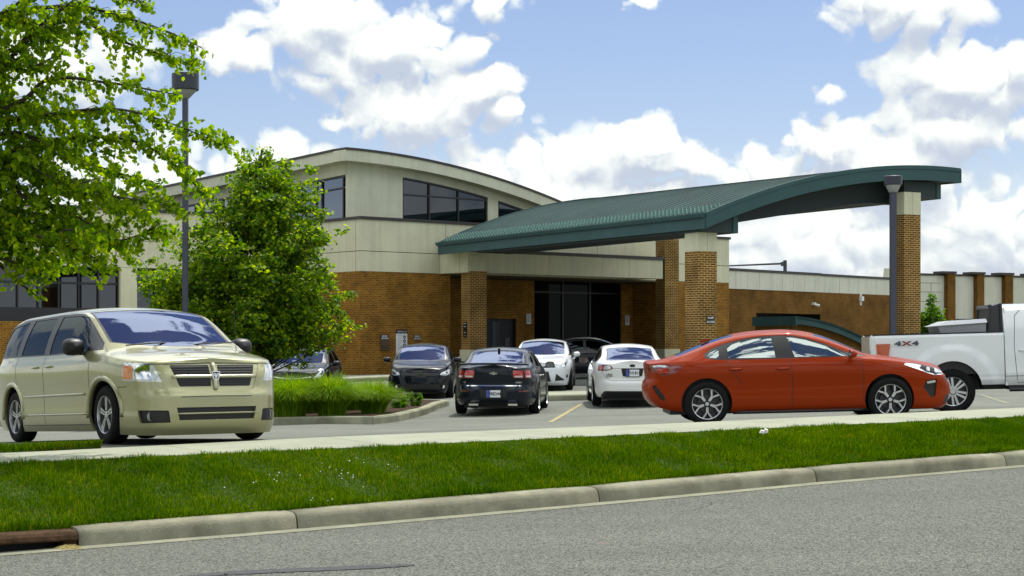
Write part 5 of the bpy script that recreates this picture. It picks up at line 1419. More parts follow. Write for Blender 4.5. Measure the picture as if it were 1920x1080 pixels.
sp = hatch(4.32, .90, 1.50)
def hy(t, B):
    mb = MB(); mb.tube([(B.end(abs(y), .72 - .05 * (1 - (abs(y) / .5) ** 2)) + .006, y, .72 - .05 * (1 - (abs(y) / .5) ** 2)) for y in np.linspace(-.5, .5, 21)], .024, 8); mb.build('grille_bar', M['chrome'], t, smooth=True)
put(hatch_car('hatchback', 'glossy black hatchback with a curved chrome grille bar, parked behind the ornamental grass', sp, 'p_black',
    [(.56, .68), (.62, .74), (.95, .90), (1.2, .96), (1.12, .84), (.85, .70)], [(0, .60), (0, .76), (.50, .78), (.44, .62)], [[(0, .25), (0, .45), (.50, .45), (.55, .25)]], 'multi', 'hoval', .69, extra=hy), 0, 548, 0, 45.0, radians(-91.5), 2.1)
sp = base_sedan(4.5, .88, 1.40, 1.02)
t = thing('sedan', 'black sedan in the deep shade of the canopy, glimpsed between the two white cars', 'car', (0, 0, 0)); B = shape(sp, 0); common(t, B, sp, 0)
side_glass(t, B, sp, 'black', panes=sp['panes']); screen(t, B, 'windscreen', 1.10, .45, .28, .22); screen(t, B, 'rear_screen', -1.82, -.22, -1.02, -.10, vmin=2.3)
lamp(t, B, 'headlight', [(.50, .62), (.62, .76), (1.15, .80), (1.1, .68)], True, 'reflector', vmax=1.9); lamp(t, B, 'tail_light', [(.44, .84), (.50, .95), (1.02, .95), (.93, .84)], False, 'red_d', vmax=1.5)
finish(B.main, 'body', M['p_black'], t, 'both', rim=.03); handles(t, [(-.33, .84), (-1.1, .85)], B.side(-.5, .84), 'p_black', .09); mirrors(t, .70, .88, 1.02, (.11, .11, .075), m='p_black'); underbody(t, sp, B); wheels(t, sp, 'multi', .222, .205)
put((t, sp), 0, 1112, 0, 58.0, radians(4), 0)
put(pickup(), 0, 1638, 0, 31.0, radians(-7), -3.22, -1)
# ---------------------------------------------------------------- toolbox on the truck
trk = [o for o in COL.objects if o.name.startswith('pickup_truck')][0]
tx, ty, tz = trk.location
th_ = trk.rotation_euler[2]
t = thing('toolbox', 'silver aluminium toolbox lying across the bed of the white pickup truck', 'toolbox', (tx - 1.52 * cos(th_), ty - 1.52 * sin(th_), tz))
t.rotation_euler = trk.rotation_euler
mb = MB(); mb.hexa([(-.40, -.80, 1.30), (.36, -.80, 1.30), (.36, .80, 1.30), (-.40, .80, 1.30), (-.50, -.80, 1.565), (.36, -.80, 1.60), (.36, .80, 1.60), (-.50, .80, 1.565)])
M['alu'] = mat('tread_plate', (.30, .31, .33), .35, metal=.7, var=.25, vscale=60, bump=1, bscale=120)
M['alu2'] = mat('aluminium_lid', (.62, .63, .64), .3, metal=.6)
mb.build('chest', M['alu'], t)
mb = MB(); mb.hexa([(-.55, -.84, 1.56), (.38, -.84, 1.602), (.38, .84, 1.602), (-.55, .84, 1.56), (-.30, -.80, 1.65), (.36, -.80, 1.67), (.36, .80, 1.67), (-.30, .80, 1.65)]); mb.build('lid', M['alu2'], t)
# ---------------------------------------------------------------- main building
U = (.766, .643)
Mf = Frame(-5.65, 63.67, *U)
t = thing('library_building', 'brick and beige panel building with an arched clerestory roof and tall dark windows', 'building', (-5.65, 63.67, .3), world=True)
def part(name, mb, m, par=t, uv=False, smooth=False): return mb.build(name, M[m], par, uv=uv, smooth=smooth)
ZB = Mf.zpy(676, 508); ZT = Mf.zpy(676, 405); ZJ = Mf.zpy(676, 470)
for q_ in ((0, 4.26, -.32, -.02), (16.8, 20.1, -.32, -.02), (.0, .30, -5.13, -.33)):
    mb = MB(); mb.fbox(Mf, *q_, -.3, ZB); part('brick_wall', mb, 'brick', uv=True)
mb = MB(); mb.fbox(Mf, 19.8, 20.1, -9, -.33, -.3, ZB); part('brick_wall', mb, 'brick_dark', uv=True)
# inner entrance wall
io = -2.5; tw0, tw1 = Mf.tpx(1002, io), Mf.tpx(1165, io); td0, td1 = Mf.tpx(905, io), Mf.tpx(968, io); zd = Mf.zpy(968, 598, io)
mb = MB(); mb.fbox(Mf, 4.92, td0, io - .3, io, -.3, ZB); mb.fbox(Mf, td0, td1, io - .3, io, zd, ZB); mb.fbox(Mf, td1, tw0, io - .3, io, -.3, ZB); mb.fbox(Mf, tw1, 19.1, io - .3, io, -.3, ZB)
mb.fbox(Mf, 16.5, 16.8, io, -.02, -.3, ZB); part('brick_wall', mb, 'brick', uv=True)
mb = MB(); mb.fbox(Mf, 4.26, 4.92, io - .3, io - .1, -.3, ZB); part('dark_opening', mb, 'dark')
# entrance glazing
g = MB(); g.fbox(Mf, tw0, tw1, io - .16, io - .12, .2, ZB); w = part('entrance_window', g, 'eglass')
mb = MB()
for k in (0, .33, .64, 1):
    a = tw0 + (tw1 - tw0) * k; mb.fbox(Mf, a - .04, a + .04, io - .12, io - .06, .2, ZB)
for z in (.9, Mf.zpy(1080, 549, io)): mb.fbox(Mf, tw0, tw1, io - .118, io - .07, z - .035, z + .035)
mb.build('mullions', M['wframe'], w)
g = MB(); g.fbox(Mf, td0, td1, io - .2, io - .15, .2, zd); d = part('door', g, 'dark')
mb = MB(); mb.fbox(Mf, td0 + .62, td0 + .98, io - .149, io - .13, .3, zd - .12); mb.build('door_panel', mat('blue_grey_door', (.03, .055, .075), .5), d)
mb = MB(); mb.fbox(Mf, td1 - .5, td1 - .25, io - .149, io - .13, 1.4, 1.75); mb.build('door_notice', mat('grey_notice', (.09, .09, .10), .6), d)
mb = MB(); 
for a in (td0, (td0 + td1) / 2, td1): mb.fbox(Mf, a - .03, a + .03, io - .148, io - .11, .2, zd)
mb.build('door_frame', M['wframe'], d)
# beige panels with open joints
mb = MB(); g = .012
def panels(fr, t0, t1, o0, o1, z0, z1, n):
    L = (t1 - t0) / n
    for i in range(n): mb.fbox(fr, t0 + i * L + (g if i else 0), t0 + (i + 1) * L - (g if i < n - 1 else 0), o0, o1, z0, z1)
panels(Mf, 0, 20.1, -.3, 0, ZB, ZJ - g, 5); panels(Mf, 0, 20.1, -.3, 0, ZJ + g, ZT - .11, 5)
for k in range(2):
    mb.fbox(Mf, -.0, .3, -5.13 + 2.25 * k, -.31 - 2.25 * (1 - k) - .02, ZB, ZJ - g); mb.fbox(Mf, 0, .3, -5.13 + 2.25 * k, -.31 - 2.25 * (1 - k) - .02, ZJ + g, ZT - .11)
mb.fbox(Mf, 19.8, 20.1, -9, -.31, ZB, ZT - .11)
part('concrete_panels', mb, 'beige')
mb = MB(); mb.fbox(Mf, .02, 20.08, -.28, -.03, ZB + .02, ZT - .14); part('panel_backing', mb, 'dark')
mb = MB(); mb.fbox(Mf, -.06, 20.16, -.36, .06, ZT - .108, ZT); mb.fbox(Mf, -.06, .36, -5.13, -.362, ZT - .108, ZT); mb.fbox(Mf, 19.74, 20.16, -9, -.362, ZT - .108, ZT); part('coping', mb, 'coping')
mb = MB(); mb.fbox(Mf, .3, 19.8, -22, -.4, ZT - .5, ZT - .4); part('flat_roof', mb, 'dark')
mb = MB(); mb.fbox(Mf, 3.9, 16.8, io - .3, -.03, ZB - .06, ZB - .01); part('soffit', mb, 'soffit')
# clerestory
Kx, Ky, _ = Mf.p(Mf.tpx(655, -1.6), -1.6, 0); Kf = Frame(Kx, Ky, *U)          # street facing right hand side
Lf = Frame(Kx, Ky, -.643, .766)                                     # left side, running away
arcR = lambda q: Kf_z0 - .0138 * q - .01236 * q * q
Kf_z0 = 8.94
arcL = lambda s: Kf_z0 - .035 * s
wR = [(Kf.tpx(755), Kf.tpx(915)), (Kf.tpx(934), 11.3)]
wL = [(Lf.tpx(654), 18.7)]
ZW = ZT - .35
mb = MB()
def arcwall(fr, arc, q0, q1, wins, wt, bott):
    cuts = sorted(set([q0, q1] + [c for w in wins for c in w] + list(np.linspace(q0, q1, 24))))
    for a, b in zip(cuts[:-1], cuts[1:]):
        m_ = (a + b) / 2; inw = any(w[0] <= m_ <= w[1] for w in wins); z0 = (lambda x: arc(x) - wt) if inw else (lambda x: bott)
        za, zb = arc(a) - .5, arc(b) - .5
        if min(za, zb) < bott: continue
        mb.hexa([fr.p(a, 0, z0(a)), fr.p(b, 0, z0(b)), fr.p(b, -.25, z0(b)), fr.p(a, -.25, z0(a)), fr.p(a, 0, za), fr.p(b, 0, zb), fr.p(b, -.25, zb), fr.p(a, -.25, za)])
arcwall(Kf, arcR, 0, 12.3, wR, .79, ZW); part('clerestory_wall', mb, 'beige2')
mb = MB(); 
# left wall outward side is -o for Lf (runs away from the street) -> mirror by building with negative offset
Lf2 = Frame(Kx, Ky, -.643, .766); Lf2.nx, Lf2.ny = -.766, -.643
arcwall(Lf2, arcL, .02, 20.3, wL, .93, ZW); part('clerestory_wall', mb, 'beige2')
def arcwin(fr, arc, a, b, wt, mull, trans, n):
    gl = MB(); cuts = np.linspace(a, b, 12); gl.poly([fr.p(a, -.10, ZW)] + [fr.p(b, -.10, ZW)] + [fr.p(c, -.10, max(arc(c) - wt, ZW + .01)) for c in cuts[::-1]])
    w = part('clerestory_window', gl, 'wglass')
    m = MB()
    for q in mull:
        if arc(q) - wt > ZW + .05: m.fbox(fr, q - .035, q + .035, -.095, -.04, ZW, arc(q) - wt)
    for c, d_ in zip(cuts[:-1], cuts[1:]):
        for (o_, h) in ((0, .07),):
            za, zb = arc(c) - wt, arc(d_) - wt
            if min(za, zb) > ZW: m.hexa([fr.p(c, -.03, za - h), fr.p(d_, -.03, zb - h), fr.p(d_, -.092, zb - h), fr.p(c, -.092, za - h), fr.p(c, -.03, za), fr.p(d_, -.03, zb), fr.p(d_, -.092, zb), fr.p(c, -.092, za)])
        z = trans(c)
        if z and z < arc(d_) - wt: m.hexa([fr.p(c, -.045, z - .03), fr.p(d_, -.045, trans(d_) - .03), fr.p(d_, -.09, trans(d_) - .03), fr.p(c, -.09, z - .03), fr.p(c, -.045, z + .03), fr.p(d_, -.045, trans(d_) + .03), fr.p(d_, -.09, trans(d_) + .03), fr.p(c, -.09, z + .03)])
    m.fbox(fr, a, b, -.09, .05, ZW, ZW + .22)
    m.build('window_frame', M['wframe'], w)
arcwin(Kf, arcR, wR[0][0], wR[0][1], .79, [wR[0][0] + .035, Kf.tpx(806.5), Kf.tpx(861), wR[0][1] - .035], lambda q: 7.36, 3)
arcwin(Kf, arcR, wR[1][0], wR[1][1], .79, [wR[1][0] + .035, wR[1][0] + 1.4], lambda q: 7.27, 3)
ml = []
q = wL[0][0]
while q < 18.7: ml += [q + .04, q + .45]; q += 1.9
arcwin(Lf2, arcL, wL[0][0], wL[0][1], .93, ml, lambda q: arcL(q) - 1.41, 3)
# fascia and roof
oh = .55; mb = MB(); cp = MB(); rf = MB()
qs = np.linspace(-oh, 13.5, 30)
for a, b in zip(qs[:-1], qs[1:]):
    za, zb = arcR(max(a, 0)), arcR(max(b, 0))
    P = lambda q, o, z: Kf.p(q, o, z)
    mb.hexa([P(a, oh, za - .5), P(b, oh, zb - .5), P(b, -.3, zb - .5), P(a, -.3, za - .5), P(a, oh, za - .09), P(b, oh, zb - .09), P(b, -.3, zb - .09), P(a, -.3, za - .09)])
    cp.hexa([P(a, oh + .04, za - .088), P(b, oh + .04, zb - .088), P(b, -.3, zb - .088), P(a, -.3, za - .088), P(a, oh + .04, za), P(b, oh + .04, zb), P(b, -.3, zb), P(a, -.3, za)])
qs = np.linspace(.3, 20.8, 20)
for a, b in zip(qs[:-1], qs[1:]):
    za, zb = arcL(a), arcL(b); P = lambda q, o, z: Lf2.p(q, o, z)
    mb.hexa([P(a, oh, za - .5), P(b, oh, zb - .5), P(b, -.3, zb - .5), P(a, -.3, za - .5), P(a, oh, za - .09), P(b, oh, zb - .09), P(b, -.3, zb - .09), P(a, -.3, za - .09)])
    cp.hexa([P(a, oh + .04, za - .088), P(b, oh + .04, zb - .088), P(b, -.3, zb - .088), P(a, -.3, za - .088), P(a, oh + .04, za), P(b, oh + .04, zb), P(b, -.3, zb), P(a, -.3, za)])
part('roof_fascia', mb, 'beige2'); part('roof_edge', cp, 'coping')
qq = np.linspace(.3, 13.5, 14); s2 = np.linspace(.3, 20.8, 8); n = len(s2)
for q in qq:
    for s_ in s2: rf.V.append(Kf.p(q, -s_, arcR(q) - .035 * s_ - .02))
for i in range(len(qq) - 1):
    for j in range(n - 1): rf.F.append((i * n + j, (i + 1) * n + j, (i + 1) * n + j + 1, i * n + j + 1))
part('arched_roof', rf, 'coping')
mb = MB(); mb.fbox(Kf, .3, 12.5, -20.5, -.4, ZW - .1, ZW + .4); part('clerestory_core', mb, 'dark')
# left wing
Wx, Wy, _ = Mf.p(0, -5.08, 0); Wf = Frame(Wx, Wy, *U); t0 = -18.2; ZWT = Wf.zpy(305, 394); ZWB = Wf.zpy(224, 501)
mb = MB(); pan = [(t0, -11.3), (-11.3, -7.4), (-7.4, -3.7), (-3.7, 0)]
for a, b in pan:
    mb.fbox(Wf, a + g, b - g, -.3, 0, ZWB, ZWB + .98); mb.fbox(Wf, a + g, b - g, -.3, 0, ZWB + 1.0, ZWT - .11)
pa, pb = Wf.tpx(226), Wf.tpx(257); mb.fbox(Wf, pa, pb, -.3, 0, 1.0, ZWB - .01); mb.fbox(Wf, -.35, 0, -.3, 0, 1.0, ZWB - .01); part('concrete_panels', mb, 'beige')
mb = MB(); mb.fbox(Wf, t0, 0, -.28, -.03, ZWB + .02, ZWT - .14); part('panel_backing', mb, 'dark')
mb = MB(); mb.fbox(Wf, t0, 0.0, -.36, .06, ZWT - .108, ZWT); part('coping', mb, 'coping')
zs_ = Wf.zpy(120, 603); zt_ = Wf.zpy(150, 531)
mb = MB(); mb.fbox(Wf, t0, 0, -.32, -.02, -.3, zs_); part('brick_wall', mb, 'brick', uv=True)
for (a, b) in ((t0, pa), (pb, -.35)):
    gl = MB(); gl.fbox(Wf, a, b, -.24, -.2, zs_, ZWB); w = part('window', gl, 'wglass'); m = MB()
    ref = Wf.tpx(189); stp = abs(Wf.tpx(189) - Wf.tpx(152)); q = b - .03 if a > pa else pa - .03
    ks = [pa - .03 - stp * k for k in range(20)] if b == pa else [pb + .03 + stp * k for k in range(6)]
    for i, q in enumerate(ks):
        if a - .01 < q < b + .01: m.fbox(Wf, q - .03, q + .03, -.198, -.14, zs_, ZWB)
    m.fbox(Wf, a, b, -.197, -.15, zt_ - .04, zt_ + .04); m.fbox(Wf, a, b, -.197, -.12, zs_, zs_ + .5); m.fbox(Wf, a, b, -.197, -.13, ZWB - .07, ZWB)
    m.build('window_frame', M['wframe'], w)
    bl = MB(); bl.fbox(Wf, a, b, -.199, -.1985, zs_ + .5, ZWB - .07); 
mb = MB(); mb.fbox(Wf, t0, 0, -14, -.33, ZWT - .5, ZWT - .4); part('flat_roof', mb, 'dark')
# porch beam in front of the entrance
Pf = Frame(-1.68, 64.73, *U); z0, z1 = Pf.zpy(877, 510.5), Pf.zpy(1243, 488); te = Pf.tpx(1243)
mb = MB()
cuts = [0, 2.3, 4.1, 5.6, 7.0, 8.5, te]
for a, b in zip(cuts[:-1], cuts[1:]): mb.fbox(Pf, a + .006, b - .006, -.5, 0, z0, z1)
mb.fbox(Pf, 0, .5, -1.72, -.51, z0, z1); mb.fbox(Pf, te - .5, te - .006, -1.72, -.51, z0, z1)
part('porch_beam', mb, 'beige'); mb = MB(); mb.fbox(Pf, -.06, te + .06, -1.72, .06, z1 + .002, z1 + .13); part('coping', mb, 'coping')
mb = MB(); mb.fbox(Pf, .5, te - .5, -1.6, -.51, z0 + .3, z0 + .34); part('soffit', mb, 'soffit')
# ---------------------------------------------------------------- entrance canopy
cx0, cy0 = 5.656, 50.0; D = (.872, .488); E = (-.488, .872); SL = 17.3; TL = 10.0
def cp3(tt, s, z): return (cx0 + D[0] * tt + E[0] * s, cy0 + D[1] * tt + E[1] * s, z)
def ctop(tt, s): return 5.35 + (1.80 + .017 * s) * (1 - ((9 - tt) / 9) ** 2)
t = thing('entrance_canopy', 'teal arched metal canopy on brick pillars spanning the drive to the entrance', 'canopy', (cx0, cy0, 0), world=True)
tt_ = np.linspace(0, TL, 29); sn = np.linspace(0, SL, 30)
mb = MB()
for a in tt_:
    for s in sn: mb.V.append(cp3(a, s, ctop(a, s)))
n = len(sn)
for i in range(len(tt_) - 1):
    for j in range(n - 1): mb.F.append((i * n + j, (i + 1) * n + j, (i + 1) * n + j + 1, i * n + j + 1))
part('metal_roof', mb, 'tealroof', t, smooth=True)
mb = MB()
for s in np.arange(.25, SL, .42):
    for a, b in zip(tt_[:-1], tt_[1:]):
        mb.hexa([cp3(a, s - .012, ctop(a, s) - .01), cp3(b, s - .012, ctop(b, s) - .01), cp3(b, s + .012, ctop(b, s) - .01), cp3(a, s + .012, ctop(a, s) - .01), cp3(a, s - .012, ctop(a, s) + .010), cp3(b, s - .012, ctop(b, s) + .010), cp3(b, s + .012, ctop(b, s) + .010), cp3(a, s + .012, ctop(a, s) + .010)])
part('standing_seams', mb, 'tealroof', t)
mb = MB()
for r_, a in enumerate((.14, .36, .58)):
    for k, s in enumerate(np.arange(.12 + .1 * (r_ % 2), SL, .21)):
        z = ctop(a, s) + .0; mb.hexa([cp3(a, s - .055, z), cp3(a + .03, s - .055, z), cp3(a + .03, s + .055, z), cp3(a, s + .055, z), cp3(a - .03, s - .03, z + .095), cp3(a, s - .03, z + .095), cp3(a, s + .03, z + .095), cp3(a - .03, s + .03, z + .095)])
M['guard'] = mat('snow_guard', (.20, .34, .30), .3, metal=.2)
tag(part('snow_guards', mb, 'guard', t), kind='stuff')
# gutter + eave fascia
mb = MB(); prg = [(-.16, 0), (.02, 0), (.02, -.13), (-.12, -.13), (-.16, -.03)]
mb.prism(prg, lambda u, v, k: cp3(u, .0 + k * SL, 5.36 + v)); part('gutter', mb, 'teal', t)
mb = MB(); mb.hexa([cp3(-.05, -.03, 4.90), cp3(.02, -.03, 4.90), cp3(.02, SL, 4.90), cp3(-.05, SL, 4.90), cp3(-.05, -.03, 5.225), cp3(.02, -.03, 5.225), cp3(.02, SL, 5.225), cp3(-.05, SL, 5.225)]); part('eave_fascia', mb, 'teal', t)
for (s, nm) in ((0, 'gable_fascia'), (SL, 'gable_fascia')):
    mb = MB(); mc = MB()
    for a, b in zip(tt_[:-1], tt_[1:]):
        za, zb = ctop(a, s), ctop(b, s); s0, s1 = (s - .06, s) if s == 0 else (s, s + .06); dd = .44
        mb.hexa([cp3(a, s0, za - dd), cp3(b, s0, zb - dd), cp3(b, s1, zb - dd), cp3(a, s1, za - dd), cp3(a, s0, za - .09), cp3(b, s0, zb - .09), cp3(b, s1, zb - .09), cp3(a, s1, za - .09)])
        s2_, s3_ = (s - .085, s + .002) if s == 0 else (s, s + .085)
        mc.hexa([cp3(a, s2_, za - .088), cp3(b, s2_, zb - .088), cp3(b, s3_, zb - .088), cp3(a, s3_, za - .088), cp3(a, s2_, za + .03), cp3(b, s2_, zb + .03), cp3(b, s3_, zb + .03), cp3(a, s3_, za + .03)])
    part(nm, mb, 'teal', t); part('edge_trim', mc, 'teal', t)
mb = MB(); za = ctop(TL, 0); mb.hexa([cp3(TL - .02, -.06, za - .44), cp3(TL + .05, -.06, za - .44), cp3(TL + .05, SL, ctop(TL, SL) - .44), cp3(TL - .02, SL, ctop(TL, SL) - .44), cp3(TL - .02, -.06, za - .0), cp3(TL + .05, -.06, za), cp3(TL + .05, SL, ctop(TL, SL)), cp3(TL - .02, SL, ctop(TL, SL))]); part('eave_fascia', mb, 'teal', t)
mb = MB()
for a in tt_:
    for s in (.01, SL - .01): mb.V.append(cp3(a, s, ctop(a, s) - .40))
for i in range(len(tt_) - 1): mb.F.append((2 * i, 2 * i + 1, 2 * i + 3, 2 * i + 2))
part('soffit', mb, 'soffit', t, smooth=True)
# deep cross girders above the pillars, running along D, and the stub ends under the gable
def px_t(px, s):
    k = (px - CX) / F; X = cx0 + E[0] * s; Y = cy0 + E[1] * s; return (k * Y - X) / (D[0] - k * D[1])
for s in (1.15, 13.0):
    mb = MB(); q0 = .55; q1 = 9.3; zl0, zl1 = 4.98, 6.02
    N_ = 14; qs = np.linspace(q0, q1, N_)
    for a, b in zip(qs[:-1], qs[1:]):
        la = zl0 + (zl1 - zl0) * min(1, (a - q0) / (6.4)); lb = zl0 + (zl1 - zl0) * min(1, (b - q0) / 6.4)
        mb.hexa([cp3(a, s, la), cp3(b, s, lb), cp3(b, s + .35, lb), cp3(a, s + .35, la), cp3(a, s, ctop(a, s) - .41), cp3(b, s, ctop(b, s) - .41), cp3(b, s + .35, ctop(b, s) - .41), cp3(a, s + .35, ctop(a, s) - .41)])
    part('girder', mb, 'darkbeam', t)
for (p0, p1, py0, py1) in ((1345, 1383, 405, 437), (1722, 1763, 343, 373)):
    s = .3; a, b = px_t(p0, s), px_t(p1, s); d = cp3(b, s, 0)[1]; zt, zb = H + (Y0 - py0) / F * d, H + (Y0 - py1) / F * d
    mb = MB(); mb.hexa([cp3(a - .6, s, zb), cp3(b - .18, s, zb), cp3(b - .18, s + 14, zb), cp3(a - .6, s + 14, zb), cp3(a - .6, s, zt), cp3(b - .18, s, zt), cp3(b - .18, s + 14, zt), cp3(a - .6, s + 14, zt)])
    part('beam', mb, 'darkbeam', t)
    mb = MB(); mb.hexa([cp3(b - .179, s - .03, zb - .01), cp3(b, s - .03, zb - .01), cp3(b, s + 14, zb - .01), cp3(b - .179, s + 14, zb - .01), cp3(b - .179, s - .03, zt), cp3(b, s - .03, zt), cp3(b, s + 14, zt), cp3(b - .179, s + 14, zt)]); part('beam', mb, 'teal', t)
def pillar(px, d, w, ztop, zcap):
    X = (px - CX) / F * d; f = Frame(X, d, *D); f.nx, f.ny = -E[0], -E[1]
    h = w / 2; mb = MB(); mb.fbox(f, -h, h, -h, h, .6, zcap); c = part('pillar', mb, 'brick_col', t, uv=True)
    mb = MB(); mb.fbox(f, -h - .005, .0 - .006 - h + h, -h - .005, h + .005, zcap + .003, ztop); mb.fbox(f, .006, h + .005, -h - .005, h + .005, zcap + .003, ztop); mb.build('cap', M['beige'], None)
    bpy.context.collection.objects[-1].parent = c
    q = bpy.context.collection.objects[-1]
    q.location = -Vector(WLOC[t.name]); 
    mb = MB(); mb.fbox(f, -h - .04, h + .04, -h - .04, h + .04, -.4, 1.28); q = mb.build('plinth', M['beige'], None); q.parent = c; q.location = -Vector(WLOC[t.name])
    return f
def zof(py, d): return H + (Y0 - py) / F * d
f1 = pillar(1314, 51.0, .68, zof(428, 51), zof(472, 51)); f2 = pillar(1697, 54.3, .68, zof(362, 54.3), zof(404, 54.3)); f3 = pillar(1251, 71.9, .70, zof(436, 71.9), zof(448, 71.9)); f4 = pillar(888.5, 65.25, .72, zof(480, 65.2), zof(509, 65.2))
# ---------------------------------------------------------------- signs
def sign(name, label, cat, fr, tc, o, zc_, w, h, lines, mfill='signblue', col='white', size=.1, group=None, th=.02, extra=None):
    t = thing(name, label, cat, fr.p(tc, o, zc_), world=True)
    if group: t['group'] = group
    mb = MB(); mb.fbox(fr, tc - w / 2, tc + w / 2, o, o + th, zc_ - h / 2, zc_ + h / 2); mb.build('panel', M[mfill], t)
    n = len(lines); cj = MB()
    for i, (ln, sz) in enumerate(lines):
        z = zc_ + h / 2 - h * (i + .5) / n
        m = text_mesh(ln, sz, lambda u, v: fr.p(tc + u, o + th + .004, z + v), .002); k = len(cj.V); cj.V += m.V; cj.F += [tuple(a + k for a in f) for f in m.F]
    if cj.V: cj.build('lettering', M[col], t)
    if extra: extra(t)
    return t
tc = Mf.tpx(721, .0)
def ex(t):
    mb = MB(); mb.fbox(Mf, tc - .19, tc + .19, 0, .05, Mf.zpy(721, 657), Mf.zpy(721, 638.5)); mb.fbox(Mf, tc - .17, tc + .17, .051, .12, Mf.zpy(721, 650), Mf.zpy(721, 647.5)); b = mb.build('drop_box', M['box_brown'], t)
sign('book_return', 'dark blue book return sign above a brown metal drop slot on the brick wall', 'sign', Mf, tc, 0, Mf.zpy(721, 632.5), .39, .17, [('BOOK', .085), ('RETURN', .085)], size=.08, extra=ex)
sign('media_return', 'dark media return sign on the brick wall, just above the black hatchback roof', 'sign', Mf, Mf.tpx(782), 0, Mf.zpy(782, 633), .32, .18, [('MEDIA', .085), ('RETURN', .085)])
tb = Mf.tpx(752.5); zb0, zb1 = Mf.zpy(752, 668), Mf.zpy(752, 625)
def ex2(t):
    mb = MB(); mb.fbox(Mf, tb - .26, tb + .26, .001, .05, zb1 + .0, zb1 + .13); hd = mb.build('header', M['signblue'], t)
    text_mesh('TUNE DIAL & HIT', .058, lambda u, v: Mf.p(tb + u, .055, zb1 + .06 + v), .001).build('lettering', M['white'], t)
    mb = MB()
    for k in range(3):
        z = zb1 - .15 - .155 * k; P = [Mf.p(tb + .13 + .065 * cos(a) * (1.15 if sin(a) > 0 else .85), .034, z + .07 * sin(a)) for a in np.linspace(0, 2 * pi, 15)[:-1]]; mb.poly(P)
    mb.fbox(Mf, tb + .115, tb + .145, .031, .034, zb1 - .62, zb1 - .5); g_ = mb.build('lamp_pictogram', M['black'], t)
    mb = MB()
    for k in range(3):
        z = zb1 - .15 - .155 * k; mb.poly([Mf.p(tb + .13 + .026 * cos(a), .036, z + .03 * sin(a)) for a in np.linspace(0, 2 * pi, 11)[:-1]])
    mb.build('pictogram_lens', M['plate_w'], g_)
    mb = MB()
    for k in range(9): mb.fbox(Mf, tb - .19, tb - .19 + .2 - .04 * (k % 3), .031, .0325, zb1 - .08 - .07 * k, zb1 - .065 - .07 * k)
    mb.build('small_print', mat('grey_print', (.42, .45, .44), .6), t)
    mb = MB(); mb.fbox(Mf, tb - .26, tb + .26, .001, .04, zb0 - .03, zb0 - .001); mb.build('frame', M['black'], t)
    mb = MB(); mb.fbox(Mf, tb - .26, tb + .26, .0, .06, .4, zb0 - .05); mb.build('post', M['gutter'], t)
sign('notice_board', 'tall white notice board with a black header and a column of three black lamps', 'sign', Mf, tb, 0, (zb0 + zb1) / 2, .52, zb1 - zb0, [], mfill='plate_w', th=.03, extra=ex2)
sign('parking_sign', 'narrow black sign with white lettering on the brick pillar nearest the black hatchback', 'sign', f4, -.62 * .0 - .0, .345, zof(618, 64.8), .28, .57, [('NO PARKING', .036), ('FIRE LANE', .04), ('', .03), ('LOADING', .035), ('ONLY', .035)], mfill='black')
sp_ = [o for o in COL.objects if o.name == 'parking_sign'][0]
# this sign hangs on the left face of the pillar: turn it
sp_.rotation_euler = (0, 0, radians(-90)); c4 = Vector(f4.p(0, 0, 0)); sp_.location = Vector(f4.p(-.366, 0, 0)) ; sp_.location.z = zof(618, 64.8)
sign('ramp_access_sign', 'small black ramp access sign on the front brick pillar of the canopy', 'sign', f1, .10, .345, zof(600, 50.7), .27, .24, [('RAMP', .085), ('ACCESS', .085)], mfill='black')
for px, lab in ((991, 'white printed notice on the brick wall left of the entrance window'), (1176, 'white printed notice on the brick wall right of the entrance window')):
    tt0 = Mf.tpx(px, io); ztt = Mf.zpy(px, 598 if px < 1000 else 600.5, io)
    def ex3(t):
        mb = MB()
        for k in range(5): mb.fbox(Mf, tt0 - .09, tt0 + .09 - .03 * (k % 2), io + .022, io + .0235, ztt + .08 - .05 * k, ztt + .1 - .05 * k)
        mb.fbox(Mf, tt0 - .10, tt0 + .10, io + .022, io + .0235, ztt + .14, ztt + .17); mb.build('small_print', M['pole'], t)
    sign('notice', lab, 'sign', Mf, tt0, io + .001, ztt, .25, .43, [], mfill='plate_w', extra=ex3, group='white notices beside the entrance window')
# ---------------------------------------------------------------- low service wing on the right
Rf = Frame(10.19, 80.25, .658, .753); ta, tb_ = Rf.tpx(1418), Rf.tpx(1538); te = Rf.tpx(1700)
t = thing('service_wing', 'low brown brick wing with a band of pale vertical panels below a dark coping', 'building', (10.19, 80.25, .4), world=True)
zb = Rf.zpy(1366, 541); zt1 = Rf.zpy(1366, 507.5); zt2 = Rf.zpy(1640, 523); zo = Rf.zpy(1480, 588)
mb = MB(); mb.poly([Rf.p(a, 0, z) for a, z in ((-1.5, -.3), (ta, -.3), (ta, zo), (tb_, zo), (tb_, -.3), (te, -.3), (te, zb), (-1.5, zb))]); part('brick_wall', mb, 'brick_dark', t, uv=True)
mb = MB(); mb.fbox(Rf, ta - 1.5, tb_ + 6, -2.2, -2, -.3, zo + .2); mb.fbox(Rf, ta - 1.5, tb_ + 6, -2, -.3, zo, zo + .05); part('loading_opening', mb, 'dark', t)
mb = MB(); tstep = Rf.tpx(1538); xsn = np.arange(-1.5, tstep, 1.02); 
for a in xsn: mb.fbox(Rf, a + .012, min(a + 1.02, tstep) - .012, -.28, .04, zb, zt1)
a = tstep
while a < te: mb.fbox(Rf, a + .012, a + .95 - .012, -.32, .0, zb, zt2); a += .95
part('pale_panels', mb, 'whitepanel', t)
mb = MB(); mb.fbox(Rf, -1.5, te, -.26, -.02, zb + .01, zt2 - .02); part('panel_backing', mb, 'dark', t)
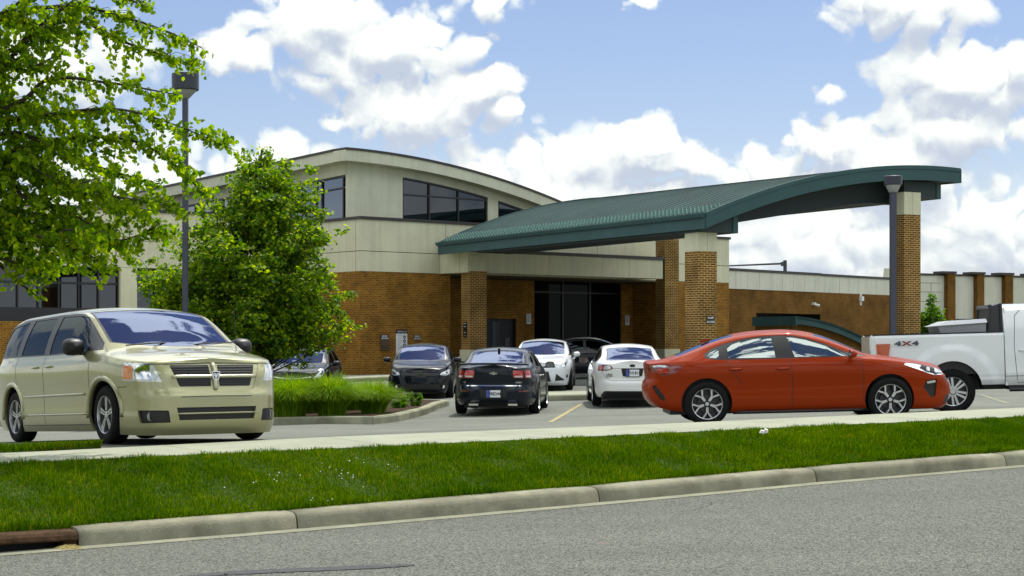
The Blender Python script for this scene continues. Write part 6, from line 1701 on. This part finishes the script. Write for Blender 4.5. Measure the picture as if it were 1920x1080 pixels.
mb = MB(); mb.fbox(Rf, -1.5, tstep, -.34, .08, zt1 + .002, zt1 + .13); mb.fbox(Rf, tstep, te + .3, -.38, .05, zt2 + .002, zt2 + .12); part('coping', mb, 'coping', t)
mb = MB(); mb.fbox(Rf, -1.5, te, -12, -.4, zt2 - .5, zt2 - .4); part('flat_roof', mb, 'dark', t)
mb = MB(); c = Rf.p(Rf.tpx(1664, -4), -4, 0); zc0 = zt2 - .4; mb.lathe([(.5, 0), (.45, .55), (.28, .62), (.2, 1.35), (.0, 1.37)], 14, (c[0], c[1], zc0)); o = part('roof_vent', mb, 'beige2', t)
for px, py, nm, lab in ((1524, 571, 'security_camera', 'small white security camera on the brown brick service wing'), (1613, 560, 'wall_light', 'small white wall fitting with conduit on the brown brick service wing')):
    q = Rf.tpx(px); z = Rf.zpy(px, py); mb = MB()
    tt1 = thing(nm, lab, 'camera' if 'cam' in nm else 'light', Rf.p(q, 0, z), world=True)
    if 'cam' in nm: mb.fbox(Rf, q - .10, q + .02, 0, .18, z - .02, z + .10); mb.tube([Rf.p(q + .02, .12, z), Rf.p(q + .16, .3, z - .05)], .06, 10)
    else: mb.fbox(Rf, q - .12, q + .12, 0, .16, z - .12, z + .12); mb.fbox(Rf, q - .06, q - .02, 0, .05, z - .35, z + .38); mb.fbox(Rf, q + .04, q + .08, 0, .05, z - .35, z + .38)
    mb.build('housing', M['white'], tt1)
# small teal arched roof over the side entrance
sx, sy = (1493 - CX) / F * 66, 66.; zc0 = zof(593, 66)
def q3(tt, s, z): return (sx + D[0] * tt + E[0] * s, sy + D[1] * tt + E[1] * s, z)
t = thing('side_canopy', 'small teal arched roof over a brown brick side entrance, behind the orange red sedan', 'canopy', (sx, sy, 0), world=True)
ar = lambda tt: zc0 - .22 * (tt / 3.7) - .74 * (tt / 3.7) ** 2
mb = MB(); tq = np.linspace(0, 3.9, 16)
for a, b in zip(tq[:-1], tq[1:]): mb.hexa([q3(a, 0, ar(a) - .30), q3(b, 0, ar(b) - .30), q3(b, .06, ar(b) - .30), q3(a, .06, ar(a) - .30), q3(a, 0, ar(a) - .08), q3(b, 0, ar(b) - .08), q3(b, .06, ar(b) - .08), q3(a, .06, ar(a) - .08)])
part('gable_fascia', mb, 'teal', t); mb = MB()
for a, b in zip(tq[:-1], tq[1:]): mb.hexa([q3(a, -.05, ar(a) - .078), q3(b, -.05, ar(b) - .078), q3(b, 2.6, ar(b) - .078), q3(a, 2.6, ar(a) - .078), q3(a, -.05, ar(a)), q3(b, -.05, ar(b)), q3(b, 2.6, ar(b)), q3(a, 2.6, ar(a))])
part('roof', mb, 'tealroof', t)
mb = MB(); mb.hexa([q3(-.07, -.05, zc0 - .36), q3(-.002, -.05, zc0 - .36), q3(-.002, 2.7, zc0 - .36), q3(-.07, 2.7, zc0 - .36), q3(-.07, -.05, zc0 + .003), q3(-.002, -.05, zc0 + .003), q3(-.002, 2.7, zc0 + .003), q3(-.07, 2.7, zc0 + .003)]); part('eave_fascia', mb, 'teal', t)
mb = MB(); mb.V = [q3(a, .25, -.3) for a in tq] + [q3(a, .25, ar(a) - .2) for a in tq] + [q3(a, .5, ar(a) - .2) for a in tq]; n = len(tq)
mb.F = [(i, i + 1, n + i + 1, n + i) for i in range(n - 1)] + [(n + i, n + i + 1, 2 * n + i + 1, 2 * n + i) for i in range(n - 1)]; part('brick_wall', mb, 'brick_dark', t, uv=True); mb = MB(); mb.quad(q3(0, .25, -.3), q3(0, .25, zc0 - .2), q3(0, 2.6, zc0 - .2), q3(0, 2.6, -.3)); part('brick_wall', mb, 'brick_dark', t, uv=True)
# ---------------------------------------------------------------- far building at the right edge
Qf = Frame(*at(1722, 514, 102)[:2], *(np.array(at(1920, 521, 106)[:2]) - np.array(at(1722, 514, 102)[:2])))
t = thing('far_building', 'distant building with white wall bays between brown brick piers', 'building', (Qf.x, Qf.y, .4), world=True)
zt = Qf.zpy(1722, 516); zb = Qf.zpy(1722, 597); te = Qf.tpx(2100)
mb = MB(); mb.fbox(Qf, -1.5, te, -.3, 0, zb, zt); part('wall_panels', mb, 'whitepanel', t)
mb = MB(); mb.fbox(Qf, -1.5, te, -.35, .06, zt + .002, zt + .12)
P0 = [(1770, 1784), (1825, 1838), (1878, 1892), (1932, 1946), (1986, 2000), (2040, 2054)]
for a, b in P0:
    qa, qb = Qf.tpx(a), Qf.tpx(b); mb.fbox(Qf, qa - .5, qb + .05, -.4, .42, zt + .122, zt + .26)
part('coping', mb, 'coping', t)
mb = MB()
for a, b in P0: mb.fbox(Qf, Qf.tpx(a), Qf.tpx(b), .01, .35, -.3, zt + .12)
mb.fbox(Qf, -1.5, te, -.35, -.05, -.3, 1.9); part('brick_piers', mb, 'brick_dark', t, uv=True)
mb = MB(); mb.fbox(Qf, -1.5, te, -.25, -.1, 1.9, zb); part('window_band', mb, 'wglass', t)
# grooves of the garage style panel at its left bay
mb = MB()
for (a, b, z_) in ((1723, 1765, 530), (1723, 1765, 547), (1723, 1765, 565)): mb.fbox(Qf, Qf.tpx(a), Qf.tpx(b), .001, .012, Qf.zpy(a, z_) - .015, Qf.zpy(a, z_) + .015)
mb.fbox(Qf, Qf.tpx(1745), Qf.tpx(1746), .001, .012, zb, Qf.zpy(1722, 530)); part('panel_grooves', mb, 'gutter', t)
# traffic signal mast far behind
t = thing('signal_mast', 'dark traffic signal mast with a long thin arm rising behind the low wing', 'mast', at(1472, 600, 130), world=True)
d = 130; mb = MB(); mb.tube([(at(1472, 0, d)[0], d, -1), (at(1472, 0, d)[0], d, zof(488, d))], .14, 8); part('post', mb, 'pole', t)
mb = MB(); mb.tube([(at(1472, 0, d)[0], d, zof(494, d)), (at(1330, 0, d)[0], d + 1, zof(499, d))], .09, 6, .05); part('arm', mb, 'pole', t)
mb = MB(); x = at(1469, 0, d)[0]; mb.box(x - .18, x + .05, d - .2, d + .15, zof(499, d), zof(491, d)); part('junction_box', mb, 'pole', t)
# ---------------------------------------------------------------- lamp posts
def lamp_post(label, px, d, ptop, pbot_head, hw, pw, ztop_py, cone_py):
    X = at(px, 0, d)[0]; zg = zlot(X, d); t = thing('lamp_post', label, 'lamp post', (X, d, zg), group='car park lamp posts')
    z1 = zof(ztop_py, d) - zg; z0 = zof(pbot_head, d) - zg; zc = zof(cone_py, d) - zg; r = hw / 2 / F * d; pr_ = pw / 2 / F * d
    mb = MB(); mb.lathe([(0, z1 + .02), (r * .9, z1 + .015), (r, z1), (r * .99, z0), (r * .93, z0 - .02), (r * .85, z0 - .02)], 32); smooth_ang(mb.build('lamp_head', M['head'], t))
    mb = MB(); mb.lathe([(r * .84, z0 - .018), (pr_ * 1.3, zc), (0, zc)], 24); mb.build('reflector_cone', M['lens'], t, smooth=True)
    mb = MB(); s = pr_ * .95; mb.box(-s, s, -s, s, .55, zc + .05); mb.build('pole', M['pole'], t)
    mb = MB(); mb.lathe([(.24, -.1), (.24, .55), (.22, .58), (0, .58)], 24); smooth_ang(mb.build('footing', M['lcurb'], t))
lamp_post('dark drum headed lamp post standing behind the champagne minivan', 347.5, 36, 0, 168, 51, 10.5, 139, 185)
lamp_post('shorter lamp post in front of the right hand canopy pillar', 1674.5, 50, 0, 346, 34, 12, 331, 361)
# ---------------------------------------------------------------- foliage
def leaves(name, matl, C, N, size, parent=None, shape='oval', droop=None):
    """C centres, N leaf normals, size array. each leaf two folded halves"""
    n = len(C); C = np.asarray(C); N = np.asarray(N); N = N / np.linalg.norm(N, axis=1, keepdims=True)
    r = rng.normal(size=(n, 3)) if droop is None else droop
    A = r - np.sum(r * N, 1, keepdims=True) * N; A /= np.linalg.norm(A, axis=1, keepdims=True); B = np.cross(N, A)
    s = np.asarray(size)[:, None]
    L = A * s; W = B * s * .42
    f = N * s * .12
    if shape == 'oval':
        V = np.stack([C - L * .5, C - L * .12 + W + f, C + L * .28 + W * .75 + f, C + L * .62, C + L * .28 - W * .75 + f, C - L * .12 - W + f], 1).reshape(-1, 3)
        i = np.arange(n)[:, None] * 6; T = np.concatenate([i + [0, 2, 1], i + [0, 3, 2], i + [0, 4, 3], i + [0, 5, 4]], 0)
    else:
        V = np.stack([C - L * .5, C + W * 1.2 + f, C + L * .6, C - W * 1.2 + f], 1).reshape(-1, 3)
        i = np.arange(n)[:, None] * 4; T = np.concatenate([i + [0, 2, 1], i + [0, 3, 2]], 0)
    return mesh_obj(name, V, T, matl, parent)
def catm(P, n):
    P = np.array(P, float); k = np.linspace(0, len(P) - 1, n); i = np.clip(k.astype(int), 0, len(P) - 2); f = (k - i)[:, None]
    p0 = P[np.clip(i - 1, 0, None)]; p1 = P[i]; p2 = P[i + 1]; p3 = P[np.clip(i + 2, None, len(P) - 1)]
    return .5 * (2 * p1 + (p2 - p0) * f + (2 * p0 - 5 * p1 + 4 * p2 - p3) * f ** 2 + (3 * p1 - p0 - 3 * p2 + p3) * f ** 3)
# overhanging tree at the left: trunk out of frame, limbs reach in over the van
TD = 18.0; TX = -9.3
t = thing('overhanging_tree', 'large green tree at the left whose leafy drooping branches hang over the minivan', 'tree', (TX, TD, 0.1), world=True)
trunk = [(TX, TD, -.1), (TX + .05, TD, 1.5), (TX - .02, TD + .1, 3.0), (TX + .1, TD, 4.6), (TX + .2, TD + .1, 6.5)]
wood = MB(); wood.tube(catm(trunk, 20), .26, 12, .12); limbs = MB()
BR = [([(-260, 330), (-60, 60), (120, 12), (240, 35), (320, 62), (382, 92)], 1.0, .85), ([(-240, 330), (-60, 130), (120, 40), (230, 78), (310, 105), (372, 124)], 1.2, .9),
      ([(-240, 350), (-80, 170), (60, 60), (180, -20), (255, 5), (280, 22)], .2, .9), ([(-200, 360), (-40, 220), (90, 150), (200, 155), (280, 168), (345, 180)], .3, .8),
      ([(-220, 380), (-60, 240), (90, 215), (220, 205), (330, 235), (440, 282)], -.3, 1), ([(-220, 400), (-60, 300), (100, 262), (240, 262), (330, 310), (385, 372)], .1, 1.1),
      ([(-220, 420), (-60, 330), (60, 330), (180, 370), (270, 400), (318, 442)], .5, 1.1), ([(-220, 440), (-60, 390), (60, 400), (160, 420), (220, 455), (252, 488)], .7, 1),
      ([(-240, 440), (-100, 400), (-20, 440), (60, 470), (110, 480), (150, 505)], .2, .8), ([(-220, 470), (-80, 450), (-10, 490), (30, 525), (60, 548), (84, 566)], .0, .3),
      ([(-220, 330), (-100, 120), (-20, 40), (40, 0), (60, -60), (100, -90)], -.5, 1), ([(-200, 300), (-60, 60), (30, 30), (75, 60), (100, 90), (112, 110)], .6, .8),
      ([(-220, 380), (-60, 290), (30, 300), (90, 330), (140, 345), (190, 330)], -.6, 1.1), ([(-200, 350), (-60, 200), (30, 190), (80, 210), (130, 225), (175, 240)], .9, 1.1),
      ([(-220, 400), (-60, 340), (50, 372), (120, 395), (170, 420), (210, 425)], -.4, 1.2), ([(-220, 380), (-60, 260), (60, 258), (150, 300), (240, 330), (300, 345)], .8, 1.1),
      ([(-220, 430), (-60, 400), (60, 420), (150, 440), (230, 450), (300, 420)], .3, 1.1), ([(-220, 440), (-60, 430), (40, 440), (120, 460), (170, 480), (205, 500)], -.5, 1),
      ([(-220, 430), (-90, 430), (0, 460), (50, 480), (90, 500), (110, 490)], .8, 1), ([(-220, 400), (-60, 310), (80, 320), (200, 365), (290, 380), (340, 400)], -.2, 1.1), ([(-220, 450), (-100, 450), (-30, 470), (20, 490), (60, 505), (20, 520)], -.2, .9),
      ([(-180, 300), (-80, 150), (-10, 120), (60, 125), (95, 110), (115, 105)], -.2, .7), ([(-200, 420), (-90, 420), (10, 430), (90, 445), (130, 430), (180, 440)], -.9, .9)]
LC, LN, LD_, LS = [], [], [], []
for pts, dz, dens in BR:
    n = len(pts); P = [np.array(at(px, py, TD + dz * 1.2 * (i / (n - 1)) - .3 * dz)) for i, (px, py) in enumerate(pts)]
    P[0] = np.array([TX + .1, TD, min(max(P[0][2], 1.8), 5.5)])
    C = catm(P, 40); limbs.tube(C, .032, 6, .004)
    acc = np.concatenate([[0], np.cumsum(np.linalg.norm(np.diff(C, axis=0), axis=1))])
    # twigs
    for s in np.arange(acc[-1] * .13, acc[-1] * .995, .042 / max(dens, .2)):
        c = np.array([np.interp(s, acc, C[:, k]) for k in range(3)]); fr_ = s / acc[-1]
        Lt = random.uniform(.18, .72) * (1.25 - fr_) * 1.15 + .08
        if dens <= .3: Lt *= .45
        a = random.uniform(0, 2 * pi); dr = np.array([.55 + .6 * cos(a), .8 * sin(a), random.uniform(-.75, .45)]); dr /= np.linalg.norm(dr)
        tip = c + dr * Lt + np.array([0, 0, -.35 * Lt * Lt * 1.5]); mid = c + dr * Lt * .5 + np.array([0, 0, .03])
        if random.random() < .6: limbs.tube([tuple(c), tuple(mid), tuple(tip)], .004, 4, .0015)
        m = int(Lt / .019) + 2
        for k in range(m):
            q = (k + random.random()) / m; p = (c * (1 - q) ** 2 + 2 * mid * q * (1 - q) + tip * q * q) + np.array([random.gauss(0, .02), random.gauss(0, .02), random.gauss(-.03, .02)])
            LC.append(p); LN.append((random.gauss(0, .75), random.gauss(-.25, .75), random.gauss(.35, .6))); LD_.append((random.gauss(.25, .5), random.gauss(0, .5), random.gauss(-.75, .35))); LS.append(random.uniform(.042, .074))
wood.build('trunk', M['bark'], t, smooth=True); limbs.build('branches', M['bark'], t, smooth=True)
leaves('crown', M['leaf1'], LC, LN, LS, t, 'oval', np.array(LD_))
# maple in the planting island
TD = 38.2; tx = at(482, 0, TD)[0]; zg = zlot(tx, TD) + .1
t = thing('maple_tree', 'dense bright green maple tree rising from the planting island behind the minivan', 'tree', (tx, TD, zg), world=True)
wood = MB(); wood.tube(catm([(tx, TD, zg - .1), (tx + .03, TD, zg + 1.2), (tx - .03, TD, zg + 3), (tx + .02, TD, zg + 4.6), (tx + .1, TD, zg + 5.9)], 14), .12, 8, .02)
LC, LN, LS = [], [], []
prof_ = [(275, 505, 530), (300, 482, 560), (340, 450, 592), (380, 405, 632), (420, 350, 620), (460, 322, 655), (500, 318, 672), (540, 300, 660), (580, 312, 668), (620, 330, 665), (650, 400, 665), (676, 500, 600)]
py_ = [p[0] for p in prof_]; l_ = [p[1] - 20 for p in prof_]; r_ = [p[2] - 22 for p in prof_]
nb = 165
for i in range(nb):
    v = random.random() ** .85; py = 292 + (622 - 292) * v; lo, hi = np.interp(py, py_, l_), np.interp(py, py_, r_)
    cxp = (lo + hi) / 2; hw = (hi - lo) / 2 / F * TD
    a = random.uniform(0, 2 * pi); rr = random.uniform(.6, 1.12) if random.random() < .8 else random.uniform(.2, .6)
    end = np.array([at(cxp, 0, TD)[0] + hw * rr * cos(a), TD + hw * .95 * rr * sin(a), zof(py, TD)])
    zb_ = max(zg + .8, end[2] - random.uniform(.7, 1.6) - hw * .35); st = np.array([tx, TD, min(zb_, zg + 5.4)])
    mid = (st + end) / 2 + np.array([0, 0, -.08]); C = catm([st, mid, end], 12); wood.tube(C, .022, 5, .004)
    ncl = int(5 + 5 * rr * (.5 + .5 * hw))
    for k in range(ncl):
        q = random.uniform(.38, 1.0) ** .75; b_ = C[min(11, int(q * 11.5))] + rng.normal(size=3) * np.array([.20, .20, .15]) * (.4 + .7 * q)
        nl = int(random.uniform(24, 52)); sc = random.uniform(.05, .11)
        sp3 = rng.normal(size=(nl, 3)) * np.array([1.25, 1.25, .7]) * sc
        LC.append(b_ + sp3); LN.append(rng.normal(size=(nl, 3)) * .55 + sp3 / sc * .25 + np.array([0, 0, .7])); LS.append(rng.uniform(.06, .10, nl))
        if k % 3 == 0: wood.tube([tuple(C[min(11, int(q * 11))]), tuple(b_)], .006, 4, .002)
wood.build('trunk', M['bark'], t, smooth=True)
LC = np.vstack(LC); LN = np.vstack(LN); LS = np.concatenate(LS); leaves('crown', M['leaf2'], LC, LN, LS, t, 'diamond')
print('maple leaves', len(LC))
# shrub behind the truck
def shrub(name, label, px0, px1, pyt, d, zg, nlv, seed, size=(.07, .12), cat='shrub', spikes=9, m='leaf3', grp=None):
    r = np.random.default_rng(seed); X0, X1 = at(px0, 0, d)[0], at(px1, 0, d)[0]; zt = zof(pyt, d); cx = (X0 + X1) / 2; hw = (X1 - X0) / 2
    t = thing(name, label, cat, (cx, d, zg), world=True, group=grp); st = MB(); LC, LN = [], []
    for k in range(spikes):
        x = cx + hw * (-.85 + 1.7 * (k + .5) / spikes) + r.normal(0, .05); h = (zt - zg) * (1 - .35 * abs((x - cx) / hw) ** 1.5) * r.uniform(.72, 1.0); y = d + r.uniform(-.5, .5) * hw
        C = catm([(cx + (x - cx) * .3, d, zg - .05), ((cx + x * 2) / 3, (d + y) / 2, zg + h * .5), (x, y, zg + h)], 14); st.tube(C, .015 * (zt - zg) / 2 + .004, 5, .003)
        n = nlv // spikes; q = r.uniform(.15, 1.0, n); b = C[(q * 13).astype(int)]; LC.append(b + r.normal(size=(n, 3)) * np.array([1, 1, .8]) * hw * (.42 - .3 * q[:, None])); LN.append(r.normal(size=(n, 3)) + [0, 0, .5])
    st.build('stems', M['bark'], t); LC = np.vstack(LC); LN = np.vstack(LN)
    leaves('foliage', M[m], LC, LN, r.uniform(size[0], size[1], len(LC)), t, 'diamond')
shrub('shrub', 'bright green shrub beside the right hand canopy pillar behind the truck', 1716, 1782, 548, 62, .5, 5200, 3)
# young plant and low cover on the island
xx, yy = lot_hit(779, 765); shrub('young_shrub', 'thin young leafy plant on the mulch in front of the black hatchback', 769, 789, 722, 39.6, zlot(-2.2, 39.6) + .12, 260, 4, (.05, .08), spikes=3)
for i, (px0, px1, pyt, d) in enumerate(((742, 768, 742, 39.5), (735, 760, 750, 38.6))):
    shrub('low_plant', ('grey green low plant beside the thin young shrub on the mulch', 'low green plant between the tall grass and the bare mulch')[i], px0, px1, pyt, d, zlot(-2.5, d) + .12, 400, 8 + i, (.04, .07), 'plant', 5)
# ornamental grass clumps
def clump(label, px, d, wpx, pyt, n, seed):
    r = np.random.default_rng(seed); X = at(px, 0, d)[0]; zg = zlot(X, d) + .11; h = zof(pyt, d) - zg; rad = wpx / 2 / F * d
    t = thing('ornamental_grass', label, 'ornamental grass', (X, d, zg), world=True, group='ornamental grass clumps in the planting island')
    a = r.uniform(0, 2 * pi, n); b0 = r.uniform(0, .35, n) * rad; l = r.uniform(.1, 1, n) ** .8
    ca, sa = np.cos(a), np.sin(a); H_ = h * r.uniform(.7, 1.08, n) * (1 - .22 * l); out = rad * l * r.uniform(.8, 1.15, n)
    K = 6; V = np.zeros((n, K + 1, 2, 3)); w0 = r.uniform(.004, .008, n); tw = a + pi / 2 + r.normal(0, .7, n)
    for k in range(K + 1):
        q = k / K; rr = b0 + out * q ** 1.9; z = H_ * (1.38 * q - .25 * q ** 3 - .50 * l * q ** 4)
        c = np.stack([X + rr * ca, d + rr * sa, zg + z], 1); wv = np.stack([np.cos(tw), np.sin(tw), 0 * a], 1) * (w0 * (1 - .85 * q))[:, None]
        V[:, k, 0] = c - wv; V[:, k, 1] = c + wv
    base = np.arange(n)[:, None] * (2 * (K + 1)); T = []
    for k in range(K): o = 2 * k; T += [base + [o, o + 1, o + 3], base + [o, o + 3, o + 2]]
    mesh_obj('blades', V.reshape(-1, 3), np.concatenate(T, 0), M['tallgrass'], t)
for i, (px, d, w_, pyt, n, lab) in enumerate(((545, 34.6, 120, 700, 4200, 'large arching clump of ornamental grass next to the minivan headlight'), (622, 34.8, 110, 698, 4200, 'tall ornamental grass clump in front of the glossy black hatchback'),
        (500, 36.2, 110, 703, 2500, 'ornamental grass clump mostly hidden behind the minivan corner'), (585, 37.2, 130, 704, 2800, 'ornamental grass clump at the back of the island'),
        (700, 36.0, 100, 708, 3200, 'right hand ornamental grass clump with pale tips beside the bare mulch'), (668, 38.2, 90, 712, 2000, 'small ornamental grass clump behind the right hand clump'))):
    clump(lab, px, d, w_ * 1.3, pyt, n, 20 + i)
# distant conifer tip behind the wing
shrub('distant_tree', 'sparse dark tree top poking above the low wing beside the signal mast', 1478, 1508, 490, 150, 0, 700, 12, (.25, .5), 'tree', 6, 'leaf1')
# ---------------------------------------------------------------- world, camera, render
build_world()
cam = bpy.data.cameras.new('camera'); co = bpy.data.objects.new('camera', cam); COL.objects.link(co); scn.camera = co
co.location = (0, 0, H); co.rotation_euler = (radians(90), 0, 0)
cam.sensor_width = 36; cam.lens = F / 1920 * 36; cam.shift_y = (Y0 - 540) / 1920; cam.clip_end = 5000; cam.clip_start = .1
scn.render.resolution_x = 1024; scn.render.resolution_y = 576
scn.render.engine = 'CYCLES'
scn.view_settings.view_transform = 'Standard'; scn.view_settings.look = 'None'; scn.view_settings.exposure = EXPO; scn.view_settings.gamma = 1
scn.cycles.max_bounces = 8; scn.cycles.transparent_max_bounces = 12
